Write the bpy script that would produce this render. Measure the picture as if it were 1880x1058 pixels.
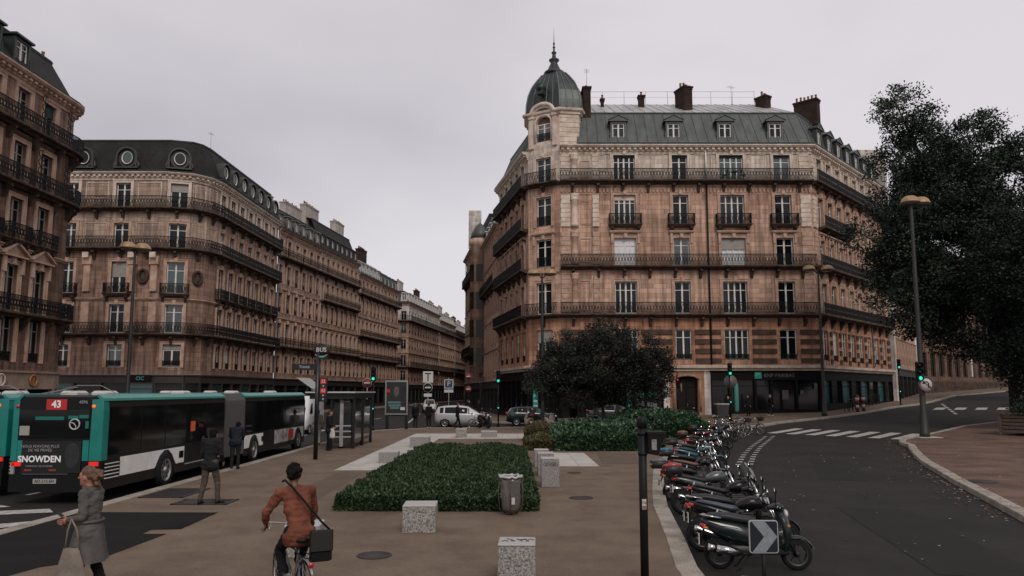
import bpy, bmesh, math, random
import numpy as np
from mathutils import Vector, Matrix, noise
from mathutils.geometry import delaunay_2d_cdt
random.seed(11)
R = math.radians
SC = bpy.context.scene
for _o in list(bpy.data.objects): bpy.data.objects.remove(_o)
COL = SC.collection

# ------------------------------------------------------------------ camera
cam_d = bpy.data.cameras.new('camera'); cam = bpy.data.objects.new('camera', cam_d); COL.objects.link(cam)
cam_d.sensor_width = 36; cam_d.lens = 1360 / 1880 * 36; cam_d.shift_y = 39 / 1880
cam_d.clip_start = .1; cam_d.clip_end = 3000
cam.location = (0, 0, 2.75); cam.rotation_euler = (R(90 + 6.28), 0, 0)
SC.camera = cam

# ------------------------------------------------------------------ world: overcast sky
SUN_EL, SUN_AZ = 40, 164            # azimuth the light comes from, clockwise from +Y (behind the camera, a little right)
SKY_OFF = (-1.544, 1.784, -.514)
W = bpy.data.worlds.new('World'); SC.world = W; W.use_nodes = True
nt = W.node_tree; nt.nodes.clear()
def _n(t, **k):
    n = nt.nodes.new(t)
    for a, b in k.items(): setattr(n, a, b)
    return n
out = _n('ShaderNodeOutputWorld'); bg = _n('ShaderNodeBackground')
sky = _n('ShaderNodeTexSky', sky_type='NISHITA', sun_disc=False, sun_elevation=R(SUN_EL), sun_rotation=R(SUN_AZ))
tc = _n('ShaderNodeTexCoord'); mp = _n('ShaderNodeMapping'); mp.inputs['Scale'].default_value = (1, 1, 2.2); mp.inputs['Location'].default_value = SKY_OFF
nz = _n('ShaderNodeTexNoise'); nz.inputs['Scale'].default_value = 1.15; nz.inputs['Detail'].default_value = 5; nz.inputs['Roughness'].default_value = .42
rp = _n('ShaderNodeValToRGB')
rp.color_ramp.elements[0].position = .33; rp.color_ramp.elements[0].color = (.45, .42, .45, 1)
rp.color_ramp.elements[1].position = .60; rp.color_ramp.elements[1].color = (.78, .735, .765, 1)
sc_ = _n('ShaderNodeVectorMath', operation='SCALE'); sc_.inputs['Scale'].default_value = .10
mx = _n('ShaderNodeMix', data_type='RGBA'); mx.inputs[0].default_value = .10
L = nt.links.new
L(tc.outputs['Generated'], mp.inputs['Vector']); L(mp.outputs[0], nz.inputs['Vector']); L(nz.outputs['Fac'], rp.inputs[0])
L(sky.outputs[0], sc_.inputs[0]); L(rp.outputs[0], mx.inputs[6]); L(sc_.outputs[0], mx.inputs[7])
L(mx.outputs[2], bg.inputs[0]); bg.inputs[1].default_value = 1.0; L(bg.outputs[0], out.inputs[0])

sd = bpy.data.lights.new('sun', 'SUN'); sun = bpy.data.objects.new('sun', sd); COL.objects.link(sun)
sd.energy = 1.4; sd.angle = R(26); sd.color = (1, .93, .86)
_a, _e = R(SUN_AZ), R(SUN_EL)
sun.rotation_euler = Vector((math.sin(_a) * math.cos(_e), math.cos(_a) * math.cos(_e), math.sin(_e))).to_track_quat('Z', 'Y').to_euler()

SC.view_settings.view_transform = 'Standard'; SC.view_settings.look = 'None'
SC.view_settings.exposure = 0.0; SC.view_settings.gamma = 1

# ------------------------------------------------------------------ materials
MATS = {}
def mat(name, col, rough=.8, metal=0, var=0, scale=3, col2=None, bump=0, bscale=40, spec=.5, emit=None, coat=0, fine=None, stretch=None, trans=0, spots=None):
    """var: amount of large noise; col2: second colour mixed in by it; bump: fine relief"""
    if name in MATS: return MATS[name]
    m = bpy.data.materials.new(name); m.use_nodes = True; t = m.node_tree; b = t.nodes['Principled BSDF']
    b.inputs['Base Color'].default_value = (*col, 1); b.inputs['Roughness'].default_value = rough; b.inputs['Metallic'].default_value = metal
    b.inputs['Specular IOR Level'].default_value = spec
    if coat: b.inputs['Coat Weight'].default_value = coat; b.inputs['Coat Roughness'].default_value = .05
    if trans: b.inputs['Transmission Weight'].default_value = trans
    if emit: b.inputs['Emission Color'].default_value = (*emit[:3], 1); b.inputs['Emission Strength'].default_value = emit[3]
    if var or bump or fine:
        tcn = t.nodes.new('ShaderNodeTexCoord'); vec = tcn.outputs['Object']
        if stretch:
            mpn = t.nodes.new('ShaderNodeMapping'); mpn.inputs['Scale'].default_value = stretch; t.links.new(vec, mpn.inputs[0]); vec2 = mpn.outputs[0]
        else: vec2 = vec
    last = None
    if var:
        n = t.nodes.new('ShaderNodeTexNoise'); n.inputs['Scale'].default_value = scale; n.inputs['Detail'].default_value = 6; n.inputs['Roughness'].default_value = .62
        t.links.new(vec2, n.inputs['Vector'])
        r = t.nodes.new('ShaderNodeValToRGB'); c2 = col2 or tuple(c * (1 - var) for c in col)
        r.color_ramp.elements[0].position = .34; r.color_ramp.elements[0].color = (*c2, 1)
        r.color_ramp.elements[1].position = .66; r.color_ramp.elements[1].color = (*col, 1)
        t.links.new(n.outputs['Fac'], r.inputs[0]); last = r.outputs[0]
    if fine:      # fine speckle: (scale, amount)
        n = t.nodes.new('ShaderNodeTexNoise'); n.inputs['Scale'].default_value = fine[0]; n.inputs['Detail'].default_value = 3
        t.links.new(vec, n.inputs['Vector'])
        mr = t.nodes.new('ShaderNodeMapRange'); mr.inputs[1].default_value = .3; mr.inputs[2].default_value = .7; mr.inputs[3].default_value = 1 - fine[1]; mr.inputs[4].default_value = 1 + fine[1]
        t.links.new(n.outputs['Fac'], mr.inputs[0])
        vm = t.nodes.new('ShaderNodeVectorMath'); vm.operation = 'SCALE'
        if last: t.links.new(last, vm.inputs[0])
        else: vm.inputs[0].default_value = col
        t.links.new(mr.outputs[0], vm.inputs['Scale']); last = vm.outputs[0]
    if spots:     # scattered dark blots: (scale, size, strength)
        v = t.nodes.new('ShaderNodeTexVoronoi'); v.inputs['Scale'].default_value = spots[0]; t.links.new(vec, v.inputs['Vector'])
        mr = t.nodes.new('ShaderNodeMapRange'); mr.inputs[1].default_value = spots[1] * .5; mr.inputs[2].default_value = spots[1]; mr.inputs[3].default_value = 1 - spots[2]; mr.inputs[4].default_value = 1; t.links.new(v.outputs['Distance'], mr.inputs[0])
        n = t.nodes.new('ShaderNodeTexNoise'); n.inputs['Scale'].default_value = .9; n.inputs['Detail'].default_value = 7; n.inputs['Roughness'].default_value = .7; t.links.new(vec, n.inputs['Vector'])
        m2 = t.nodes.new('ShaderNodeMapRange'); m2.inputs[1].default_value = .36; m2.inputs[2].default_value = .56; m2.inputs[3].default_value = .82; m2.inputs[4].default_value = 1.04; t.links.new(n.outputs['Fac'], m2.inputs[0])
        mm = t.nodes.new('ShaderNodeMath'); mm.operation = 'MULTIPLY'; t.links.new(mr.outputs[0], mm.inputs[0]); t.links.new(m2.outputs[0], mm.inputs[1])
        vm = t.nodes.new('ShaderNodeVectorMath'); vm.operation = 'SCALE'; t.links.new(last, vm.inputs[0]); t.links.new(mm.outputs[0], vm.inputs['Scale']); last = vm.outputs[0]
    if last: t.links.new(last, b.inputs['Base Color'])
    if bump:
        n = t.nodes.new('ShaderNodeTexNoise'); n.inputs['Scale'].default_value = bscale; n.inputs['Detail'].default_value = 4
        t.links.new(vec, n.inputs['Vector']); bp = t.nodes.new('ShaderNodeBump'); bp.inputs['Strength'].default_value = bump; bp.inputs['Distance'].default_value = .02
        t.links.new(n.outputs['Fac'], bp.inputs['Height']); t.links.new(bp.outputs[0], b.inputs['Normal'])
    MATS[name] = m; return m

def stone_mat(name, clean, dirty, course=.42, bw=1.1, groove=.35, soot=.5):
    """ashlar facade stone: courses with recessed joints, block to block variation, pale and sooty patches. Object X = along wall, Z = up"""
    m = bpy.data.materials.new(name); m.use_nodes = True; t = m.node_tree; b = t.nodes['Principled BSDF']; N = t.nodes.new; LK = t.links.new
    b.inputs['Roughness'].default_value = .9; b.inputs['Specular IOR Level'].default_value = .25
    tcn = N('ShaderNodeTexCoord'); sp = N('ShaderNodeSeparateXYZ'); LK(tcn.outputs['Object'], sp.inputs[0])
    cb = N('ShaderNodeCombineXYZ'); LK(sp.outputs[0], cb.inputs[0]); LK(sp.outputs[2], cb.inputs[1])
    br = N('ShaderNodeTexBrick'); LK(cb.outputs[0], br.inputs['Vector']); br.inputs['Scale'].default_value = 1
    br.inputs['Brick Width'].default_value = bw; br.inputs['Row Height'].default_value = course; br.inputs['Mortar Size'].default_value = .012; br.inputs['Mortar Smooth'].default_value = .3
    br.inputs['Color1'].default_value = (.74, .73, .72, 1); br.inputs['Color2'].default_value = (1.16, 1.16, 1.16, 1); br.inputs['Mortar'].default_value = (1 - groove,) * 3 + (1,)
    n1 = N('ShaderNodeTexNoise'); n1.inputs['Scale'].default_value = .22; n1.inputs['Detail'].default_value = 5; n1.inputs['Roughness'].default_value = .55; LK(tcn.outputs['Object'], n1.inputs['Vector'])
    r1 = N('ShaderNodeValToRGB'); r1.color_ramp.elements[0].position = .2; r1.color_ramp.elements[0].color = (*dirty, 1); r1.color_ramp.elements[1].position = .7; r1.color_ramp.elements[1].color = (*clean, 1)
    LK(n1.outputs['Fac'], r1.inputs[0])
    mpn = N('ShaderNodeMapping'); mpn.inputs['Scale'].default_value = (2.4, 2.4, .16); LK(tcn.outputs['Object'], mpn.inputs[0])
    n2 = N('ShaderNodeTexNoise'); n2.inputs['Scale'].default_value = 1.3; n2.inputs['Detail'].default_value = 6; LK(mpn.outputs[0], n2.inputs['Vector'])   # streaks of soot
    r2 = N('ShaderNodeMapRange'); r2.inputs[1].default_value = .36; r2.inputs[2].default_value = .6; r2.inputs[3].default_value = 1 - soot; r2.inputs[4].default_value = 1.0; LK(n2.outputs['Fac'], r2.inputs[0])
    n3 = N('ShaderNodeTexNoise'); n3.inputs['Scale'].default_value = 9; n3.inputs['Detail'].default_value = 4; LK(tcn.outputs['Object'], n3.inputs['Vector'])
    r3 = N('ShaderNodeMapRange'); r3.inputs[1].default_value = .3; r3.inputs[2].default_value = .7; r3.inputs[3].default_value = .86; r3.inputs[4].default_value = 1.1; LK(n3.outputs['Fac'], r3.inputs[0])
    v1 = N('ShaderNodeVectorMath'); v1.operation = 'MULTIPLY'; LK(r1.outputs[0], v1.inputs[0]); LK(br.outputs['Color'], v1.inputs[1])
    v2 = N('ShaderNodeVectorMath'); v2.operation = 'SCALE'; LK(v1.outputs[0], v2.inputs[0]); LK(r2.outputs[0], v2.inputs['Scale'])
    v3 = N('ShaderNodeVectorMath'); v3.operation = 'SCALE'; LK(v2.outputs[0], v3.inputs[0]); LK(r3.outputs[0], v3.inputs['Scale'])
    LK(v3.outputs[0], b.inputs['Base Color'])
    bp = N('ShaderNodeBump'); bp.inputs['Strength'].default_value = .6; bp.inputs['Distance'].default_value = .03; bp.invert = True
    LK(br.outputs['Fac'], bp.inputs['Height']); LK(bp.outputs[0], b.inputs['Normal'])
    MATS[name] = m; return m

def slate_mat(name, c1, c2, rw, rh, rough=.6):
    m = bpy.data.materials.new(name); m.use_nodes = True; t = m.node_tree; b = t.nodes['Principled BSDF']; N = t.nodes.new; LK = t.links.new
    b.inputs['Roughness'].default_value = rough; b.inputs['Specular IOR Level'].default_value = .25
    tcn = N('ShaderNodeTexCoord'); sp = N('ShaderNodeSeparateXYZ'); LK(tcn.outputs['Object'], sp.inputs[0]); cb = N('ShaderNodeCombineXYZ'); LK(sp.outputs[0], cb.inputs[0]); LK(sp.outputs[2], cb.inputs[1])
    br = N('ShaderNodeTexBrick'); LK(cb.outputs[0], br.inputs['Vector']); br.inputs['Scale'].default_value = 1; br.inputs['Brick Width'].default_value = rw; br.inputs['Row Height'].default_value = rh
    br.inputs['Mortar Size'].default_value = .01; br.inputs['Color1'].default_value = (*c1, 1); br.inputs['Color2'].default_value = (*c2, 1); br.inputs['Mortar'].default_value = tuple(x * .4 for x in c1) + (1,)
    n3 = N('ShaderNodeTexNoise'); n3.inputs['Scale'].default_value = .8; n3.inputs['Detail'].default_value = 5; LK(tcn.outputs['Object'], n3.inputs['Vector'])
    r3 = N('ShaderNodeMapRange'); r3.inputs[1].default_value = .3; r3.inputs[2].default_value = .7; r3.inputs[3].default_value = .65; r3.inputs[4].default_value = 1.25; LK(n3.outputs['Fac'], r3.inputs[0])
    v = N('ShaderNodeVectorMath'); v.operation = 'SCALE'; LK(br.outputs['Color'], v.inputs[0]); LK(r3.outputs[0], v.inputs['Scale']); LK(v.outputs[0], b.inputs['Base Color'])
    MATS[name] = m; return m

ST_PALE = stone_mat('stone_pale', (.74, .655, .56), (.54, .43, .34), groove=.35, soot=.4)
ST_WARM = stone_mat('stone_warm', (.66, .45, .34), (.45, .25, .17), groove=.5, soot=.5)
ST_BAND = stone_mat('stone_band', (.56, .31, .20), (.38, .18, .11), groove=.4, soot=.5)
ST_SOOT = stone_mat('stone_soot', (.24, .145, .105), (.12, .07, .05), groove=.3, soot=.6)
ST_LEFT = stone_mat('stone_left', (.48, .325, .255), (.28, .165, .12), groove=.3, soot=.5)
ST_B = stone_mat('stone_brown', (.36, .235, .18), (.21, .12, .085), groove=.5, soot=.6)
ST_PINK = stone_mat('stone_pink', (.50, .385, .315), (.36, .245, .185), groove=.45, soot=.5)
ST_PEACH = stone_mat('stone_peach', (.56, .40, .31), (.46, .29, .21), groove=.12, soot=.35)
ST_WHITE = stone_mat('render_white', (.66, .61, .56), (.5, .43, .37), groove=.05, soot=.35)
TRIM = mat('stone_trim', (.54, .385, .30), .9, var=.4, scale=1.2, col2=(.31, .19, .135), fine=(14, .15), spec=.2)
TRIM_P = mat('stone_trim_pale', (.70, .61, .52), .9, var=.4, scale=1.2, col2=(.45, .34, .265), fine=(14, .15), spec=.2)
TRIM_D = mat('stone_trim_soot_shade', (.10, .066, .05), .9, var=.4, scale=1.5, col2=(.03, .022, .019), fine=(14, .2), spec=.2)  # sooty stone, darkened further to put deeper shadow into the balcony slabs
IRON = mat('wrought_iron', (.007, .007, .0075), .6, spec=.2)
PAINT = mat('window_paint', (.74, .72, .68), .5, var=.25, scale=4)
PAINT_D = mat('window_paint_dull', (.30, .28, .25), .5, var=.25, scale=4)
GL_D = mat('glass_dark', (.007, .0075, .008), .06, spec=.36)
GL_M = mat('glass_dim', (.014, .015, .015), .09, spec=.5)
GL_G = mat('glass_teal', (.045, .075, .072), .05, spec=.9)
GL_C = mat('glass_curtain_sky', (.74, .74, .76), .35, spec=.6, var=.25, scale=2.5, stretch=(6, 6, .6))  # pale curtains, whitened further to paint in sky reflected by the panes
GL_SKY = mat('glass_bright', (.05, .06, .065), .02, metal=.0, spec=1.0)
ZINC = mat('zinc', (.078, .092, .084), .5, metal=.2, var=.5, scale=.8, col2=(.040, .047, .043), stretch=(2, 2, .5), spec=.5)
ZINC_SHEEN = mat('zinc_sky_sheen', (.48, .48, .47), .5, metal=.2, var=.4, scale=.8, col2=(.3, .3, .3))  # same zinc, with the upper roof's glancing reflection put into its colour
COPPER = mat('dome_zinc', (.050, .060, .054), .40, metal=.35, var=.5, scale=1.2, col2=(.022, .032, .030), stretch=(2, 2, .35))
SLATE = slate_mat('slate', (.015, .0145, .0135), (.024, .022, .020), .3, .19, .75)
SLATE_Z = slate_mat('slate_grey', (.05, .055, .055), (.07, .072, .07), .6, 3.0, .5)
BRICK = slate_mat('chimney_brick', (.048, .028, .021), (.032, .019, .015), .24, .08, .9)
POT = mat('terracotta', (.26, .09, .055), .8, var=.4, scale=6)
PLASTER = mat('chimney_plaster', (.46, .42, .38), .9, var=.35, scale=1.2, col2=(.27, .23, .20))
SHOP = mat('shop_black', (.009, .0085, .008), .6, spec=.12, var=.3, scale=2)
SHOP_G = mat('shop_glass', (.010, .011, .011), .08, spec=.3)
SHOP_T = mat('shop_glass_teal', (.03, .085, .08), .1, spec=.6)
WOOD_D = mat('door_wood', (.011, .009, .008), .6, spec=.15)
BLACK = mat('black_paint', (.009, .009, .009), .5, spec=.2)
BLACK_G = mat('black_gloss', (.008, .008, .009), .18, spec=.5, coat=.6)
RUBBER = mat('rubber', (.010, .010, .010), .85, spec=.2)
CHROME = mat('chrome', (.6, .6, .6), .15, metal=1)
ALU = mat('aluminium', (.42, .42, .42), .35, metal=.9)
WHITE = mat('white_paint', (.74, .73, .70), .5, var=.2, scale=5)
GREYP = mat('grey_paint', (.32, .32, .32), .5, var=.3, scale=4)
RED = mat('red_paint', (.42, .02, .02), .45)
ORANGE = mat('orange_print', (.6, .12, .03), .5)
TEAL = mat('teal_paint', (.006, .20, .165), .38, var=.2, scale=2, coat=.2)
BLUE = mat('sign_blue', (.02, .06, .17), .45)
LAMP_RED = mat('lens_red', (.35, .01, .012), .2, coat=.5)
LAMP_ORANGE = mat('lens_orange', (.5, .12, .02), .2, emit=(1, .25, .05, .5))
LAMP_GREEN = mat('signal_green_lit', (.0, .5, .35), .3, emit=(.03, .75, .5, 1.1))
LAMP_REDLIT = mat('signal_red_lit', (.5, .0, .0), .3, emit=(.8, .03, .03, .8))
LAMP_TOP = mat('lamp_hood', (.40, .26, .13), .45, metal=.2, var=.4, scale=4)
GRANITE = mat('granite', (.42, .40, .375), .85, var=.75, scale=40, col2=(.05, .046, .043), fine=(90, .35))
GRANITE_T = mat('granite_top', (.42, .41, .39), .75, var=.2, scale=30, fine=(90, .15))
KERB = mat('kerb_granite', (.36, .32, .265), .85, var=.45, scale=2.2, fine=(50, .35), bump=.3, bscale=60)

# ------------------------------------------------------------------ helpers
def ss(a, b, x):
    t = min(1, max(0, (x - a) / (b - a))); return t * t * (3 - 2 * t)
def G(x, y):
    """ground height: level square, climbing to the right beyond it"""
    s = .6 * x + .8 * y - 46
    s = 0 if s < -6 else (s if s > 6 else (s + 6) ** 2 / 24)
    return .035 * s * ss(-4, 8, x)

def link(o, parent=None):
    COL.objects.link(o)
    if parent is not None: o.parent = parent
    return o
def tag(o, label=None, cat=None, group=None, kind=None):
    if label: o['label'] = label
    if cat: o['category'] = cat
    if group: o['group'] = group
    if kind: o['kind'] = kind
    return o
def empty(name, label, cat, loc=(0, 0, 0), rz=0, group=None):
    o = bpy.data.objects.new(name, None); o.empty_display_size = .3
    o.location = loc; o.rotation_euler = (0, 0, rz); COL.objects.link(o)
    return tag(o, label, cat, group)
def inst(name, mesh, parent, loc=(0, 0, 0), rz=0, scale=None, rot=None):
    o = bpy.data.objects.new(name, mesh); o.location = loc; o.rotation_euler = rot if rot else (0, 0, rz)
    if scale: o.scale = scale
    return link(o, parent)
def copy_tree(o, parent=None):
    c = o.copy(); COL.objects.link(c); c.parent = parent
    for ch in list(o.children): copy_tree(ch, c)
    return c

class MB:
    """collects geometry, then becomes ONE mesh"""
    def __init__(s): s.v = []; s.f = []; s.m = []; s.sm = []; s.mi = 0; s.M = None; s.smooth = False
    def add(s, vs, fs, smooth=None):
        b = len(s.v)
        if s.M is not None: vs = [s.M @ Vector(p) for p in vs]
        s.v += [tuple(p) for p in vs]
        for f in fs: s.f.append(tuple(i + b for i in f)); s.m.append(s.mi); s.sm.append(s.smooth if smooth is None else smooth)
        return s
    def box(s, x0, x1, y0, y1, z0, z1):
        return s.add([(x0, y0, z0), (x1, y0, z0), (x1, y1, z0), (x0, y1, z0), (x0, y0, z1), (x1, y0, z1), (x1, y1, z1), (x0, y1, z1)],
                     [(0, 3, 2, 1), (4, 5, 6, 7), (0, 1, 5, 4), (1, 2, 6, 5), (2, 3, 7, 6), (3, 0, 4, 7)])
    def bev(s, x0, x1, y0, y1, z0, z1, b=.02):
        """box with chamfered vertical and top edges"""
        def ring(z, k): return [(x0 + b + k, y0 + k, z), (x1 - b - k, y0 + k, z), (x1 - k, y0 + b + k, z), (x1 - k, y1 - b - k, z), (x1 - b - k, y1 - k, z), (x0 + b + k, y1 - k, z), (x0 + k, y1 - b - k, z), (x0 + k, y0 + b + k, z)]
        return s.loft([ring(z0 + b, 0) if 0 else ring(z0, b * .5), ring(z0 + b * .5, 0), ring(z1 - b, 0), ring(z1, b)], caps=True)
    def quad(s, a, b, c, d): return s.add([a, b, c, d], [(0, 1, 2, 3)])
    def poly(s, pts): return s.add(pts, [tuple(range(len(pts)))])
    def prism(s, pts, z0, z1):
        n = len(pts); vs = [(x, y, z0) for x, y in pts] + [(x, y, z1) for x, y in pts]
        return s.add(vs, [tuple(reversed(range(n))), tuple(range(n, 2 * n))] + [(i, (i + 1) % n, n + (i + 1) % n, n + i) for i in range(n)])
    def loft(s, rings, caps=True, closed=True, smooth=None):
        n = len(rings[0]); vs = [p for r in rings for p in r]; fs = []
        for k in range(len(rings) - 1):
            for i in range(n if closed else n - 1):
                j = (i + 1) % n; fs.append((k * n + i, k * n + j, (k + 1) * n + j, (k + 1) * n + i))
        if caps: fs.append(tuple(reversed(range(n)))); fs.append(tuple(range((len(rings) - 1) * n, len(rings) * n)))
        return s.add(vs, fs, smooth)
    def tube(s, path, r, n=8, caps=True, smooth=True, ref=None):
        """path: points; r: radius or list of radii"""
        P = [Vector(p) for p in path]; k = len(P); rr = r if isinstance(r, (list, tuple)) else [r] * k; rings = []
        t0 = (P[1] - P[0]).normalized(); up = Vector(ref) if ref else (Vector((0, 0, 1)) if abs(t0.z) < .9 else Vector((1, 0, 0)))
        a = t0.cross(up).normalized()
        for i in range(k):
            t = ((P[min(i + 1, k - 1)] - P[i]).normalized() + (P[i] - P[max(i - 1, 0)]).normalized())
            t = t.normalized() if t.length > 1e-6 else t0
            a = (a - t * a.dot(t)); a = a.normalized() if a.length > 1e-6 else t.orthogonal().normalized(); b = t.cross(a)
            rings.append([P[i] + (a * math.cos(q) + b * math.sin(q)) * rr[i] for q in [2 * math.pi * j / n for j in range(n)]])
        return s.loft(rings, caps, True, smooth)
    def lathe(s, prof, n=16, c=(0, 0, 0), axis='z', caps=True, smooth=True, a0=0):
        rings = []
        for r, h in prof:
            ring = []
            for j in range(n):
                q = a0 + 2 * math.pi * j / n; x, y = r * math.cos(q), r * math.sin(q)
                p = (x, y, h) if axis == 'z' else ((h, x, y) if axis == 'x' else (y, h, x))
                ring.append((p[0] + c[0], p[1] + c[1], p[2] + c[2]))
            rings.append(ring)
        return s.loft(rings, caps, True, smooth)
    def ell(s, c, r, n=14, k=9, smooth=True, top=1, bot=-1):
        rings = []
        for i in range(k):
            w = bot + (top - bot) * i / (k - 1); h = math.sin(w * math.pi / 2); q = max(.02, math.cos(w * math.pi / 2))
            rings.append([(c[0] + r[0] * q * math.cos(2 * math.pi * j / n), c[1] + r[1] * q * math.sin(2 * math.pi * j / n), c[2] + r[2] * h) for j in range(n)])
        return s.loft(rings, True, True, smooth)
    def bar(s, a, b, w=.02, t=None):
        """square bar from a to b"""
        return s.tube([a, b], [w * .707] * 2, 4, True, False)
    def mesh(s, name, mats):
        me = bpy.data.meshes.new(name); me.from_pydata(s.v, [], s.f)
        for m in (mats if isinstance(mats, (list, tuple)) else [mats]): me.materials.append(m)
        me.polygons.foreach_set('material_index', s.m); me.polygons.foreach_set('use_smooth', s.sm)
        me.update(); return me
    def build(s, name, mats, parent=None, loc=(0, 0, 0), rz=0, label=None):
        o = inst(name, s.mesh(name, mats), parent, loc, rz)
        if label: o['label'] = label
        return o

TMP = bpy.data.scenes.new('workbench')
def evaluated_mesh(o):
    """mesh of an object with its modifiers, worked out in a scene of its own"""
    TMP.collection.objects.link(o); vl = TMP.view_layers[0]; vl.update()
    me = bpy.data.meshes.new_from_object(o.evaluated_get(vl.depsgraph)); TMP.collection.objects.unlink(o); return me
def text_mb(mb, s, size, M, depth=.006, align='CENTER', bold=0):
    """flat lettering turned into mesh and put into mb through matrix M (text in XY plane)"""
    cu = bpy.data.curves.new('txt', 'FONT'); cu.body = s; cu.size = size; cu.align_x = align; cu.align_y = 'CENTER'; cu.extrude = depth; cu.resolution_u = 2; cu.offset = bold
    o = bpy.data.objects.new('txt', cu); me = evaluated_mesh(o)
    mb.add([M @ v.co for v in me.vertices], [tuple(p.vertices) for p in me.polygons])
    bpy.data.objects.remove(o); bpy.data.curves.remove(cu); bpy.data.meshes.remove(me)
def face_m(p, rz=0):
    """matrix for lettering standing upright at p, read from -Y (rz turns it)"""
    return Matrix.Translation(p) @ Matrix.Rotation(rz, 4, 'Z') @ Matrix.Rotation(R(90), 4, 'X')

def sheet(name, outline, off, m, step=3.0, kind='structure', parent=None, zf=G, holes=None):
    """ground sheet: outline filled with triangles that follow the terrain"""
    n = len(outline); vs = [Vector((float(x), float(y))) for x, y in outline]
    ed = []; V = []
    for i in range(n):
        a, b = vs[i], vs[(i + 1) % n]; k = max(1, int((b - a).length / step))
        for j in range(k): V.append(a + (b - a) * j / k)
    N = len(V); ed = [(i, (i + 1) % N) for i in range(N)]
    x0, x1 = min(p.x for p in vs), max(p.x for p in vs); y0, y1 = min(p.y for p in vs), max(p.y for p in vs)
    if y1 > 40:
        x = x0 + step * .5
        while x < x1:
            y = max(y0, 36) + step * .5
            while y < y1:
                V.append(Vector((x + .01 * math.sin(y), y))); y += step
            x += step
    r = delaunay_2d_cdt(V, ed, [list(range(N))], 1, 1e-4)
    me = bpy.data.meshes.new(name); me.from_pydata([(p.x, p.y, zf(p.x, p.y) + off) for p in r[0]], [], [tuple(f) for f in r[2]]); me.update()
    if me.polygons and me.polygons[0].normal.z < 0: me.flip_normals()
    me.materials.append(m); o = inst(name, me, parent)
    if kind: o['kind'] = kind
    return o

def offset_poly(pts, d):
    """offset an open polyline to its right-hand side (outside, when walls run left to right) with mitres"""
    P = [Vector(p) for p in pts]; o = []
    for i, p in enumerate(P):
        ns = []
        if i > 0: t = (P[i] - P[i - 1]).normalized(); ns.append(Vector((t.y, -t.x)))
        if i < len(P) - 1: t = (P[i + 1] - P[i]).normalized(); ns.append(Vector((t.y, -t.x)))
        if len(ns) == 2:
            m = (ns[0] + ns[1]).normalized(); o.append(p + m * (d / max(.35, m.dot(ns[0]))))
        else: o.append(p + ns[0] * d)
    return o
def sweep(mb, pts, prof, caps=True):
    """sweep profile [(outward, z)...] (closed) along polyline pts"""
    cols = [offset_poly(pts, d) for d, z in prof]; rings = []
    for i in range(len(pts)): rings.append([(cols[k][i].x, cols[k][i].y, prof[k][1]) for k in range(len(prof))])
    mb.loft(rings, caps, True, False)
# ================================================================== buildings
CACHE = {}
def cached(key, fn):
    if key not in CACHE: CACHE[key] = fn()
    return CACHE[key]

def win_mesh(w, h, leaves, paint, tr=.74):
    def mk():
        b = MB(); f = .085
        b.box(-w/2, -w/2 + f, 0, .07, 0, h); b.box(w/2 - f, w/2, 0, .07, 0, h); b.box(-w/2 + f, w/2 - f, 0, .07, h - f, h); b.box(-w/2 + f, w/2 - f, 0, .07, 0, .16)
        for i in range(1, leaves):
            x = -w/2 + w * i / leaves; t = .07 if i * 2 == leaves else .055
            b.box(x - t, x + t, -.015, .06, .16, h - f)
        z = h * tr
        b.box(-w/2 + f, w/2 - f, -.004, .055, z - .028, z + .028)
        return b.mesh('window', paint)
    return cached(('w', round(w, 2), round(h, 2), leaves, paint.name), mk)
def pane_mesh(w, h, g):
    def mk():
        b = MB(); b.quad((-w/2, 0, 0), (w/2, 0, 0), (w/2, 0, h), (-w/2, 0, h)); return b.mesh('pane', g)
    return cached(('p', round(w, 2), round(h, 2), g.name), mk)
def put_window(bld, loc, rz, w, h, leaves=2, paint=None, glass=None, panes=True, rng=random, tr=.74):
    paint = paint or PAINT
    o = inst('window', win_mesh(w, h, leaves, paint, tr), bld, loc, rz)
    pw = w / leaves if panes else w
    n = leaves if panes else 1
    gl = glass or rng.choices([GL_D, GL_M, GL_SKY, GL_C, GL_G], [8, 2.2, .9, .7, .5])[0]
    for i in range(n):
        x = -w/2 + pw * (i + .5)
        p = inst('pane', pane_mesh(pw - .02, h - .06, gl), o, (x, .042, .03))
        if panes: p.rotation_euler = (rng.uniform(-.006, .006), 0, rng.uniform(-.02, .02))
    return o

def rail_module(b, x, z, h, w, kind, M):
    """one repeat of wrought iron: uprights, a long oval and small rings"""
    old = b.M; b.M = M
    r = .022
    if kind >= 1:
        b.tube([(x, 0, z), (x, 0, z + h)], r, 3, False, False)
        c = x + w/2; k = 8 if kind == 2 else 6
        ov = [(c + w * .34 * math.cos(q), 0, z + h * .5 + h * .33 * math.sin(q)) for q in [2 * math.pi * i / k for i in range(k)]]
        b.tube(ov + [ov[0]], r, 3, False, False)
        if kind == 2:
            for zz in (.1, .9):
                ov = [(c + w * .2 * math.cos(q), 0, z + h * zz + .06 * math.sin(q)) for q in [2 * math.pi * i / 5 for i in range(5)]]
                b.tube(ov + [ov[0]], r, 3, False, False)
            b.tube([(x + w * .16, 0, z + h * .5), (c, 0, z + h * .72), (x + w * .84, 0, z + h * .5), (c, 0, z + h * .28), (x + w * .16, 0, z + h * .5)], r, 3, False, False)
    else:
        b.tube([(x, 0, z), (x, 0, z + h)], .018, 3, False, False); b.tube([(x + w/2, 0, z), (x + w/2, 0, z + h)], .018, 3, False, False)
    b.M = old
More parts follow.
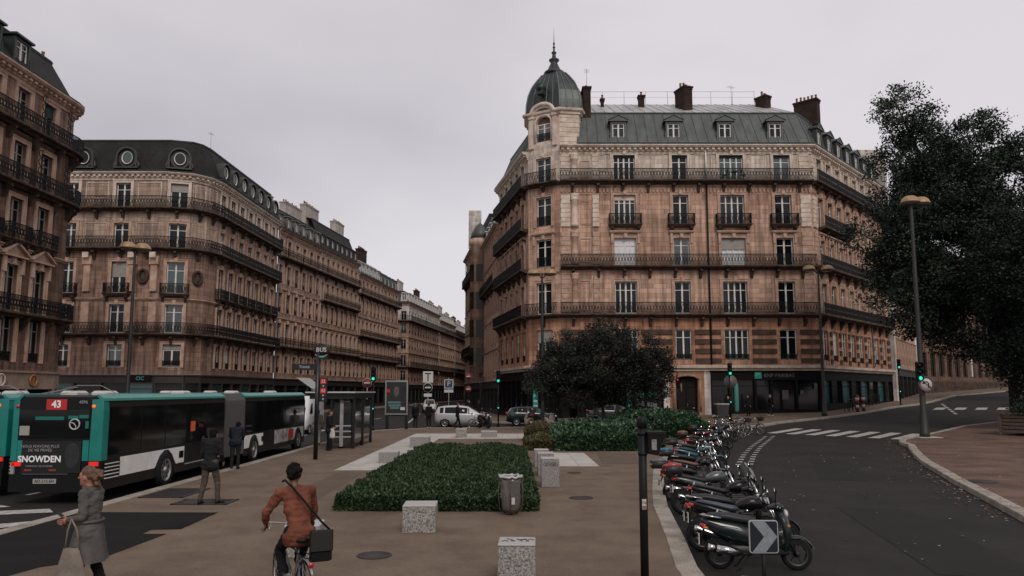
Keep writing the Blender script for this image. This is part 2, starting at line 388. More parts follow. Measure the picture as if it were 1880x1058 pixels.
def rail_run(b, pts, z, h=.95, kind=2, mod=.30):
    """railing along a 2-D polyline"""
    for a, c in zip(pts[:-1], pts[1:]):
        a, c = Vector(a), Vector(c); d = c - a; l = d.length
        if l < .05: continue
        M = Matrix.Translation((a.x, a.y, 0)) @ Matrix.Rotation(math.atan2(d.y, d.x), 4, 'Z'); n = max(1, round(l / mod)); w = l / n
        for i in range(n): rail_module(b, i * w, z + .07, h - .12, w, kind, M)
        b.M = M; b.box(0, l, -.03, .03, z + h - .06, z + h); b.box(0, l, -.015, .015, z + .05, z + .075); b.box(0, l, -.012, .012, z + h - .2, z + h - .185)
        b.box(-.02, .02, -.02, .02, z, z + h + .02); b.M = None

def slab_prof(o, z, t=.32):
    return [(0, z - t), (o * .45, z - t), (o * .62, z - t * .62), (o * .9, z - t * .55), (o, z - t * .4), (o, z), (0, z)]
def console(b, M, o, h):
    old = b.M; b.M = M; P = [(0, 0), (-o * .9, 0), (-o * .92, -h * .22), (-o * .6, -h * .4), (-o * .38, -h * .75), (-.12, -h), (0, -h)]
    vs = [(-.11, y, z) for y, z in P] + [(.11, y, z) for y, z in P]; n = len(P)
    b.add(vs, [tuple(range(n)), tuple(reversed(range(n, 2 * n)))] + [(i, n + i, n + (i + 1) % n, (i + 1) % n) for i in range(n)]); b.M = old

def surround_mesh(w, h, style, m):
    def mk():
        b = MB(); t = .20; o = .09
        b.box(-w/2 - t, -w/2, -o, 0, -.02, h); b.box(w/2, w/2 + t, -o, 0, -.02, h); b.box(-w/2 - t, w/2 + t, -o, 0, h, h + t)
        b.box(-w/2 - t - .07, -w/2 - t, -o - .045, 0, -.02, h + t); b.box(w/2 + t, w/2 + t + .07, -o - .045, 0, -.02, h + t); b.box(-w/2 - t - .07, w/2 + t + .07, -o - .045, 0, h + t, h + t + .07)
        if style >= 1:      # keystone
            b.prism([(-.16, -.2), (.16, -.2), (.16, 0), (-.16, 0)], h - .04, h + t + .22); b.box(-.11, .11, -.26, -.2, h + .02, h + t + .16)
        if style == 2:      # cornice hood on two consoles
            b.box(-w/2 - .42, w/2 + .42, -.34, 0, h + t + .3, h + t + .42); b.box(-w/2 - .36, w/2 + .36, -.24, 0, h + t + .2, h + t + .3)
            for s in (-1, 1): b.box(s * (w/2 + .2) - .1, s * (w/2 + .2) + .1, -.2, -.092, h - .5, h + t + .2)
        if style == 3:      # pediment
            z = h + t + .22
            b.box(-w/2 - .45, w/2 + .45, -.38, 0, z, z + .12)
            pts = [(-w/2 - .5, z + .12), (w/2 + .5, z + .12), (0, z + .82)]
            vs = [(x, -.2, q) for x, q in pts] + [(x, 0, q) for x, q in pts]
            b.add(vs, [(0, 1, 2), (3, 5, 4), (0, 3, 4, 1), (1, 4, 5, 2), (2, 5, 3, 0)])
            for s in (-1, 1): b.add([(s * (w/2 + .55), -.42, z + .12), (s * (w/2 + .55), 0, z + .12), (0, 0, z + .82), (0, -.42, z + .82), (s * (w/2 + .55), -.42, z + .26), (s * (w/2 + .55), 0, z + .26), (0, 0, z + .98), (0, -.42, z + .98)], [(0, 1, 2, 3), (4, 7, 6, 5), (0, 3, 7, 4), (1, 5, 6, 2), (0, 4, 5, 1)])
            for s in (-1, 1): b.box(s * (w/2 + .22) - .1, s * (w/2 + .22) + .1, -.26, -.092, h - .55, z)
        return b.mesh('surround', m)
    return cached(('s', round(w, 2), round(h, 2), style, m.name), mk)

def single_balcony(bld, loc, rz, w, kind=2):
    def mk():
        b = MB(); o = .55
        b.box(-w/2, w/2, -o, 0, -.14, 0); b.box(-w/2 + .06, w/2 - .06, -o + .07, 0, -.24, -.14); b.box(-w/2 - .05, w/2 + .05, -o - .05, 0, -.07, -.012)
        for s in (-1, 1): console(b, Matrix.Translation((s * (w/2 - .28), 0, -.24)), o * .9, .6)
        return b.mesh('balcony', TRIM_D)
    def mr():
        b = MB(); rail_run(b, [(-w/2 + .04, 0), (-w/2 + .04, -.5), (w/2 - .04, -.5), (w/2 - .04, 0)], 0, .95, kind, .28); return b.mesh('railing', IRON)
    o = inst('balcony', cached(('sb', round(w, 2)), mk), bld, loc, rz); inst('railing', cached(('sr', round(w, 2), kind), mr), o); return o
def guard(bld, win, w, kind, h=.62):
    def mr():
        b = MB(); rail_run(b, [(-w/2, -.12), (w/2, -.12)], .02, h, kind, .24); return b.mesh('window_guard', IRON)
    return inst('window_guard', cached(('g', round(w, 2), kind, h), mr), win)

def segs(poly):
    o = []
    for a, c in zip(poly[:-1], poly[1:]):
        a, c = Vector(a), Vector(c); d = c - a; o.append((a, c, d.length, math.atan2(d.y, d.x)))
    return o

BLIND = mat('blind_teal', (.012, .035, .033), .7)
def facade(bld, poly, levels, bays, z_top, detail=2, paint=None, rng=None, kindrail=2, panel=True):
    """poly: local 2-D wall line; levels: list of dict(z, h, mat, rail, sur, slab); bays[i]: [(u, w)] for each segment"""
    rng = rng or random
    S = segs(poly); ml = []
    for lv in levels:
        if lv['mat'] not in ml: ml.append(lv['mat'])
    for si, (a, c, l, rz) in enumerate(S):
        b = MB(); fr = Matrix.Translation((a.x, a.y, 0)) @ Matrix.Rotation(rz, 4, 'Z')
        for li, lv in enumerate(levels):
            z0 = lv['z0']; z1 = levels[li + 1]['z0'] if li + 1 < len(levels) else z_top
            b.mi = ml.index(lv['mat']); s0 = lv['z']; s1 = s0 + lv['h']
            us = [0.0]
            for u, w in bays[si]: us += [u - lv.get('ws', 1) * w/2, u + lv.get('ws', 1) * w/2]
            us.append(l)
            for k in range(len(us) - 1):
                u0, u1 = us[k], us[k + 1]
                if u1 - u0 < .003: continue
                if k % 2 == 0: b.quad((u0, 0, z0), (u1, 0, z0), (u1, 0, z1), (u0, 0, z1))
                else:
                    if s0 > z0 + .002: b.quad((u0, 0, z0), (u1, 0, z0), (u1, 0, s0), (u0, 0, s0))
                    b.quad((u0, 0, s1), (u1, 0, s1), (u1, 0, z1), (u0, 0, z1))
                    D = .3
                    b.quad((u0, 0, s0), (u0, D, s0), (u0, D, s1), (u0, 0, s1)); b.quad((u1, D, s0), (u1, 0, s0), (u1, 0, s1), (u1, D, s1))
                    b.quad((u0, 0, s0), (u1, 0, s0), (u1, D, s0), (u0, D, s0)); b.quad((u0, D, s1), (u1, D, s1), (u1, 0, s1), (u0, 0, s1))
        b.build('wall', ml, bld, (a.x, a.y, 0), rz)
        for li, lv in enumerate(levels):
            for bi, (u, w) in enumerate(bays[si]):
                w = w * lv.get('ws', 1); h = lv['h']; p = fr @ Vector((u, .2, lv['z']))
                leaves = 4 if w > 1.75 and detail == 2 else 2
                wn = put_window(bld, p, rz, w, h, leaves, paint, lv['glass'][bi % len(lv['glass'])] if lv.get('glass') else None, detail == 2, rng)
                if detail == 2 and (lv.get('blind') or rng.random() < .13):
                    q = MB(); bh = .22 if lv.get('blind') else rng.uniform(.3, h * .5); q.box(-w/2 + .01, w/2 - .01, -.05, -.02, h - bh, h - .01); q.build('window_blind', BLIND if lv.get('blind') else rng.choice([BLIND, PAINT_D, TRIM_P]), wn)
                if lv.get('sur') is not None and detail >= 1: inst('surround', surround_mesh(w, h, lv['sur'] if detail == 2 else min(1, lv['sur']), lv.get('trim', TRIM)), bld, fr @ Vector((u, 0, lv['z'])), rz)
                r = lv.get('rail')
                if r == 'single': single_balcony(bld, fr @ Vector((u, 0, lv['z'])), rz, w + .95, kindrail)
                elif r == 'guard': guard(bld, wn, w, kindrail, lv.get('gh', .7))
            if detail == 2 and panel and lv.get('panel'):
                ed = [0] + [e for u, w in bays[si] for e in (u - w/2 - .45, u + w/2 + .45)] + [l]
                for k in range(0, len(ed), 2):
                    u0, u1 = ed[k] + .22, ed[k + 1] - .22
                    if u1 - u0 < .7: continue
                    pb = MB(); za, zb = lv['z'] + .9, lv['z'] + lv['h'] + .05; t = .07
                    for q in ((u0, u1, za, za + t), (u0, u1, zb - t, zb), (u0, u0 + t, za + t, zb - t), (u1 - t, u1, za + t, zb - t)): pb.box(q[0], q[1], -.045, 0, q[2], q[3])
                    pb.build('wall_panel', lv.get('trim', TRIM), bld, (a.x, a.y, 0), rz)
    for li, lv in enumerate(levels):
        ext = lv.get('ext', 0)
        if lv.get('rail') == 'full':
            rng_pts = lv.get('run') or poly; o = .75; z = lv['z']
            b = MB(); sweep(b, rng_pts, slab_prof(o, z - .01))
            step = 2.2 if detail == 2 else 3.5
            for (a, c, l, rz) in segs(rng_pts):
                n = max(1, int(l / step))
                if detail >= 1:
                    for i in range(n): console(b, Matrix.Translation((a.x, a.y, z - .32)) @ Matrix.Rotation(rz, 4, 'Z') @ Matrix.Translation(((i + .5) * l / n, 0, 0)), .6, .75)
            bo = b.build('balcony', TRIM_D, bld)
            rb = MB(); rail_run(rb, [tuple(p) for p in offset_poly(rng_pts, o - .06)], z, 1.0, kindrail, .27 if detail == 2 else .34); rb.build('railing', IRON, bo)
        elif lv.get('slab', True):
            b = MB(); z = lv['z0']; sweep(b, poly, [(0, z - .22), (.06, z - .22), (.10, z - .12), (.18, z - .09), (.18, z), (0, z + .03)]); b.build('string_course', lv.get('trim', TRIM), bld)
    return S

def cornice(bld, poly, z, o=.55, m=None, dent=True, h=.75):
    b = MB(); sweep(b, poly, [(0, z - h), (.08, z - h), (.12, z - h * .75), (.2, z - h * .7), (.22, z - h * .4), (o * .8, z - h * .3), (o, z - h * .12), (o, z), (0, z + .02)])
    if dent:
        for (a, c, l, rz) in segs(poly):
            M = Matrix.Translation((a.x, a.y, 0)) @ Matrix.Rotation(rz, 4, 'Z'); n = int(l / .5); b.M = M
            for i in range(n): b.box((i + .25) * l / n, (i + .7) * l / n, -o * .72, -.2, z - h * .58, z - h * .38)
            b.M = None
    return b.build('cornice', m or TRIM, bld)

def mansard(bld, poly, z0, z1, setb, z2, deep, m_low, m_up, panels=0, gutter=True, low_name='roof_slope'):
    """lower steep slope per segment, then a flatter top"""
    lo = offset_poly(poly, .12); hi = offset_poly(poly, -setb); rd = offset_poly(poly, -setb - deep); S = segs([tuple(p) for p in lo])
    for i, (a, c, l, rz) in enumerate(S):
        inv = (Matrix.Translation((a.x, a.y, 0)) @ Matrix.Rotation(rz, 4, 'Z')).inverted()
        q = [inv @ Vector((p.x, p.y, z)) for p, z in ((lo[i], z0), (lo[i + 1], z0), (hi[i + 1], z1), (hi[i], z1))]
        u = [inv @ Vector((p.x, p.y, z)) for p, z in ((hi[i], z1), (hi[i + 1], z1), (rd[i + 1], z2), (rd[i], z2))]
        b = MB(); b.quad(*q); ro = b.build(low_name, m_low, bld, (a.x, a.y, 0), rz)
        b = MB(); b.quad(*u); up = b.build('roof_top', m_up, bld, (a.x, a.y, 0), rz)
        if panels:
            for quad_, par, mm, ps in ((q, ro, m_low, panels), (u, up, m_up, panels)):
                n = max(1, round((quad_[1] - quad_[0]).length / ps)); nv = (quad_[1] - quad_[0]).cross(quad_[3] - quad_[0]).normalized()
                for k in range(n):
                    a0, a1 = k / n, (k + 1) / n
                    B0, B1 = quad_[0].lerp(quad_[1], a0), quad_[0].lerp(quad_[1], a1); T0, T1 = quad_[3].lerp(quad_[2], a0), quad_[3].lerp(quad_[2], a1)
                    d = (B1 - B0).normalized() * .035; e1 = nv * .018; e2 = nv * .07
                    b = MB(); b.add([B0 + d, B1, T1, T0 + d, B0 + d + e1, B1 + e1, T1 + e1, T0 + d + e1], [(4, 5, 6, 7), (0, 1, 5, 4), (1, 2, 6, 5), (3, 0, 4, 7), (2, 3, 7, 6)])
                    b.add([B0 - d, B0 + d, T0 + d, T0 - d, B0 - d * .4 + e2, B0 + d * .4 + e2, T0 + d * .4 + e2, T0 - d * .4 + e2], [(4, 5, 6, 7), (0, 1, 5, 4), (1, 2, 6, 5), (3, 0, 4, 7), (2, 3, 7, 6)])
                    b.build('zinc_sheet', mm, par)
    b = MB(); sweep(b, [tuple(p) for p in hi], [(-.06, z1 - .06), (.1, z1 - .1), (.14, z1 + .03), (-.06, z1 + .08)]); b.build('roof_ridge_moulding', ZINC, bld)
    if gutter: b = MB(); sweep(b, poly, [(.1, z0 - .06), (.55, z0 - .04), (.6, z0 + .1), (.5, z0 + .1), (.1, z0 + .04)]); b.build('gutter', ZINC, bld)

def chimney(bld, loc, rz, w, d, h, pots, m=None, cap=True, ph=.5):
    m = m or BRICK; b = MB(); b.box(-w/2, w/2, -d/2, d/2, 0, h); c = b.build('chimney', m, bld, loc, rz)
    b = MB(); b.box(-w/2 - .09, w/2 + .09, -d/2 - .09, d/2 + .09, h - .02, h + .14); b.box(-w/2 - .04, w/2 + .04, -d/2 - .04, d/2 + .04, h - .2, h - .1); b.build('chimney_cap', m, c)
    def mk():
        q = MB(); q.lathe([(.13, 0), (.13, .06), (.105, .08), (.095, ph - .08), (.12, ph - .05), (.12, ph)], 8); return q.mesh('chimney_pot', POT)
    for i in range(pots): inst('chimney_pot', cached(('pot', ph), mk), c, (-w/2 + w * (i + .5) / pots, random.uniform(-.05, .05), h + .14), 0, (1, 1, random.uniform(.75, 1.15)))
    return c

def dormer(bld, loc, rz, w=1.5, h=2.0, depth=1.7, m=None, glass=None, style=0):
    """zinc dormer with a small pediment; window and pane below it"""
    m = m or ZINC
    def mk():
        b = MB(); t = .17
        b.box(-w/2, -w/2 + t, -.02, .18, 0, h); b.box(w/2 - t, w/2, -.02, .18, 0, h); b.box(-w/2 + t, w/2 - t, -.02, .18, h - t, h); b.box(-w/2 + t, w/2 - t, -.02, .18, 0, .1)
        b.box(-w/2 - .07, -w/2, -.06, .05, 0, h * .5); b.box(w/2, w/2 + .07, -.06, .05, 0, h * .5)
        b.box(-w/2 + .02, -w/2 + .1, .18, depth, .02, h); b.box(w/2 - .1, w/2 - .02, .18, depth, .02, h)
        if style == 0:
            b.box(-w/2 - .16, w/2 + .16, -.16, depth, h, h + .1)
            pts = [(-w/2 - .18, h + .1), (w/2 + .18, h + .1), (0, h + .52)]; vs = [(x, -.14, z) for x, z in pts] + [(x, depth, z) for x, z in pts]
            b.add(vs, [(0, 1, 2), (3, 5, 4), (0, 3, 4, 1), (1, 4, 5, 2), (2, 5, 3, 0)])
            for s in (-1, 1): b.tube([(s * (w/2 + .2), -.16, h + .1), (0, -.16, h + .56)], .05, 4)
        else:
            b.box(-w/2 - .14, w/2 + .14, -.2, depth, h, h + .13)
        return b.mesh('dormer', m)
    o = inst('dormer', cached(('d', w, h, style, m.name, depth), mk), bld, loc, rz)
    ww, hh = w - .36, h - .3
    inst('window', win_mesh(ww, hh, 2, PAINT), o, (0, .1, .12)); inst('pane', pane_mesh(ww - .05, hh - .05, glass or random.choice([GL_D, GL_D, GL_M])), o, (0, .145, .14))
    return o

def oval_dormer(bld, loc, rz, s=1.0, depth=1.6):
    def mk():
        b = MB(); n = 14
        def arch(r, zb): return [(-r, zb)] + [(-r * math.cos(math.pi * i / n), 1.05 + r * .98 * math.sin(math.pi * i / n)) for i in range(n + 1)] + [(r, zb)]
        A = arch(1.0, .05); B = arch(.86, .05)
        # hood band with an overhang, then body behind with opening ring
        b.loft([[(x, -.28, z) for x, z in A], [(x, -.28, z) for x, z in B], [(x, depth, z) for x, z in B], [(x, depth, z) for x, z in A]], False, False)
        b.loft([[(x, depth, z) for x, z in A], [(x, -.28, z) for x, z in A]], False, False)
        ov = lambda rx, rz_, y: [(rx * math.cos(2 * math.pi * i / 20), y, 1.0 + rz_ * math.sin(2 * math.pi * i / 20)) for i in range(20)]
        face = MB()
        # front plate with oval hole, as a ring lofted from a rounded square
        sq = []
        for i in range(20):
            q = 2 * math.pi * i / 20; cx, cz = math.cos(q), math.sin(q); k = .84 / max(abs(cx), abs(cz) * .98, .55)
            sq.append((cx * min(k, .9), 0, 1.0 + cz * min(k, .92)))
        b.loft([sq, ov(.62, .72, 0), ov(.58, .66, -.14), ov(.52, .6, -.14), ov(.5, .58, .1)], False)
        b.box(-1.15, 1.15, -.4, depth, -.06, .06)
        for sg in (-1, 1): b.tube([(sg * 1.0, -.14, .05), (sg * 1.16, -.14, .3), (sg * .98, -.14, .75)], [.16, .13, .07], 6)
        return b.mesh('dormer', mat('dormer_lead', (.05, .048, .045), .6, var=.4, scale=3))
    o = inst('dormer', cached('oval', mk), bld, loc, rz, (s, s, s))
    def mr():
        b = MB(); ov = [(.5 * math.cos(2 * math.pi * i / 24), -.08, 1.0 + .59 * math.sin(2 * math.pi * i / 24)) for i in range(24)]; b.tube(ov + [ov[0]], .06, 6, False); return b.mesh('window', PAINT)
    def mp(g):
        b = MB(); b.poly([(.5 * math.cos(2 * math.pi * i / 24), -.06, 1.0 + .59 * math.sin(2 * math.pi * i / 24)) for i in range(24)]); return b.mesh('pane', g)
    g = random.choice([GL_D, GL_M, GL_G])
    inst('window', cached('ovalring', mr), o); inst('pane', cached(('ovalp', g.name), lambda: mp(g)), o)
    return o

def pipe(bld, x, y, z0, z1, m=None, r=.075):
    b = MB(); b.tube([(x, y, z0), (x, y, z1)], r, 8)
    z = z0 + 1.5
    while z < z1: b.lathe([(r + .025, z), (r + .025, z + .08)], 8, (x, y, 0)); z += 2.8
    return b.build('drainpipe', m or GREYP, bld)

def shopfront(bld, a, c, z0, z1, parts, mf=None, mg=None, fascia=.75, proud=.12, zf=None):
    """timber shop front: frame with pilasters and fascia, one pane object for each opening; parts: list of widths, panes between pilasters"""
    a, c = Vector(a), Vector(c); d = c - a; l = d.length; rz = math.atan2(d.y, d.x); mf = mf or SHOP
    b = MB(); top = z1 - fascia; pl = z0 + .65
    b.box(0, l, -proud, .3, top, z1); b.box(-.03, l + .03, -proud - .1, 0, z1 - .1, z1 + .04); b.box(0, l, -proud * .5, .3, z0 - .5, pl)
    xs = [0]; tot = sum(parts)
    for p in parts: xs.append(xs[-1] + l * p / tot)
    for i, x in enumerate(xs):
        x0, x1 = max(0, x - .11), min(l, x + .11); b.box(x0, x1, -proud, .3, pl, top); b.box(x0, x1, -proud - .03, -proud + .002, pl + .1, pl + .5)
    b.box(0, l, .25, .3, pl, top)
    o = b.build('shop_front', mf, bld, (a.x, a.y, 0), rz)
    for i in range(len(parts)):
        x0, x1 = xs[i] + .13, xs[i + 1] - .13
        g = (mg or [SHOP_G])[i % len(mg or [1])]
        q = MB(); q.quad((x0, .1, pl + .02), (x1, .1, pl + .02), (x1, .1, top - .02), (x0, .1, top - .02)); q.build('pane', g, o)
        q = MB(); z = top - .55
        q.box(x0, x1, .05, .12, z, z + .06); q.box(x0 - .02, x0 + .04, .05, .12, pl, top); q.box(x1 - .04, x1 + .02, .05, .12, pl, top); q.build('window_frame', mf, o)
    return o
# ------------------------------------------------------------------ the corner building with the dome
MO = Vector((5.2, 65.0))
def rel(p, O): return (p[0] - O.x, p[1] - O.y)
dome_b = empty('corner_building', 'large stone corner building with a green zinc dome on its corner turret', 'building', (MO.x, MO.y, 0))
rg = random.Random(5)
F0, F1 = (0.0, 0.0), (21.7, 0.0)                              # front wall
TA, TB = (-3.7, 1.7), (-.9, 0.0)                          # turret window wall
SR = (21.7 + 13.9, 15.0)                                      # end of right-hand wall
SLf = (-6.6, 15.0)                                            # far end of left-hand wall
def mlev(paleF4=False):
    return [dict(z0=4.95, z=5.4, h=2.72, mat=ST_BAND, rail='guard', gh=.55, sur=None, slab=False),
            dict(z0=9.05, z=9.47, h=2.9, mat=ST_WARM, rail='full', sur=1),
            dict(z0=13.35, z=13.75, h=2.55, mat=ST_WARM, rail='full', sur=2),
            dict(z0=17.2, z=17.5, h=2.72, mat=ST_WARM, rail='single', sur=1, slab=False),
            dict(z0=21.1, z=21.5, h=2.4, mat=ST_PALE, rail='full', sur=1, trim=TRIM_P, panel=True)]
fb = [(4.9, 1.95), (9.9, 1.4), (14.55, 2.15), (19.1, 1.5)]
# front
fl = mlev(); fl[4]['blind'] = True
for lv, g in zip(fl, ([GL_D], [GL_D, GL_D, GL_M, GL_D], [GL_C, GL_SKY, GL_C, GL_D], [GL_M, GL_D, GL_M, GL_D], [GL_D, GL_D, GL_G, GL_G])): lv['glass'] = g
S_ = facade(dome_b, [TB, (21.7, 0)], fl, [[(u - TB[0], w) for u, w in fb]], 24.4, 2, rng=rg)
# turret wall
tl = mlev()
for lv in tl: lv['rail'] = 'guard'; lv['gh'] = .95; lv['panel'] = False
tl[4]['rail'] = 'full'; tl[1]['rail'] = 'full'
tw = (Vector(TB) - Vector(TA)).length
facade(dome_b, [TA, TB], tl, [[(tw / 2, 1.55)]], 25.1, 2, rng=rg)
# right-hand wall climbing the side street
rl = mlev()
rl[3]['rail'] = 'full'; rl[3]['run'] = [(21.7 + 1.2 * .68, 1.2 * .733), (21.7 + 8.6 * .68, 8.6 * .733)]
slen = (Vector(SR) - Vector(F1)).length
rb_ = [(1.9 + i * 2.38, 1.25) for i in range(8)]
facade(dome_b, [F1, SR], rl, [rb_], 24.4, 2, rng=rg)
# left-hand wall
ll = mlev(); ll[3]['rail'] = 'full'
d_ = Vector(TA) - Vector(SLf); LLn = d_.length
facade(dome_b, [SLf, TA], ll, [[(1.6 + i * 2.5, 1.3) for i in range(5)]], 24.4, 2, rng=rg)
cornice(dome_b, [TB, F1, SR], 24.75, .6, TRIM_P); cornice(dome_b, [SLf, TA], 24.75, .6, TRIM_P)
# dentil frieze under the top balcony and a frieze over the second floor
for zz in (20.75,):
    b = MB()
    for (a, c, l, rz) in segs([TB, F1, SR]):
        M = Matrix.Translation((a.x, a.y, 0)) @ Matrix.Rotation(rz, 4, 'Z'); b.M = M; n = int(l / .34)
        for i in range(n): b.box((i + .2) * l / n, (i + .75) * l / n, -.1, 0, zz - .28, zz + .05)
        b.box(0, l, -.05, 0, zz - .42, zz - .34); b.M = None
    b.build('dentil_frieze', TRIM, dome_b)
# banded rustication of the first floor, stone course by stone course
def bands(u0, u1, a, rz, z0, z1, n):
    for k in range(n):
        z = z0 + (z1 - z0) * k / n; h = (z1 - z0) / n * .52
        key = ('band', round(u1 - u0, 2), round(h, 3))
        def mk():
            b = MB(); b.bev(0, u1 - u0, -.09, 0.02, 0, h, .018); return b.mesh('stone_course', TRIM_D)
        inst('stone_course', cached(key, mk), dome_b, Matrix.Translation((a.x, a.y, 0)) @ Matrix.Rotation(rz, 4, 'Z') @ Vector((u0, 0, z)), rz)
def bandrow(a, c, bays):
    a, c = Vector(a), Vector(c); l = (c - a).length; rz = math.atan2((c - a).y, (c - a).x); ed = [0.02] + [e for u, w in bays for e in (u - w/2 - .3, u + w/2 + .3)] + [l - .02]
    for k in range(0, len(ed), 2): bands(ed[k], ed[k + 1], a, rz, 5.15, 8.5, 4)
bandrow(TB, F1, [(u - TB[0], w) for u, w in fb]); bandrow(F1, SR, rb_)
# quoins: stacks of dressed stones
def quoin(p, rz, w, z0, z1, m, ch=.42):
    b = MB(); b.M = Matrix.Rotation(rz, 4, 'Z'); z = z0; k = 0
    while z < z1 - .1:
        ww = w if k % 2 == 0 else w * .92
        b.bev(-ww/2, ww/2, -.11, .04, z + .025, min(z + ch, z1) - .0, .02); z += ch; k += 1
    return b.build('quoin_stones', m, dome_b, (p[0], p[1], 0))
rzt = math.atan2(TB[1] - TA[1], TB[0] - TA[0]); rzs = math.atan2(SR[1], SR[0] - 21.7)
for (zz0, zz1, m) in ((9.6, 13.1, TRIM), (13.9, 16.9, TRIM), (17.3, 20.3, TRIM_P), (21.6, 24.0, TRIM_P)):
    quoin((-.42, 0), 0, .85, zz0, zz1, m); quoin((2.3, 0), 0, .6, zz0, zz1, m); quoin((21.1, 0), 0, .95, zz0, zz1, m); quoin((21.7 + .55 * .68, .55 * .733), rzs, .9, zz0, zz1, m)
    b = MB(); b.lathe([(.36, zz0), (.36, zz0 + .3), (.29, zz0 + .35), (.27, zz1 - .6), (.36, zz1 - .5), (.36, zz1 - .42), (.3, zz1 - .38), (.38, zz1 - .2), (.4, zz1)], 14, (.4, -.02, 0)); b.build('engaged_column', TRIM_P if zz0 > 17 else TRIM, dome_b)
    b = MB(); t = .08
    for q in ((.9, 1.8, zz0 + .2, zz0 + .2 + t), (.9, 1.8, zz1 - .7, zz1 - .7 + t), (.9, .9 + t, zz0 + .2 + t, zz1 - .7), (1.8 - t, 1.8, zz0 + .2 + t, zz1 - .7)): b.box(q[0], q[1], -.06, 0, q[2], q[3])
    b.build('wall_panel', TRIM, dome_b)
for x, z0, z1 in ((12.25, 4.9, 21.2), (12.25, 21.6, 24.6)): pipe(dome_b, x, -.16, z0, z1, BLACK if z0 < 6 else WHITE)
pipe(dome_b, 21.7 + 14.8 * .68, 14.8 * .733 - .15, 4.9, 24.5, GREYP)
# ground floor: ledge, door, bank front, shops
b = MB(); sweep(b, [SLf, TA, TB, F0, F1, SR], [(0, 4.5), (.3, 4.5), (.34, 4.62), (.55, 4.72), (.6, 4.95), (0, 5.0)]); b.build('ground_floor_ledge', TRIM_P, dome_b)
shopfront(dome_b, (12.1, -.02), (21.7, -.02), .45, 4.48, [1.7, 2.2, 1.4, 2.2, 2.1], None, [SHOP_G, SHOP_G, GL_D, SHOP_G, GL_D], .8)
shopfront(dome_b, F1, SR, 1.0, 4.48, [1] * 8, None, [SHOP_T, GL_D, SHOP_T, SHOP_G], .8)
shopfront(dome_b, (TB[0], -.02), (8.0, -.02), .3, 4.48, [1.4, 1.4, 1.4, 1.2, 1.6], None, [SHOP_G, GL_D], .8)
shopfront(dome_b, SLf, TA, .1, 4.48, [1] * 6, None, [SHOP_G, GL_D], .8); shopfront(dome_b, TA, TB, .1, 4.48, [.6, 1.6, .6], None, [GL_D], .8)
# door bay: pale piers, moulded orange stone surround, dark panelled double door
b = MB(); b.box(8.0, 8.5, -.14, .4, 0, 4.48); b.build('door_pier', ST_WHITE, dome_b); b = MB(); b.box(11.55, 12.1, -.14, .4, 0, 4.48); b.build('door_pier', ST_WHITE, dome_b)
b = MB(); ST_D = TRIM
b.box(8.5, 9.05, -.1, .5, 0, 4.48); b.box(11.0, 11.55, -.1, .5, 0, 4.48); b.box(9.05, 11.0, -.1, .5, 4.0, 4.48)
for s, x in ((1, 9.05), (-1, 11.0)):
    b.box(min(x, x - s * .32), max(x, x - s * .32), -.24, -.1, .9, 4.0); b.box(min(x - s * .02, x - s * .45), max(x - s * .02, x - s * .45), -.34, -.1, .35, .95); b.tube([(x - s * .16, -.26, .95), (x - s * .16, -.26, 3.7)], .11, 8)
    b.tube([(x - s * .12, -.24, 3.75), (x + s * .3, -.24, 4.02), (10.02, -.24, 4.1)], .1, 6)
b.build('door_surround', mat('door_stone', (.40, .22, .14), .85, var=.4, scale=2), dome_b)
dr = MB(); dr.box(9.05, 11.0, .3, .38, .35, 4.0); dob = dr.build('door', WOOD_D, dome_b)
for x0 in (9.13, 10.07):
    for z0, z1 in ((.55, 1.3), (1.45, 2.9), (3.05, 3.85)):
        q = MB(); q.bev(x0, x0 + .84, .25, .31, z0, z1, .03); q.build('door_panel', WOOD_D, dob)
q = MB(); q.ell((9.62, .22, 3.0), (.1, .05, .42), 10, 7); q.build('door_ornament', mat('brass_dull', (.2, .16, .1), .5, metal=.6), dob)
q = MB(); q.tube([(10.13, .2, 1.25), (10.13, .2, 1.65)], .025, 6); q.build('handle', mat('brass_dull', (.2, .16, .1)), dob)
b = MB(); b.box(8.3, 11.8, -.8, .4, .2, .52); b.build('door_step', TRIM_P, dome_b)
# bank lettering on the fascia
b = MB(); text_mb(b, 'BNP PARIBAS', .46, face_m((16.75, -.165, 4.07)), .004, 'LEFT'); b.build('shop_lettering', mat('letter_dull', (.13, .14, .13), .6), dome_b)
b = MB(); b.box(15.95, 16.55, -.20, -.14, 3.8, 4.4); em = b.build('bank_emblem', mat('emblem_teal', (.01, .3, .22), .4), dome_b)
b = MB()
for i in range(4):
    q = i * .9 + .3; b.add([(16.25 + .2 * math.cos(q), -.206, 4.1 + .2 * math.sin(q)), (16.25 + .24 * math.cos(q + .5), -.206, 4.1 + .2 * math.sin(q + .5)), (16.25 + .08 * math.cos(q + .2), -.206, 4.1 + .08 * math.sin(q + .2))], [(0, 1, 2)])
b.build('emblem_birds', mat('emblem_pale', (.4, .6, .5), .5), em)
b = MB(); text_mb(b, 'BNP PARIBAS', .5, face_m((-1.2, -.165, 4.05)), .004, 'LEFT'); b.build('shop_lettering', MATS['letter_dull'], dome_b)
# teal lit column in the bank window, notices
b = MB(); b.lathe([(.16, .9), (.2, 1.1), (.2, 3.2), (.12, 3.45), (.05, 3.6)], 12, (14.35, -.02, 0)); b.build('window_display', mat('display_teal', (.08, .26, .22), .3), dome_b)
for x, z, w, h in ((18.3, 2.0, .55, .8), (21.1, 2.9, .3, .5), (19.9, 2.4, .3, .4)):
    b = MB(); b.box(x, x + w, -.16, -.125, z, z + h); b.build('notice', mat('notice_paper', (.13, .12, .11), .7, var=.6, scale=9), dome_b)
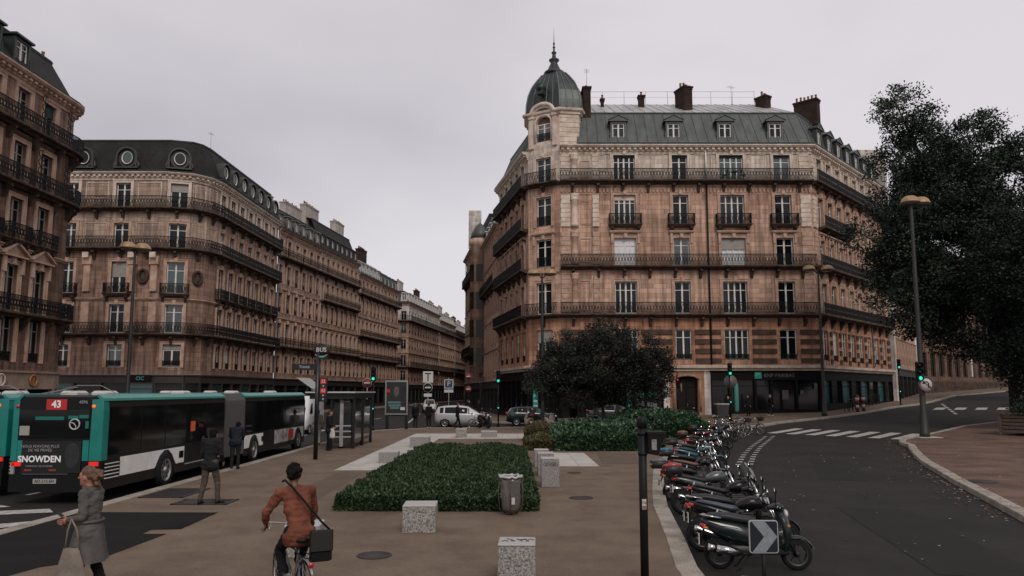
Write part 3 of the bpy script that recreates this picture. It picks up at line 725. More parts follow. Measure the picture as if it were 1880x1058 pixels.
# ---- turret above the eaves
def tur(off, z):
    pl = [TA, TB, (.9, .25), (1.5, 2.2), (.55, 4.2), (-1.65, 5.2), (-3.65, 4.2)]
    c = Vector((-1.2, 2.5)); return [((Vector(p) - c) * off + c).to_3d() + Vector((0, 0, z)) for p in pl]
b = MB(); pl = [TA, TB, (.9, .25), (1.5, 2.2), (.55, 4.2), (-1.65, 5.2), (-3.65, 4.2)]
# rusticated faces right of the window
for k in range(1, 6):
    a, c = Vector(pl[k]), Vector(pl[(k + 1)]); z = 24.3
    rz = math.atan2((c - a).y, (c - a).x); l = (c - a).length; q = MB()
    while z < 28.3: q.bev(.0, l, 0, .2, z + .03, z + .45, .02); z += .45
    q.box(.03, l - .03, .05, .3, 24.3, 28.5); q.build('turret_wall', TRIM_P, dome_b, (a.x, a.y, 0), rz)
a, c = Vector(pl[6]), Vector(pl[0]); q = MB(); q.quad((a.x, a.y, 24), (c.x, c.y, 24), (c.x, c.y, 28.6), (a.x, a.y, 28.6)); q.build('turret_wall', TRIM_P, dome_b)
# window wall of the turret: piers, arch, window, guard
q = MB(); w2 = 1.45; zs, zt = 25.45, 27.2; cx = tw / 2
q.box(0, cx - w2/2, 0, .4, 25.1, 28.0); q.box(cx + w2/2, tw, 0, .4, 25.1, 28.0); q.box(cx - w2/2, cx + w2/2, 0, .4, 25.1, zs)
n = 12; arc = [(cx - w2/2 * math.cos(math.pi * i / n), zt + .62 * math.sin(math.pi * i / n)) for i in range(n + 1)]
for i in range(n):
    (x0, z0), (x1, z1) = arc[i], arc[i + 1]; q.add([(x0, 0, z0), (x1, 0, z1), (x1, 0, 28.6), (x0, 0, 28.6), (x0, .4, z0), (x1, .4, z1)], [(0, 1, 2, 3), (0, 4, 5, 1)])
q.box(0, cx - w2/2, 0, .3, 28.0, 28.6); q.box(cx + w2/2, tw, 0, .3, 28.0, 28.6)
q.build('turret_wall', TRIM_P, dome_b, (*TA, 0), rzt)
q = MB(); prof = [(cx - (w2/2 + .12) * math.cos(math.pi * i / n), -.06, zt + .74 * math.sin(math.pi * i / n)) for i in range(n + 1)]
q.tube([(prof[0][0], -.06, zs)] + prof + [(prof[-1][0], -.06, zs)], .11, 6)
for s in (-1, 1): q.box(cx + s * 1.22 - .2, cx + s * 1.22 + .2, -.22, 0, 24.9, 27.9); q.box(cx + s * 1.22 - .26, cx + s * 1.22 + .26, -.3, 0, 27.7, 28.0)
q.build('turret_surround', TRIM_P, dome_b, (*TA, 0), rzt)
fr_ = Matrix.Translation((*TA, 0)) @ Matrix.Rotation(rzt, 4, 'Z')
wn = put_window(dome_b, fr_ @ Vector((cx, .2, zs)), rzt, w2, zt - zs, 2, PAINT, GL_SKY, True); guard(dome_b, wn, w2 + .1, 2, .8)
q = MB(); q.poly([(x, .25, z) for x, z in arc]); q.build('arch_fan', mat('arch_brown', (.16, .085, .055), .7, var=.4, scale=3), dome_b, (*TA, 0), rzt)
# cornice of the turret, arched over the window
q = MB(); prof2 = []
ar = [(cx - 1.15 * math.cos(math.pi * i / n), 28.05 + .78 * math.sin(math.pi * i / n)) for i in range(n + 1)]
q.tube([(-.35, -.28, 28.12), (cx - 1.3, -.28, 28.12)] + [(x, -.28, z + .1) for x, z in ar] + [(cx + 1.3, -.28, 28.12), (tw + .25, -.28, 28.12)], .19, 6)
q.tube([(-.25, -.12, 27.95), (cx - 1.2, -.12, 27.95)] + [(x * .98 + cx * .02, -.12, z - .12) for x, z in ar] + [(cx + 1.2, -.12, 27.95), (tw + .15, -.12, 27.95)], .16, 6)
for i in range(n):
    (x0, z0), (x1, z1) = ar[i], ar[i + 1]; q.add([(x0, -.1, 28.0), (x1, -.1, 28.0), (x1, -.1, z1), (x0, -.1, z0), (x0, 1.2, z0 + .1), (x1, 1.2, z1 + .1)], [(0, 1, 2, 3), (3, 2, 5, 4)])
q.build('arched_cornice', TRIM_P, dome_b, (*TA, 0), rzt)
q = MB(); rings = []
for o_, z in ((1.0, 27.75), (1.05, 27.8), (1.06, 28.0), (1.13, 28.1), (1.15, 28.3), (1.0, 28.36)): rings.append(tur(o_, z))
q.loft(rings, False); q.build('turret_cornice', TRIM_P, dome_b)
# dome: faceted shell with standing ribs
def dome_ring(t):
    tab = ((0, 1.07), (.2, 1.055), (.42, .985), (.62, .85), (.8, .64), (.92, .47), (1, .36)); k = .36
    for (a, ka), (c, kc) in zip(tab[:-1], tab[1:]):
        if a <= t <= c: k = ka + (kc - ka) * (t - a) / (c - a); break
    return tur(k, 28.3 + 4.35 * t)
NT = 14; rings = [dome_ring(i / NT) for i in range(NT + 1)]
q = MB(); q.loft(rings, True, True, False); dm = q.build('dome', COPPER, dome_b)
npl = len(rings[0])
for e in range(npl):
    a_, c_ = Vector(pl[e]), Vector(pl[(e + 1) % npl]); nn = max(2, round((c_ - a_).length / .62))
    for k in range(nn):
        path = [r[e].lerp(r[(e + 1) % npl], k / nn) for r in rings[:-1]]
        cz = Vector((-1.2, 2.5)); path = [p + Vector((p.x - cz.x, p.y - cz.y, .3)).normalized() * .02 for p in path]
        q = MB(); q.tube(path, .075 if k == 0 else .04, 5, True); q.build('dome_rib', mat('rib_zinc', (.12, .14, .13), .4, metal=.35), dm)
tc_ = Vector((-1.2, 2.5, 0))
q = MB(); q.lathe([(.95, 32.55), (.98, 32.75), (.7, 32.95), (.62, 33.05), (.42, 33.5), (.3, 33.75), (.48, 33.95), (.5, 34.05), (.22, 34.15), (.16, 34.6), (.24, 34.72), (.24, 34.8), (.1, 34.9), (.08, 35.2), (.15, 35.3), (.06, 35.42), (.1, 35.7), (.035, 35.85), (.022, 36.4), (.005, 37.4)], 12, tc_, smooth=True); q.build('finial', mat('lead_dark', (.035, .04, .038), .5, metal=.3), dome_b)
q = MB(); q.M = Matrix.Translation((-2.65, .25, 30.1)) @ Matrix.Rotation(rzt, 4, 'Z'); q.lathe([(.36, -.15), (.36, .6)], 12, (0, 0, .3), 'y'); q.box(-.3, .3, -.1, .5, -.35, .25); q.build('dome_dormer', COPPER, dm)
# ---- mansard in zinc
mansard(dome_b, [(.75, 0), F1, SR], 24.8, 28.35, 1.35, 31.0, 4.6, ZINC, ZINC_SHEEN, .92)
mansard(dome_b, [SLf, (TA[0] - .05, TA[1] + .6)], 24.8, 28.35, 1.35, 30.6, 4.6, ZINC, ZINC_SHEEN, .92)
b = MB(); b.poly([(1.5, 5.9, 30.98), (19.0, 5.9, 30.98), (24, 14, 30.98), (-2, 14, 30.98)]); b.build('roof_cap_unseen', ZINC_SHEEN, dome_b)  # flat cap out of view, added to block light through the roof
for u, w in fb: dormer(dome_b, (u - .45 + .1 * u * .04, .12, 25.15), 0, 1.45, 1.95, 1.6)
for i in range(7): dormer(dome_b, Matrix.Translation((21.7, 0, 0)) @ Matrix.Rotation(rzs, 4, 'Z') @ Vector((2.9 + i * 2.55, .12, 25.15)), rzs, 1.35, 1.9, 1.6)
# roof railing, chimneys, aerials
b = MB(); rail = [(1.6 + i * 2.15, 5.7 if i % 2 else 5.65, 30.9) for i in range(9)]
for p in rail: b.tube([p, (p[0], p[1], p[2] + 1.35)], .022, 5)
b.tube([(p[0], p[1], p[2] + 1.33) for p in rail], .018, 5); b.tube([(p[0], p[1], p[2] + .75) for p in rail], .012, 5); b.build('roof_railing', GREYP, dome_b)
chimney(dome_b, (1.75, 1.9, 27.8), 0, .7, 1.6, 2.9, 1); chimney(dome_b, (11.3, 3.6, 29.2), .35, .9, 1.6, 2.3, 3, BRICK)
chimney(dome_b, (7.4, 4.6, 30.0), 0, .55, .55, 1.2, 1); chimney(dome_b, (19.2, 4.4, 29.8), .6, .8, 1.2, 1.2, 2); chimney(dome_b, (2.6 + 1.0, 4.6, 30.0), 0, .3, .3, .9, 1)
chimney(dome_b, (23.6, 4.8, 28.2), rzs + 1.57, 2.2, .9, 2.5, 6)
def aerial(bld, loc, h=1.6):
    q = MB(); q.tube([(0, 0, 0), (0, 0, h)], .02, 5); q.tube([(-.5, 0, h * .9), (.5, 0, h * .95)], .012, 4)
    for i in range(5): q.tube([(-.4 + i * .2, -.25, h * .9 + i * .01), (-.4 + i * .2, .25, h * .9 + i * .01)], .008, 4)
    return q.build('aerial', GREYP, bld, loc, random.uniform(0, 2))
aerial(dome_b, (1.75, 1.2, 31.0), 1.5); aerial(dome_b, (16.2, 4.6, 30.4), 2.0)
# white party wall standing above the side roof
b = MB(); b.box(-.3, .3, -3.0, 5, 0, 29.4); pw_ = b.build('party_wall', ST_WHITE, dome_b, (34.2, 17.4, 0), rzs)
# balcony furniture: two folding chairs and a round table on the top balcony
for k, (x, nm) in enumerate(((13.9, 'left'), (15.5, 'right'))):
    t = empty('folding_chair', 'dark folding chair on the top balcony, %s of the round table' % nm, 'chair', (MO.x + x, MO.y - .42, 21.5), 1.57 * (1 if k else -1))
    q = MB(); q.box(-.2, .2, -.2, .2, .43, .46); q.build('seat', BLACK, t); q = MB(); q.box(-.2, .2, .17, .2, .6, .9); q.build('backrest', BLACK, t)
    for sx in (-.18, .18): q = MB(); q.tube([(sx, -.2, 0), (sx, .18, .9)], .015, 5); q.build('leg', BLACK, t); q = MB(); q.tube([(sx, .2, 0), (sx, -.15, .45)], .015, 5); q.build('leg', BLACK, t)
t = empty('balcony_table', 'small dark round table on the top balcony', 'table', (MO.x + 14.7, MO.y - .42, 21.5))
q = MB(); q.lathe([(.33, .7), (.33, .73)], 14); q.build('table_top', BLACK, t); q = MB(); q.tube([(0, 0, 0), (0, 0, .7)], .025, 6); q.lathe([(.2, 0), (.03, .05)], 8); q.build('leg', BLACK, t)
# ------------------------------------------------------------------ other buildings
def simple_levels(zs, hs, mats, rails, surs, trim=None, ws=None):
    L_ = []
    for i, z in enumerate(zs):
        L_.append(dict(z0=z - .35, z=z + .0, h=hs[i], mat=mats[i], rail=rails[i], sur=surs[i], slab=rails[i] != 'full', trim=trim or TRIM, ws=(ws[i] if ws else 1)))
        if rails[i] == 'guard': L_[-1]['z'] = z + .3; L_[-1]['h'] = hs[i] - .2
    return L_
def even(l, sp, w, m=1.0):
    n = max(1, int((l - 2 * m) / sp) + 1); s = (l - 2 * m) / max(1, n - 1) if n > 1 else 0
    return [(m + i * s, w) if n > 1 else (l / 2, w) for i in range(n)]

# ---- building with the rounded corner and the oval dormers
BO = Vector((-33.0, 68.0))
rnd_b = empty('rounded_building', 'stone building with rounded corner, slate roof and oval dormer windows', 'building', (BO.x, BO.y, 0))
rg = random.Random(8)
cv = [(-9.5, 0), (.3, 0), (2.7, .7), (3.65, 1.9), (4.0, 3.6), (4.4, 21.0)]
bl = [dict(z0=4.25, z=4.9, h=2.1, mat=ST_B, rail='guard', gh=.6, sur=0, slab=False),
      dict(z0=7.6, z=8.0, h=2.7, mat=ST_B, rail='full', sur=1), dict(z0=11.3, z=11.7, h=3.0, mat=ST_B, rail='single', sur=1),
      dict(z0=15.6, z=16.0, h=2.35, mat=ST_PINK, rail='full', sur=1, panel=True), dict(z0=19.4, z=19.8, h=2.4, mat=ST_PINK, rail='full', sur=0, trim=TRIM_P, panel=True)]
SB = segs(cv); bb = []
for i, (a, c, l, rz) in enumerate(SB):
    if i == 0: bb.append([(1.2, 1.2), (6.0, 1.4)])
    elif i == len(SB) - 1: bb.append([(1.2 + k * 2.42, 1.15) for k in range(7)])
    else: bb.append([])
# the second bay of the corner shows one broad window
bb[1] = [(SB[1][2] / 2 + .1, 1.55)]
facade(rnd_b, cv, bl, bb, 22.8, 2, rng=rg)
cornice(rnd_b, cv, 23.2, .55, TRIM_P); mansard(rnd_b, cv, 23.2, 26.7, 1.1, 27.2, 3, SLATE, ZINC)
oval_dormer(rnd_b, (-7.4, .0, 23.6), 0, 1.0); oval_dormer(rnd_b, (-3.3, .0, 23.6), 0, 1.0)
a, c, l, rz = SB[1]; mid = (a + c) / 2; oval_dormer(rnd_b, (mid.x, mid.y, 23.6), rz, 1.0)
a, c, l, rz = SB[-1]
for k in range(7): oval_dormer(rnd_b, Matrix.Translation((a.x, a.y, 0)) @ Matrix.Rotation(rz, 4, 'Z') @ Vector((1.2 + k * 2.42, .0, 23.6)), rz, .95)
for x in (-6.4, -2.2, -.2):     # pilasters, wreath medallions and little square blocks under the balcony
    b = MB(); b.box(x - .35, x + .35, -.14, 0, 8.2, 10.9); b.box(x - .3, x + .3, -.2, 0, 11.9, 14.4); b.box(x - .42, x + .42, -.3, 0, 14.4, 15.2); b.build('pilaster', TRIM, rnd_b)
    b = MB(); b.box(x - .28, x + .28, -.62, -.5, 15.0, 15.5); b.build('block_ornament', TRIM_P, rnd_b)
for (x, y, rz_) in ((-1.2, 0, 0), (3.2, 1.35, R(50))):
    b = MB(); ov = [(.42 * math.cos(q), -.12, .62 * math.sin(q)) for q in [2 * math.pi * i / 16 for i in range(16)]]; b.tube(ov + [ov[0]], .14, 6, False); b.ell((0, -.02, 0), (.34, .1, .52), 12, 7); b.build('medallion', TRIM_D, rnd_b, (x, y, 13.3), rz_)
for (a_, c_, l_, rz_) in SB:
    if l_ > 3: shopfront(rnd_b, a_, c_, .1, 4.2, [1] * max(2, int(l_ / 2.4)), mat('shop_brown', (.035, .028, .022), .6, var=.4, scale=3), [SHOP_T, GL_D, SHOP_G], .75)
    else: shopfront(rnd_b, a_, c_, .1, 4.2, [1], MATS['shop_brown'], [SHOP_G], .75)
b = MB(); b.box(-1.9, .1, -.24, -.12, 3.6, 4.15); sg = b.build('shop_sign', SHOP, rnd_b); b = MB(); text_mb(b, 'CIC', .46, face_m((-.9, -.25, 3.86)), .006); b.build('lettering', mat('letter_teal', (.05, .22, .2), .5, emit=(.05, .3, .28, .25)), sg)
chimney(rnd_b, (-1.2, 15.5, 26.2), R(84), 4.2, .9, 3.0, 9, PLASTER, ph=.35); chimney(rnd_b, (0.4, 19.5, 26.2), R(84), 1.6, .9, 2.2, 4, PLASTER, ph=.35); aerial(rnd_b, (-1.6, 14.5, 29.2), 3.2)
b = MB(); b.poly([(-9, 3, 27.1), (0, 5, 27.1), (1, 22, 27.1), (-9, 22, 27.1)]); b.build('roof_cap_unseen', ZINC, rnd_b)  # unseen cap closing this roof too, added to keep light out

# ---- dark building at the left edge
AO = Vector((-30.4, 36.0))
lft_b = empty('edge_building', 'dark sooty stone building at the left edge with pediments over its windows', 'building', (AO.x, AO.y, 0))
rg = random.Random(3)
av = [(0, -6), (0, 13.2)]
for i in range(1, 5):
    q = R(90) * i / 4; av.append((-1.9 + 1.9 * math.cos(q), 13.2 + 1.9 * math.sin(q)))
av.append((-8, 15.1))
al = [dict(z0=4.0, z=4.5, h=2.7, mat=ST_SOOT, rail='guard', gh=.6, sur=0, slab=False), dict(z0=7.1, z=7.5, h=2.9, mat=ST_SOOT, rail='full', sur=3),
      dict(z0=11.55, z=11.9, h=2.6, mat=ST_SOOT, rail='single', sur=0), dict(z0=15.05, z=15.4, h=2.6, mat=ST_SOOT, rail='full', sur=0), dict(z0=18.6, z=19.0, h=2.4, mat=ST_LEFT, rail='full', sur=0, panel=True)]
SA = segs(av); ab = []
for i, (a, c, l, rz) in enumerate(SA):
    if i == 0: ab.append([(1.3 + k * 2.62, 1.2) for k in range(7)])
    elif i == 2: ab.append([])
    else: ab.append([])
facade(lft_b, av, al, ab, 22.0, 2, rng=rg, paint=PAINT_D)
cornice(lft_b, av, 22.4, .6, TRIM); mansard(lft_b, av, 22.4, 25.4, 1.6, 25.9, 3, SLATE, ZINC, 0)
for k in range(6): dormer(lft_b, Matrix.Rotation(R(90), 4, 'Z') @ Vector((-4.7 + k * 2.62 + .0, .3, 22.75)) , R(90), 1.5, 1.9, 1.7, mat('dormer_dark', (.03, .036, .036), .5, metal=.3), GL_D, 1)
# ribbed zinc facets of the roof beside the rounded end
for i in range(2, len(av) - 1):
    pass
b = MB(); b.box(-.35, .05, -.12, .3, .05, 4.0)
for (a_, c_, l_, rz_) in SA: shopfront(lft_b, a_, c_, .1, 3.95, [1] * max(1, int(l_ / 2.6)), mat('shop_stone', (.30, .22, .17), .85, var=.4, scale=1.5), [GL_D], 1.1)
for y, m_ in ((8.0, TRIM_P), (11.0, mat('sign_brass', (.35, .16, .06), .5, metal=.3))):
    b = MB(); ov = [(.18, .34 * math.cos(q), .34 * math.sin(q)) for q in [2 * math.pi * i / 16 for i in range(16)]]; b.tube(ov + [ov[0]], .06, 6, False); b.box(.1, .2, -.09, .09, -.25, .25); b.build('shop_emblem', m_, lft_b, (0, y, 3.4))
for yy in (4.6, 9.85, 12.6):      # scrolled iron brackets standing above the top balconies
    for zz in (15.4, 19.0):
        b = MB()
        for k in range(3):
            ov = [(.45 + .0 * q, .0 + .26 * math.cos(q), zz + 1.25 + k * .55 + .24 * math.sin(q)) for q in [.6 + 1.7 * math.pi * i / 12 for i in range(13)]]; b.tube(ov, .035, 4)
        b.tube([(.45, 0, zz), (.45, 0, zz + 2.6)], .03, 4); b.build('iron_scroll', IRON, lft_b, (0, yy, 0))
b = MB(); b.box(-5, -3.2, 4, 6.6, 27.6, 30.5); chimney(lft_b, (-3.0, 2.0, 25.2), 0, .9, 2.2, 1.8, 3); chimney(lft_b, (-2.2, 13.2, 24.0), 0, .45, .45, 1.5, 1)

# ---- row of houses down the street on the left
def row_house(name, label, O, poly, zs, hs, mats, rails, surs, eave, roof, detail, spacing, ww, chs=(), dorm=None, shop=None, pipes=True, trim=None, seed=1, depth_roof=3, group=None, winp=None):
    O = Vector(O); e = empty(name, label, 'building', (O.x, O.y, 0), 0, group); rgx = random.Random(seed); P = [rel(p, O) for p in poly]
    lv = simple_levels(zs, hs, mats, rails, surs, trim); S = segs(P)
    facade(e, P, lv, [even(l, spacing, ww, spacing * .45) for (a, c, l, rz) in S], eave - .4, detail, rng=rgx, kindrail=1 if detail else 0, panel=False, paint=winp or PAINT_D)
    cornice(e, P, eave, .5, trim or TRIM, False, .6); mansard(e, P, eave, eave + roof[0], roof[1], eave + roof[0] + .8, depth_roof, roof[2], roof[3] if len(roof) > 3 else ZINC)
    for (a, c, l, rz) in S:
        shopfront(e, a, c, .05, zs[0] - .4, [1] * max(1, int(l / 3)), shop or mat('shop_dark', (.02, .017, .015), .6, var=.4, scale=3), [GL_D, SHOP_G], .8)
        if dorm:
            for u, w in even(l, spacing, ww, spacing * .45): dormer(e, Matrix.Translation((a.x, a.y, 0)) @ Matrix.Rotation(rz, 4, 'Z') @ Vector((u, .1, eave + .35)), rz, 1.2, 1.6, 1.3, dorm, None, 1)
    if pipes: a, c, l, rz = S[0]; q = Matrix.Translation((a.x, a.y, 0)) @ Matrix.Rotation(rz, 4, 'Z') @ Vector((.15, -.12, 0)); pipe(e, q.x, q.y, 4, eave - .3, GREYP, .06)
    for (x, y, rz, w, d, h, n, m) in chs: chimney(e, (x - O.x, y - O.y, eave + roof[0] - 1), rz, w, d, h, n, m, ph=.4)
    b = MB(); back = [(P[-1][0] - 12, P[-1][1]), (P[0][0] - 12, P[0][1])] if P[0][0] + O.x < 0 and name != 'street_house_right' else [(P[-1][0] + 10, P[-1][1]), (P[0][0] + 10, P[0][1])]
    return e
def Lp(t): return (-28.6 + 6.8 * t, 89.2 + 51 * t)       # line of the left-hand row
G_L = 'houses along the left side of the street'
def on(t0, t1): return [Lp(t0), Lp(t1)]
W5 = [ST_LEFT, ST_LEFT, ST_LEFT, ST_PINK, ST_PINK]
row_house('street_house', 'stone house with small zinc dormers right after the rounded corner building', Lp(0), on(0, .26), [4.6, 8.2, 12.0, 15.6, 19.2], [2.3, 2.8, 2.6, 2.5, 2.2], W5, ['guard', 'full', 'guard', 'guard', 'full'], [0, 1, 1, 0, 0], 22.6, (2.9, 1.2, SLATE), 1, 2.0, 1.05,
          [(-31.5, 92, R(82), 3.0, .9, 3.0, 6, PLASTER), (-30.2, 99, R(82), 5.0, .9, 3.2, 8, PLASTER)], mat('dormer_grey', (.16, .155, .15), .6, var=.3, scale=3), seed=21, group=G_L)
row_house('street_house', 'stone house with tall dark slate roof and planted balconies in the left row', Lp(.26), on(.26, .56), [4.6, 8.2, 12.0, 15.4, 19.2], [2.3, 2.8, 2.6, 2.5, 2.3], W5, ['guard', 'full', 'guard', 'full', 'full'], [0, 0, 0, 0, 0], 22.8, (4.2, 1.6, SLATE), 1, 1.9, 1.0,
          [(-29.3, 105, R(82), 4.5, .9, 3.0, 9, PLASTER), (-27.9, 116, R(82), 3.6, .9, 3.2, 7, PLASTER)], mat('dormer_dk', (.035, .033, .03), .6), seed=22, group=G_L)
row_house('street_house', 'stone house with white dormers and a brick chimney in the left row', Lp(.56), on(.56, .79), [4.6, 8.0, 11.6, 15.0, 18.4], [2.3, 2.7, 2.4, 2.4, 2.2], W5, ['guard', 'full', 'full', 'guard', 'full'], [0, 0, 0, 0, 0], 21.6, (2.6, 1.0, SLATE_Z), 1, 1.9, 1.0,
          [(-25.6, 124, R(82), 3.0, .9, 3.2, 8, BRICK)], mat('dormer_white', (.5, .48, .46), .6), seed=23, group=G_L)
row_house('street_house', 'stone house with grey zinc attic ending the first block of the left row', Lp(.79), on(.79, 1.0) + [(-26.5, 142.5)], [4.6, 8.0, 11.6, 15.0, 18.4], [2.3, 2.7, 2.4, 2.4, 2.2], W5, ['guard', 'full', 'full', 'guard', 'full'], [0, 0, 0, 0, 0], 21.4, (3.0, 1.8, SLATE_Z), 1, 1.9, 1.0, [], mat('dormer_zinc', (.12, .13, .13), .5, metal=.3), seed=24, group=G_L)
FAR = [((-21.0, 150.0), (-17.6, 178.0), 20.6, 'pale roofed stone house across the side street, first of the far block', ST_LEFT, 31), ((-17.6, 178.2), (-15.3, 197), 19.6, 'stone house with white attic, second of the far block on the left', ST_PEACH, 32),
       ((-15.3, 197.2), (-13.4, 215), 18.8, 'narrow stone house with chimneys, third of the far block on the left', ST_LEFT, 33), ((-13.4, 215.2), (-11.2, 240), 18.4, 'farthest stone house visible where the left row meets the right row', ST_PINK, 34)]
for p0, p1, ev, lb, m_, sd_ in FAR:
    po = [p0, p1] if sd_ != 31 else [(-30, 150.0), p0, p1]
    row_house('street_house', lb, p0, po, [4.4, 7.6, 10.8, 14.0, 17.0], [2.3, 2.3, 2.2, 2.2, 1.9], [m_] * 4 + [ST_WHITE], ['guard', 'full', 'guard', 'guard', 'full'], [None] * 5, ev, (2.6, 1.5, SLATE_Z), 0, 2.3, 1.1,
              [(p0[0] - 2.5, p0[1] + 3, R(83), 3.2, .8, 3.0, 6, PLASTER), ((p0[0] + p1[0]) / 2 - 2, (p0[1] + p1[1]) / 2, R(83), 2.5, .8, 2.6, 5, BRICK if sd_ % 2 else PLASTER)], mat('dormer_white', (.5, .48, .46)), seed=sd_, group=G_L)
# ---- right side of the street, beyond the domed building
row_house('street_house', 'narrow peach rendered house adjoining the left wall of the domed building', (-1.5, 80.1), [(-3.6, 95.0), (-1.45, 80.2)], [4.2, 7.8, 11.2, 14.6, 18.0], [2.6, 2.5, 2.3, 2.3, 2.0], [ST_PEACH] * 5, ['guard', 'guard', 'guard', 'full', None], [0, 0, 0, 0, 0], 21.0, (2.4, 1.3, SLATE_Z), 1, 2.2, 1.05, [], mat('dormer_white', (.5, .48, .46)), seed=41, depth_roof=2)
tur_b = row_house('street_house', 'tall stone house with a round corner bay and domed top far down the right side', (-4.0, 96.0), [(-7.2, 116.0), (-4.05, 95.6), (-1.5, 95.4)], [4.2, 8.0, 11.6, 15.2, 18.8], [2.6, 2.6, 2.4, 2.4, 2.2], [ST_LEFT] * 5, ['guard', 'full', 'guard', 'guard', 'full'], [0, 0, 0, 0, 0], 23.0, (3.2, 1.3, SLATE), 1, 2.3, 1.1, [], None, seed=42, depth_roof=2)
b = MB(); b.lathe([(1.25, 5), (1.25, 21.5), (1.5, 21.7), (1.5, 22.3), (1.2, 22.5)], 14, (-.2, -.4, 0)); b.build('round_bay', ST_PEACH, tur_b)
b = MB(); b.lathe([(1.25, 22.4), (1.15, 23.2), (.75, 24.0), (.3, 24.5), (.02, 24.7)], 14, (-.2, -.4, 0)); b.build('bay_dome', ZINC, tur_b)
b = MB(); b.box(-1.9, -.2, 3, 3.6, 22, 27.2); b.build('party_wall', ST_WHITE, tur_b)
for z in (6, 9.6, 13.2, 16.8):
    for a in (R(215), R(270)):
        q = MB(); q.box(-.4, .4, 1.18, 1.3, 0, 2.2); q.build('window', GL_D, tur_b, (-.2, -.4, z), a + R(90) + R(180))
row_house('street_house', 'distant stone house closing the right side of the street', (-7.4, 118), [(-8.6, 240.0), (-7.4, 117.5)], [4.2, 7.8, 11.2, 14.6], [2.4, 2.3, 2.2, 2.2], [ST_LEFT] * 4, ['guard', 'full', 'guard', 'guard'], [None] * 4, 19.5, (2.6, 1.3, SLATE_Z), 0, 3.0, 1.1, [], None, seed=43, depth_roof=2)
# ---- buildings up the side street on the right
e2 = row_house('side_street_house', 'pale narrow house beyond the right end of the domed building', (41.2, 80.3), [(41.2, 80.4), (52.6, 96.6)], [5.6, 9.0, 12.4, 15.8], [2.5, 2.4, 2.4, 2.2], [ST_PEACH] * 4, ['guard', 'guard', 'guard', 'full'], [0, 0, 0, 0], 18.8, (2.4, 1.2, SLATE_Z), 1, 2.3, 1.05, [], None, seed=51)
b = MB(); b.box(-5, 3, 6, 16, 18, 31.5); b.build('rear_block', ST_WHITE, e2)
RO = Vector((53.2, 97.2))
ins_b = empty('long_building', 'long plain brown building with rows of dark windows behind the big trees', 'building', (RO.x, RO.y, 0))
ipoly = [(0, 0), (26, 20), (44, 42)]
il = [dict(z0=1.0, z=4.6, h=3.2, mat=ST_SOOT, rail=None, sur=None, slab=False), dict(z0=9.0, z=10.2, h=3.0, mat=ST_SOOT, rail=None, sur=None), dict(z0=14.2, z=15.2, h=3.0, mat=ST_SOOT, rail=None, sur=None)]
facade(ins_b, ipoly, il, [[(1.8 + i * 2.55, 1.55) for i in range(12)], [(1.8 + i * 2.6, 1.5) for i in range(10)]], 19.5, 1, rng=random.Random(4), paint=mat('frame_dark', (.03, .028, .026), .6))
cornice(ins_b, ipoly, 20, .5, TRIM, False, .6); mansard(ins_b, ipoly, 20, 23, 2, 24, 4, SLATE, ZINC)
b = MB(); sweep(b, ipoly, [(0, 1), (.18, 1), (.18, 3.9), (.1, 4.1), (0, 4.1)]); b.build('plinth', TRIM_D, ins_b)
# ------------------------------------------------------------------ ground, pavements, markings
ASPH = mat('asphalt', (.027, .0245, .0215), .9, var=.3, scale=.35, col2=(.017, .0155, .014), fine=(160, .3), bump=.25, bscale=120, spec=.25, spots=(.55, .12, .12))
PAVE = mat('pavement_asphalt', (.168, .124, .089), .9, var=.25, scale=.45, col2=(.135, .098, .07), fine=(90, .35), bump=.25, bscale=110, spec=.25, spots=(2.2, .07, .3))
PAVE_R = mat('pavement_leafy', (.165, .105, .080), .9, var=.45, scale=.5, col2=(.09, .056, .042), fine=(70, .45), bump=.3, bscale=90, spec=.25, spots=(2.8, .1, .4))
SLABW = mat('pale_paving', (.47, .44, .40), .85, var=.25, scale=1.5, fine=(40, .12))
PATCH = mat('bitumen_patch', (.015, .014, .013), .95, spec=.12, var=.3, scale=1.2, fine=(120, .3))
LINE = mat('road_paint', (.52, .50, .46), .8, var=.5, scale=6, col2=(.24, .23, .21), fine=(60, .25))
def road():
    xs = [-300, -200, -120, -80, -60, -45] + [-40 + 4 * i for i in range(10)] + [i * 1.25 for i in range(0, 45)] + [60, 70, 85, 100, 130, 180, 300]
    ys = [-40, -20, -5, 10, 20, 30] + [34 + 1.25 * i for i in range(46)] + [95, 105, 120, 140, 170, 210, 260, 330, 420]
    vs = [(x, y, G(x, y)) for y in ys for x in xs]; n = len(xs)
    fs = [(j * n + i, j * n + i + 1, (j + 1) * n + i + 1, (j + 1) * n + i) for j in range(len(ys) - 1) for i in range(n - 1)]
    me = bpy.data.meshes.new('road'); me.from_pydata(vs, [], fs); me.materials.append(ASPH); o = inst('road', me, None); o['kind'] = 'structure'
road()
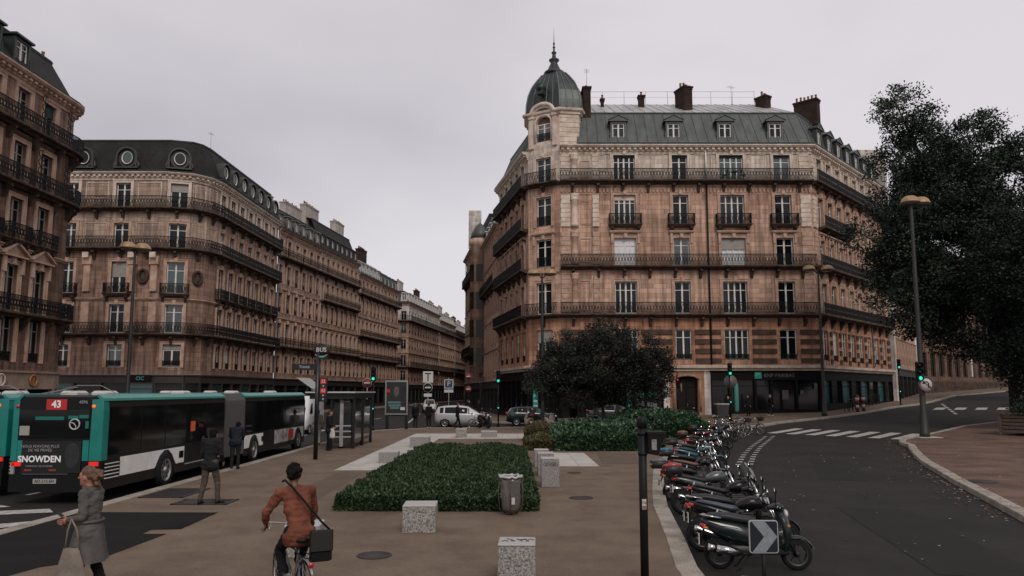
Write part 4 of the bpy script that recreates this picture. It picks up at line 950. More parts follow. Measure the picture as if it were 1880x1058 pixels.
plaza = [(-9.65, -3), (-9.65, 46.5), (-9.2, 49.6), (-7.7, 52.0), (-5, 53.6), (0, 54.2), (6, 54.6), (10, 55), (11.3, 56), (11.6, 58), (11.3, 60.6), (10, 61.8), (5, 62), (-.5, 62.4), (-2.6, 64.2), (-3.7, 67), (-5.6, 80), (-6.6, 96), (-9.8, 118), (-10.6, 240),
         (-3, 240), (0, 120), (3, 99), (5, 71), (22, 71), (36, 86), (49, 103), (70, 122), (88, 146), (100, 140), (82, 112), (54.5, 91.5), (44.2, 78.5), (40.5, 74.3), (36.4, 70.8), (30.5, 64.2), (27.7, 61.4), (24.6, 58.6), (22.6, 57.2), (20, 55.2), (17.4, 52.4), (15.2, 51.2), (13.2, 49.4), (11.8, 46.3), (9.5, 39.8), (7.5, 34), (6.4, 30.2), (5.48, 26.9), (4.9, 24.5), (4.42, 22.0), (3.95, 19.6), (3.55, 17.3), (3.09, 13.7), (2.76, 11.4), (2.55, 8), (2.5, -3)]
KH = .13
pv = sheet('pavement', plaza, KH, PAVE, 2.5)
rpave = [(8, -8), (8.5, 4), (9.4, 11), (10.73, 15.9), (12.06, 19.5), (13.1, 22.4), (14.2, 25.2), (15.4, 28.3), (16.7, 31.2), (18.1, 34.2), (19.3, 36.6), (19.9, 38.6), (20.7, 40.1), (22.1, 41.6), (24.9, 44.4), (29.2, 48.6), (34.6, 52.2), (45, 58), (70, 72), (120, 95), (120, -8)]
pr = sheet('pavement', rpave, KH, PAVE_R, 2.5)
lp1 = [(-26.6, -10), (-26.6, 51), (-27.4, 54), (-30, 55.6), (-60, 56), (-60, -10)]; pl1 = sheet('pavement', lp1, KH, PAVE, 4)
lp2 = [(-60, 64), (-34, 64.4), (-30.5, 65.4), (-27.8, 67.6), (-26.2, 71), (-25.2, 89), (-18.4, 140), (-19.5, 143), (-30, 144), (-60, 144)]; pl2 = sheet('pavement', lp2, KH, PAVE, 4)
lp3 = [(-60, 147.5), (-19.5, 148), (-17.8, 149.5), (-14.4, 178), (-8.6, 240), (-60, 240)]; pl3 = sheet('pavement', lp3, KH, PAVE, 5)
def kerbs(parent, line, near=60, width=.32, inside=1):
    """kerb stones one by one along an open line; pavement lies on the left-hand side when inside = 1"""
    for a, c in zip(line[:-1], line[1:]):
        a, c = Vector(a), Vector(c); d = c - a; l = d.length
        n = max(1, round(l / 1.0)) if min(a.y, c.y) < near else 1
        for i in range(n):
            p = a + d * (i / n); q = a + d * ((i + 1) / n); t = (q - p).normalized(); nv = Vector((-t.y, t.x)) * inside; g_ = t * .006
            k = MB(); P = [p - nv * .012 + g_, q - nv * .012 - g_, q + nv * width - g_, p + nv * width + g_]; b_ = .02
            lo = [(v.x, v.y, G(v.x, v.y) - .05) for v in P]; m1 = [(v.x, v.y, G(v.x, v.y) + KH - .012) for v in P]
            cc = (p + q) / 2 + nv * width / 2; hi = [(v.x + (cc.x - v.x) * .05, v.y + (cc.y - v.y) * .05, G(v.x, v.y) + KH + .012 + random.uniform(0, .006)) for v in P]
            if inside < 0: lo.reverse(); m1.reverse(); hi.reverse()
            k.loft([lo, m1, hi]); k.build('kerb_stone', KERB, parent)
kerbs(pv, list(reversed(plaza[0:16])), inside=1)
kerbs(pv, list(reversed(plaza[30:])), inside=1)
kerbs(pr, rpave[1:19], inside=-1)
kerbs(pl1, lp1[:5], 0, inside=1); kerbs(pl2, lp2[:8], 0, inside=-1)
# pale paving round the planted bed, slab by slab
def slabs(x0, x1, y0, y1, nx, ny, parent):
    for i in range(nx):
        for j in range(ny):
            a, c = x0 + (x1 - x0) * i / nx, x0 + (x1 - x0) * (i + 1) / nx; d, e = y0 + (y1 - y0) * j / ny, y0 + (y1 - y0) * (j + 1) / ny
            q = MB(); q.bev(a + .006, c - .006, d + .006, e - .006, KH - .03, KH + .012 + random.uniform(0, .003), .006); q.build('paving_slab', SLABW, parent)
slabs(-5.9, -4.0, 25.0, 41.3, 3, 16, pv); slabs(-5.9, 1.2, 41.3, 46.0, 8, 4, pv); slabs(.95, 3.05, 26.3, 31.8, 3, 6, pv)
# dark bitumen infill by the kerb, iron grates, covers
def patch(name, pts, m, off): return sheet(name, pts, off, m, 5, None, pv)
patch('bitumen_patch', [(-9.33, 16.45), (-6.35, 16.4), (-6.3, 14.45), (-6.83, 14.4), (-6.8, 14.0), (-6.35, 14.0), (-6.45, 12.0), (-7.05, 11.4), (-7.2, 10.7), (-9.33, 10.6)], PATCH, KH + .006)
def grate(x0, x1, y0, y1, name='iron_grate'):
    q = MB(); z = KH + .006; q.box(x0, x1, y0, y0 + .06, z, z + .016); q.box(x0, x1, y1 - .06, y1, z, z + .016); q.box(x0, x0 + .06, y0, y1, z, z + .016); q.box(x1 - .06, x1, y0, y1, z, z + .016)
    n = int((x1 - x0) / .09)
    for i in range(1, n): x = x0 + (x1 - x0) * i / n; q.box(x - .02, x + .02, y0, y1, z, z + .01)
    q.mi = 1; q.quad((x0, y0, z - .001), (x1, y0, z - .001), (x1, y1, z - .001), (x0, y1, z - .001)); return q.build(name, [mat('cast_iron', (.05, .045, .042), .7, metal=.4), PATCH], pv)
grate(-9.2, -8.1, 18.6, 20.3); grate(-7.9, -6.6, 17.5, 18.3)
q = MB(); q.lathe([(.34, KH + .004), (.34, KH + .016), (.3, KH + .018), (.3, KH + .012)], 20, (-7.5, 18.0, 0)); q.build('cover_plate', MATS['cast_iron'], pv)
q = MB(); q.lathe([(.45, KH + .004), (.45, KH + .014)], 20, (13.6, 21.9, 0)); q.build('cover_plate', MATS['cast_iron'], pr)
# asphalt repairs and covers
PAVE_2 = mat('pavement_repair', (.125, .094, .070), .9, var=.25, scale=.8, col2=(.10, .074, .055), fine=(90, .35), bump=.25, bscale=110, spec=.25)
ASPH_2 = mat('asphalt_repair', (.019, .0175, .016), .9, var=.25, scale=.6, col2=(.015, .0138, .0125), fine=(160, .3), bump=.25, bscale=120, spec=.25)
for pts in ([(-5.6, 17.5), (-4.7, 17.4), (-4.75, 24.6), (-5.65, 24.7)], [(-3.6, 5.5), (-.4, 5.3), (-.35, 6.6), (-3.55, 6.8)], [(3.2, 27), (4.6, 27.0), (5.2, 31.6), (3.6, 31.6)]): sheet('asphalt_repair', pts, KH + .004, PAVE_2, 5, None, pv)
for pts in ([(6.4, 11.5), (7.9, 11.2), (9.2, 17.6), (7.7, 18.0)], [(9.6, 23.5), (10.9, 23.0), (13.4, 30.0), (12.1, 30.5)], [(12.6, 33.2), (14.6, 32.6), (15.1, 34.0), (13.1, 34.7)], [(-14.6, 10), (-13.2, 10), (-13.2, 16.4), (-14.6, 16.4)]): o_ = sheet('road_repair', pts, .006, ASPH_2, 5, 'structure')
for x, y, r, z, pa in ((1.7, 18.6, .3, KH, pv), (-2.2, 12.2, .28, KH, pv), (2.0, 24.2, .22, KH, pv)):
    q = MB(); q.lathe([(r, z + .004), (r, z + .014), (r * .88, z + .016), (r * .88, z + .010)], 20, (x, y, 0)); q.build('cover_plate', MATS['cast_iron'], pa)
# road paint
def stripe(pts, name='road_marking', off=.012): 
    o = sheet(name, pts, off, LINE, 1.2, 'structure'); return o
za = Vector((16.0, 47.6)); zb = Vector((21.9, 41.3)); zd = Vector((3.0, 3.25))
for i in range(7):
    a = za.lerp(zb, (i + .15) / 7); c = za.lerp(zb, (i + .68) / 7); stripe([tuple(a), tuple(c), tuple(c + zd), tuple(a + zd)], 'zebra_stripe')
for i in range(7):
    a = Vector((37.5, 67.0)).lerp(Vector((48, 62.5)), (i + .1) / 7); c = Vector((37.5, 67.0)).lerp(Vector((48, 62.5)), (i + .62) / 7); zd2 = Vector((2.0, 2.8)); stripe([tuple(a), tuple(c), tuple(c + zd2), tuple(a + zd2)], 'zebra_stripe')
for i in range(6):
    a = Vector((36.0 + i * 1.3, 60.8 + i * 2.6)); stripe([(a.x, a.y), (a.x + .22, a.y - .1), (a.x + 1.0, a.y + 1.6), (a.x + .8, a.y + 1.7)])
edge = [(5.9, 15.0), (6.5, 20.0), (7.3, 24.5), (8.3, 28.0), (9.8, 32.2), (11.6, 36.8), (13.9, 42.2), (15.4, 45.6)]
for a, c in zip(edge[3:-1], edge[4:]):
    a, c = Vector(a), Vector(c); d = c - a; n = max(1, int(d.length / 1.05)); t = d.normalized(); nv = Vector((-t.y, t.x))
    for k in range(n):
        for off in (0, .42):
            p = a + d * (k / n) - nv * off + t * (.35 if off else 0); stripe([tuple(p), tuple(p - nv * .2), tuple(p - nv * .2 + t * .36), tuple(p + t * .36)])
stripe([(3.35, 11.2), (4.3, 10.95), (4.36, 11.1), (3.42, 11.4)]); stripe([(4.35, 10.6), (4.62, 10.5), (4.55, 11.15), (4.4, 11.25)])
for i in range(8): x = -11.0 - i * 1.9; stripe([(x, 49.0), (x - .9, 49.0), (x - .9, 53.0), (x, 53.0)], 'zebra_stripe')
for y0 in (56.5, 64, 72, 82): stripe([(-13.5, y0), (-13.3, y0), (-13.1, y0 + 4), (-13.3, y0 + 4)])
stripe([(-11, 55), (-10.7, 55), (-12.8, 66), (-13.1, 66)]); stripe([(-9, 64), (-8.8, 64), (-11, 90), (-11.2, 90)])
for pts in ([(-11.6, 14.0), (-9.95, 15.6), (-9.95, 16.2), (-11.8, 14.8)], [(-12.2, 16.6), (-10.4, 17.2), (-10.8, 17.7), (-12.4, 17.2)], [(-13.4, 17.2), (-11.9, 18.0), (-12.4, 18.3), (-13.6, 17.6)]): stripe(pts)
stripe([(-12.9, 20), (-12.75, 20), (-12.75, 47), (-12.9, 47)])
# fallen leaves and litter along the right-hand kerb and on the road
q = MB(); rl_ = random.Random(2)
for i in range(900):
    k = rl_.choice([0, 0, 0, 1, 2])
    if k == 0:
        j = rl_.randrange(3, 12); a, c = Vector(rpave[j]), Vector(rpave[j + 1]); p = a.lerp(c, rl_.random()); off = rl_.gauss(-.25, .28); t = (c - a).normalized(); p = p + Vector((t.y, -t.x)) * (off if off < 0 else off) ; z = KH if off > .02 else 0
    elif k == 1: p = Vector((rl_.uniform(12, 30), rl_.uniform(14, 42))); z = KH
    else: p = Vector((rl_.uniform(5.5, 16), rl_.uniform(10, 38))); z = 0
    inside_r = any(True for _ in [0]) and (p.x > 8 + (p.y + 8) * .06 and p.x > (10.73 + (p.y - 15.9) * .395 if p.y > 15.9 else 9.6))
    z = KH if inside_r else 0.0
    s = rl_.uniform(.025, .06); an = rl_.uniform(0, 6.3); u = Vector((math.cos(an), math.sin(an))) * s; v = Vector((-u.y, u.x)) * .6; zz = G(p.x, p.y) + z + .02
    q.mi = rl_.randrange(3); q.add([(p.x - u.x, p.y - u.y, zz), (p.x - v.x, p.y - v.y, zz + .008), (p.x + u.x, p.y + u.y, zz + .004), (p.x + v.x, p.y + v.y, zz + .012)], [(0, 1, 2, 3)])
lo_ = q.build('fallen_leaves', [mat('leaf_dry', (.20, .13, .07), .8), mat('leaf_brown', (.09, .05, .03), .8), mat('litter_pale', (.36, .33, .28), .8)]); tag(lo_, 'dry fallen leaves and scraps scattered along the right kerb', 'leaves', kind='stuff')

# ------------------------------------------------------------------ vegetation
LEAF = [mat('leaf_dark', (.010, .017, .013), .6, spec=.2), mat('leaf_mid', (.024, .036, .024), .55, spec=.25), mat('leaf_light', (.046, .066, .042), .5, spec=.3)]
HEDGE = [mat('hedge_dark', (.014, .026, .012), .65, spec=.15), mat('hedge_mid', (.036, .064, .028), .6, spec=.2), mat('hedge_light', (.060, .095, .042), .55, spec=.25), mat('hedge_red', (.13, .05, .03), .6)]
LAUREL = [mat('laurel_dark', (.014, .036, .018), .4, spec=.4), mat('laurel_mid', (.030, .070, .032), .35, spec=.5), mat('laurel_light', (.065, .125, .055), .35, spec=.5)]
YEL = [mat('yellow_dark', (.04, .035, .014), .6), mat('yellow_mid', (.085, .072, .026), .6), mat('yellow_light', (.13, .11, .04), .6)]
PURP = [mat('purple_dark', (.010, .0095, .009), .5, spec=.3), mat('purple_mid', (.020, .021, .017), .5, spec=.3), mat('purple_green', (.032, .044, .026), .5, spec=.3)]
BARK = mat('bark', (.035, .028, .022), .95, var=.5, scale=6, bump=.5, bscale=20)
def leafmesh(name, pts, mats, wts, parent, rnd, label=None, tone=None):
    """pts: (pos, size, out normal); each leaf a folded diamond"""
    if isinstance(pts, list): pts = (np.array([tuple(p) for p, s, n in pts]), np.array([s for p, s, n in pts]), np.array([tuple(n) for p, s, n in pts]))
    P, S, NR = pts; n = len(P); g = np.random.default_rng(rnd.randrange(10 ** 6)); S = S[:, None]
    unit = lambda v: v / (np.linalg.norm(v, axis=1, keepdims=True) + 1e-9)
    d = unit(g.normal(size=(n, 3)) * (1, 1, .7) + NR * .9); a = unit(np.cross(d, g.normal(size=(n, 3)))); e = np.cross(d, a) * .18
    V = np.stack([P, P + d * S * .5 + a * S * .32 + e * S, P + d * S, P + d * S * .5 - a * S * .32 + e * S], 1).reshape(-1, 3)
    b = np.arange(n)[:, None] * 4; F = np.stack([b + (0, 1, 2), b + (0, 2, 3)], 1).reshape(-1)
    me = bpy.data.meshes.new(name); me.vertices.add(4 * n); me.vertices.foreach_set('co', V.ravel()); me.loops.add(6 * n); me.loops.foreach_set('vertex_index', F.astype(np.int32))
    me.polygons.add(2 * n); me.polygons.foreach_set('loop_start', (np.arange(2 * n) * 3).astype(np.int32))
    for m in mats: me.materials.append(m)
    w = np.array(wts, float); mi = g.choice(len(mats), n, p=w / w.sum()); mi = mi if tone is None else np.where(g.random(n) < .72, tone, mi); me.polygons.foreach_set('material_index', np.repeat(mi, 2).astype(np.int32)); me.update(); me.validate()
    o = inst(name, me, parent)
    if label: o['label'] = label
    return o
def tree(name, label, loc, trunk, lobes, clumps, per, csz, lsz, mats, wts, seed, limbs=7, tr=.3, group=None):
    """trunk: list of points; lobes: (centre, radii); clumps of leaves through the lobes"""
    rnd = random.Random(seed); e = empty(name, label, 'tree', loc, 0, group); q = MB()
    n = len(trunk); q.tube(trunk, [tr * (1 - .5 * i / (n - 1)) * (1.35 if i == 0 else 1) for i in range(n)], 9)
    top = Vector(trunk[-1]); ends = []
    for i in range(limbs):
        c, r = lobes[i % len(lobes)]; c = Vector(c); t = c + Vector((rnd.uniform(-.6, .6) * r[0], rnd.uniform(-.6, .6) * r[1], rnd.uniform(-.3, .7) * r[2])); s = Vector(trunk[rnd.randrange(max(1, n // 2), n)])
        m = s.lerp(t, .45) + Vector((rnd.uniform(-.5, .5), rnd.uniform(-.5, .5), .5)); q.tube([s, s.lerp(m, .5) + Vector((0, 0, .15)), m, t], [tr * .5, tr * .4, tr * .28, tr * .08], 6)
        for k in range(3):
            u = m.lerp(t, .3 + .25 * k); w = u + Vector((rnd.uniform(-1, 1), rnd.uniform(-1, 1), rnd.uniform(-.2, .9))) * max(.4, r[0] * .35); q.tube([u, u.lerp(w, .5) + Vector((0, 0, .1)), w], [tr * .18, tr * .12, tr * .03], 5)
    q.build('trunk', BARK, e); PP, SS, NN, TT = [], [], [], []; g = np.random.default_rng(seed)
    vol = [r[0] * r[1] * r[2] for c, r in lobes]
    for i in range(clumps):
        c, r = lobes[rnd.choices(range(len(lobes)), vol)[0]]
        while True:
            d = Vector((rnd.uniform(-1, 1), rnd.uniform(-1, 1), rnd.uniform(-1, 1)))
            if d.length <= 1: break
        if d.length > .01: d = d.normalized() * (d.length ** .65)
        p = Vector((c[0] + d.x * r[0], c[1] + d.y * r[1], c[2] + d.z * r[2]))
        if noise.noise(p * .45 + Vector((seed, 0, 0))) < -.36: continue
        k = int(per * rnd.uniform(.5, 1.3)); sz = csz * rnd.uniform(.6, 1.25)
        o = np.clip(g.normal(size=(k, 3)), -1.7, 1.7) * (.5 * sz, .5 * sz, .34 * sz); PP.append(o + tuple(p)); SS.append(lsz * g.uniform(.6, 1.25, k)); TT.append(np.full(k, rnd.choices(range(len(mats)), wts)[0])); NN.append(np.array(d) * .5 + o / (np.linalg.norm(o, axis=1, keepdims=True) + 1e-6) * .6)
    leafmesh('crown', (np.concatenate(PP), np.concatenate(SS), np.concatenate(NN)), mats, wts, e, rnd, None, np.concatenate(TT)); return e
# big trees on the right
tree('plane_tree', 'tall dark leafy tree behind the right lamp post, its top against the sky', (34.6, 51, .5), [(0, 0, 0), (-.2, 0, 3), (-.8, 0, 6), (-1.6, .2, 9.5), (-2.6, 0, 13)],
     [((-3.8, 0, 11.5), (5.2, 5, 4.6)), ((-5.6, .3, 17.2), (3.6, 3.6, 3.8)), ((-6.9, 0, 21.8), (2.0, 2.0, 2.4)), ((-8.3, -.4, 13.3), (3.0, 2.8, 1.9)), ((-1.8, .2, 19.4), (2.8, 2.8, 2.6)), ((-6.6, 0, 8.8), (3.2, 3.2, 2.9)), ((1.2, 0, 16.8), (3.2, 3.2, 2.8)), ((-3.2, .4, 16.0), (4, 3.6, 3.4)), ((-2.6, -.4, 6.4), (3.2, 2.6, 2.6)), ((-7.6, 0, 23.4), (1.1, 1.1, 1.3)), ((3.4, 0, 12.5), (3.0, 3, 3.0))],
     1350, 165, .92, .19, LEAF, [5, 4, 2], 4, 20, .42)
tree('plane_tree', 'broad dark tree filling the right edge beside the lamp, over the planter', (35.5, 44.5, .3), [(0, 0, 0), (0, 0, 2.5), (-.3, 0, 5), (-.5, 0, 8)],
     [((-2.5, 0, 9.0), (4.4, 4.2, 4.4)), ((-3.4, 0, 5.2), (3.2, 3, 2.7)), ((-.5, 0, 12.6), (3.4, 3.2, 2.6)), ((-4.6, .5, 11.0), (2.2, 2.2, 2.4)), ((0, .5, 6), (3, 3, 3)), ((-3.6, 0, 3.6), (2.2, 2.4, 1.5))], 900, 150, .88, .185, LEAF, [7, 3, .6], 7, 12, .35)
tree('plane_tree', 'smaller tree farther up the side street, low over the road', (58, 76, 1.4), [(0, 0, 0), (0, 0, 2.4), (-.2, 0, 4.5), (-.3, 0, 6.5)],
     [((-1.2, 0, 7.0), (5.0, 4.0, 4.6)), ((-5.4, .5, 8.4), (3.0, 3, 3.2)), ((1.5, 0, 10.5), (4.4, 4, 3.4)), ((-2.4, 0, 11.6), (3.6, 3, 3))], 420, 110, 1.1, .26, LEAF, [7, 3, .5], 9, 10, .3)
# small spreading tree in front of the domed building
tree('purple_tree', 'low spreading dark purple tree in front of the domed building', (6.0, 49.5, KH + .05), [(0, 0, 0), (.1, 0, .8), (.0, 0, 1.5), (-.2, 0, 2.4)],
     [((0, 0, 4.5), (3.6, 3.0, 2.0)), ((-2.5, 0, 4.0), (2.2, 2.2, 1.4)), ((2.6, 0, 4.4), (2.1, 2.2, 1.6)), ((.2, 0, 6.1), (1.9, 1.8, 1.2)), ((-3.8, -.4, 3.4), (1.3, 1.3, .8)), ((3.7, 0, 3.5), (1.0, 1.2, 1.2)), ((1.2, 0, 3.0), (2.6, 2, .8)), ((-2.0, -.3, 5.3), (1.8, 1.6, 1.1)), ((2.0, 0, 5.6), (1.7, 1.6, 1.1)), ((-4.3, -.6, 3.0), (1.0, 1.2, .8)), ((-1.2, -.5, 3.1), (2.4, 1.8, .9)), ((-1.6, -.2, 2.3), (2.6, 1.8, .75)), ((2.2, 0, 2.3), (2.3, 1.8, .75))], 1050, 105, .52, .13, PURP, [5, 4, 2.2], 12, 14, .16)
def hedge(name, label, x0, x1, y0, y1, h, n, lsz, mats, wts, seed, up=.9, bump=.12, core=None, grassy=False, rise=0):
    rnd = random.Random(seed); e = empty(name, label, 'hedge', ((x0 + x1) / 2, (y0 + y1) / 2, KH)); cx, cy = (x0 + x1) / 2, (y0 + y1) / 2
    def H(x, y):
        ed = min(x - x0, x1 - x, y - y0, y1 - y); r = ss(-.05, .7, ed)
        return (h + rise * (y - y0) / (y1 - y0)) * (.66 + .34 * r) + bump * noise.noise(Vector((x * .8, y * .8, seed))) + bump * .6 * noise.noise(Vector((x * 2.6, y * 2.6, seed + 3)))
    q = MB(); nx, ny = max(3, int((x1 - x0) / .35)), max(3, int((y1 - y0) / .35)); m = .06
    grid = [[(x0 + m + (x1 - x0 - 2 * m) * i / nx, y0 + m + (y1 - y0 - 2 * m) * j / ny) for i in range(nx + 1)] for j in range(ny + 1)]
    vs = [(x - cx, y - cy, H(x, y) - .07) for row in grid for x, y in row]; fs = [(j * (nx + 1) + i, j * (nx + 1) + i + 1, (j + 1) * (nx + 1) + i + 1, (j + 1) * (nx + 1) + i) for j in range(ny) for i in range(nx)]
    q.add(vs, fs)
    ring = [(i, 0) for i in range(nx + 1)] + [(nx, j) for j in range(1, ny + 1)] + [(i, ny) for i in range(nx - 1, -1, -1)] + [(0, j) for j in range(ny - 1, 0, -1)]
    top = [vs[j * (nx + 1) + i] for i, j in ring]; q.loft([[(x, y, -.08) for x, y, z in top], top], False)
    q.build('shrub_core', core or mats[0], e); pts = []; A = (x1 - x0) * (y1 - y0); P = 2 * h * (x1 - x0) + 2 * h * (y1 - y0) * .6; nt_ = int(n * A / (A + P))
    for i in range(n):
        if i < nt_: x = x0 + (x1 - x0) * rnd.random(); y = y0 + (y1 - y0) * rnd.random() ** 1.25; z = H(x, y) - rnd.random() * .09; nr = Vector((0, 0, up * 1.6)) if grassy else Vector((rnd.gauss(0, .3), -.2, up))
        else:
            k = rnd.choices([0, 1, 2, 3], [1.6 * (x1 - x0), y1 - y0, y1 - y0, .3 * (x1 - x0)])[0]
            x = [rnd.uniform(x0, x1), x0, x1, rnd.uniform(x0, x1)][k]; y = [y0, rnd.uniform(y0, y1), rnd.uniform(y0, y1), y1][k]; z = rnd.random() * H(x, y); o = [Vector((0, -1, 0)), Vector((-1, 0, 0)), Vector((1, 0, 0)), Vector((0, 1, 0))][k]
            bl = .10 * noise.noise(Vector((x * 2, y * 2, z * 2))); x += o.x * (bl + .02); y += o.y * (bl + .02); nr = o * .7 + Vector((0, 0, .7))
        w = Vector((x - cx, y - cy, z)); pts.append((w, lsz * rnd.uniform(.6, 1.3), nr))
    leafmesh('foliage', pts, mats, wts, e, rnd); return e
hedge('low_hedge', 'low clipped dark green hedge bed in the middle of the square', -3.85, .5, 16.6, 30.8, .48, 88000, .078, HEDGE, [4, 5, 2.4, .03], 3, 1.1, .15, None, True)
hedge('laurel_hedge', 'glossy green laurel hedge behind the pale paving', 2.0, 6.6, 32.9, 41.5, .98, 16000, .18, LAUREL, [3, 4, 3], 5, .8, .2)
hedge('laurel_hedge', 'taller laurel clump by the parked motorbikes, right of the laurel hedge', 6.8, 10.6, 40.5, 50.5, 1.3, 12000, .2, LAUREL, [4, 4, 2], 6, .8, .28)
hedge('clipped_hedge', 'yellow brown clipped hedge left of the laurel hedge', .65, 2.0, 33.2, 36.0, .66, 6500, .1, YEL, [4, 4, 2], 7, .9, .06)
hedge('clipped_hedge', 'upper yellow brown clipped hedge, behind the lower one', .75, 2.1, 38.2, 41.0, 1.02, 5200, .1, YEL, [4, 4, 1.5], 8, .9, .05)
# ================================================================== vehicles
def wheel_parts(parent, loc, r, w, rim_m, spokes=5, axis='y', rz=0, name='wheel', tyre_r=.28):
    """wheel part with tyre and rim as sub-parts; axle along y"""
    hub = MB(); hub.lathe([(r * .2, -w * .42), (r * .2, w * .42)], 10, (0, 0, 0), 'y'); h = hub.build(name, rim_m, parent, loc, rz)
    t = MB(); ri = r * (1 - tyre_r); prof = [(ri, -w * .4), (r * .93, -w * .5), (r, -w * .25), (r, w * .25), (r * .93, w * .5), (ri, w * .4)]
    t.lathe(prof + [prof[0]], 24, (0, 0, 0), 'y', False); t.build('tyre', RUBBER, h)
    q = MB(); q.lathe([(ri * 1.01, -w * .42), (ri * .88, -w * .42), (ri * .88, w * .42), (ri * 1.01, w * .42)], 20, (0, 0, 0), 'y', False)
    for i in range(spokes):
        a = 2 * math.pi * i / spokes; q.M = Matrix.Rotation(a, 4, 'Y'); q.box(-ri * .09, ri * .09, -w * .3, w * .3, r * .1, ri * .95); q.M = None
    q.build('rim', rim_m, h); return h
GL_CAR = mat('car_glass', (.012, .013, .013), .08, spec=.22)
def profile_box(b, st):
    """loft body from stations (x, w_sill, w_belt, w_top, z_sill, z_belt, z_top)"""
    rings = []
    for x, ws, wb, wt, zs, zb, zt in st:
        zm = zs + (zb - zs) * .45; zz = zb + (zt - zb) * .9
        hr = [(ws, zs), (wb * .99, zm), (wb, zb - .06), (wb * .985, zb), (wt, zz), (wt * .85, zt)]
        rings.append([(x, y, z) for y, z in hr] + [(x, -y, z) for y, z in reversed(hr)])
    b.loft(rings, True, True, True)
def car(name, label, loc, rz, paint, st, wins, wx, wr=.31, W=1.74, extra=None, group=None, rear_red=True):
    e = empty(name, label, 'car', loc, rz, group); b = MB(); profile_box(b, st); body = b.build('body', paint, e)
    for i, j, f0, f1 in wins:                       # side windows between stations, both sides
        for s in (1, -1):
            A, B = st[i], st[j]; q = MB()
            def P(S, k): w = S[2] * .985 + (S[3] - S[2] * .985) * k; return (S[0], s * (w + .012), S[5] + (S[6] - S[5]) * .9 * k)
            a0 = [x for x in P(A, .08)]; b0 = [x for x in P(B, .08)]; b1 = [x for x in P(B, .9)]; a1 = [x for x in P(A, .9)]
            mixx = lambda p, r, t: tuple(p[n] + (r[n] - p[n]) * t for n in range(3))
            q.poly([mixx(a0, b0, f0), mixx(a0, b0, f1), mixx(a1, b1, f1), mixx(a1, b1, f0)]); q.build('side_window', GL_CAR, e)
    def glassq(i, j, name):
        A, B = st[i], st[j]; q = MB(); n = .02 * (1 if B[0] > A[0] else -1)
        q.poly([(A[0] + n, A[2] * .82, A[5] + (A[6] - A[5]) * .9 + .02), (A[0] + n, -A[2] * .82 if 0 else -A[3] * .95, A[6] * .985 + .012), (B[0] + n, -B[3] * .95, B[6] + .012), (B[0] + n, B[3] * .95, B[6] + .012), (A[0] + n, A[3] * .95, A[6] * .985 + .012)][1:]); q.build(name, GL_M, e)
    extra and extra(e, st)
    for x in wx:
        for s in (1, -1):
            wheel_parts(e, (x, s * (W / 2 - .07), wr), wr, .2, ALU, 7)
            q = MB(); q.lathe([(wr * 1.16, W / 2 - .035), (wr * 1.16, W / 2 - .012)], 20, (x, 0, wr + .01), 'y')
            if s < 0: q.v = [(a, -c, d) for a, c, d in q.v]
            q.build('wheel_arch', BLACK, e)
    r0 = st[0]; f0 = st[-1]
    for s in (1, -1):
        q = MB(); q.ell((st[1][0] - .02, s * (st[1][2] - .06), st[1][5] - .02), (.08, .07, .13), 8, 6); q.build('tail_light', LAMP_RED, e)
        q = MB(); q.ell((st[-2][0] + .08, s * (st[-2][2] - .18), st[-2][5] - .08), (.16, .13, .07), 8, 6); q.build('headlight', mat('lamp_clear', (.5, .5, .5), .1, spec=1), e)
        q = MB(); k = len(st) // 2 + 1; q.ell((st[k][0] + .35, s * (st[k][2] + .1), st[k][5] + .08), (.06, .1, .07), 8, 6); q.build('mirror', paint, e)
    q = MB(); q.box(st[-2][0] - .05, st[-1][0] + .02, -.55, .55, .28, .46); q.box(st[0][0] - .02, st[1][0] + .05, -.55, .55, .3, .42); q.build('bumper', BLACK, e)
    q = MB(); q.box(st[0][0] - .035, st[0][0] - .01, -.26, .26, .55, .66); q.build('number_plate', WHITE, e)
    return e
def ws_(e, st, fi=(5, 6), ri=(2, 3)):
    """windscreen and rear window as proud panes"""
    for (i, j), nm in ((fi, 'windscreen'), (ri, 'rear_window')):
        A, B = st[i], st[j]; q = MB(); lift = .014
        pts = [(A[0], A[3] * .84, A[6] + lift), (B[0], B[3] * .84, B[6] + lift), (B[0], -B[3] * .84, B[6] + lift), (A[0], -A[3] * .84, A[6] + lift)]
        q.poly(pts); q.build(nm, GL_CAR, e)
HATCH = [(-2.0, .62, .7, .6, .4, .78, .95), (-1.94, .78, .84, .68, .28, .92, 1.0), (-1.62, .8, .86, .60, .22, .98, 1.36), (-1.2, .8, .87, .58, .2, .97, 1.45), (-.3, .8, .87, .58, .2, .95, 1.49), (.35, .8, .87, .57, .2, .93, 1.44), (1.15, .8, .86, .66, .2, .92, 1.0), (1.75, .78, .82, .6, .24, .8, .86), (2.0, .6, .66, .5, .34, .6, .68)]
MPV = [(-2.1, .62, .72, .66, .42, .85, 1.1), (-2.04, .8, .86, .70, .28, 1.0, 1.2), (-1.86, .82, .88, .64, .22, 1.03, 1.52), (-1.4, .82, .88, .61, .2, 1.02, 1.6), (-.3, .82, .88, .61, .2, 1.0, 1.63), (.45, .82, .88, .6, .2, .98, 1.55), (1.3, .82, .87, .68, .2, .97, 1.06), (1.9, .78, .82, .6, .24, .82, .88), (2.13, .6, .66, .5, .34, .6, .68)]
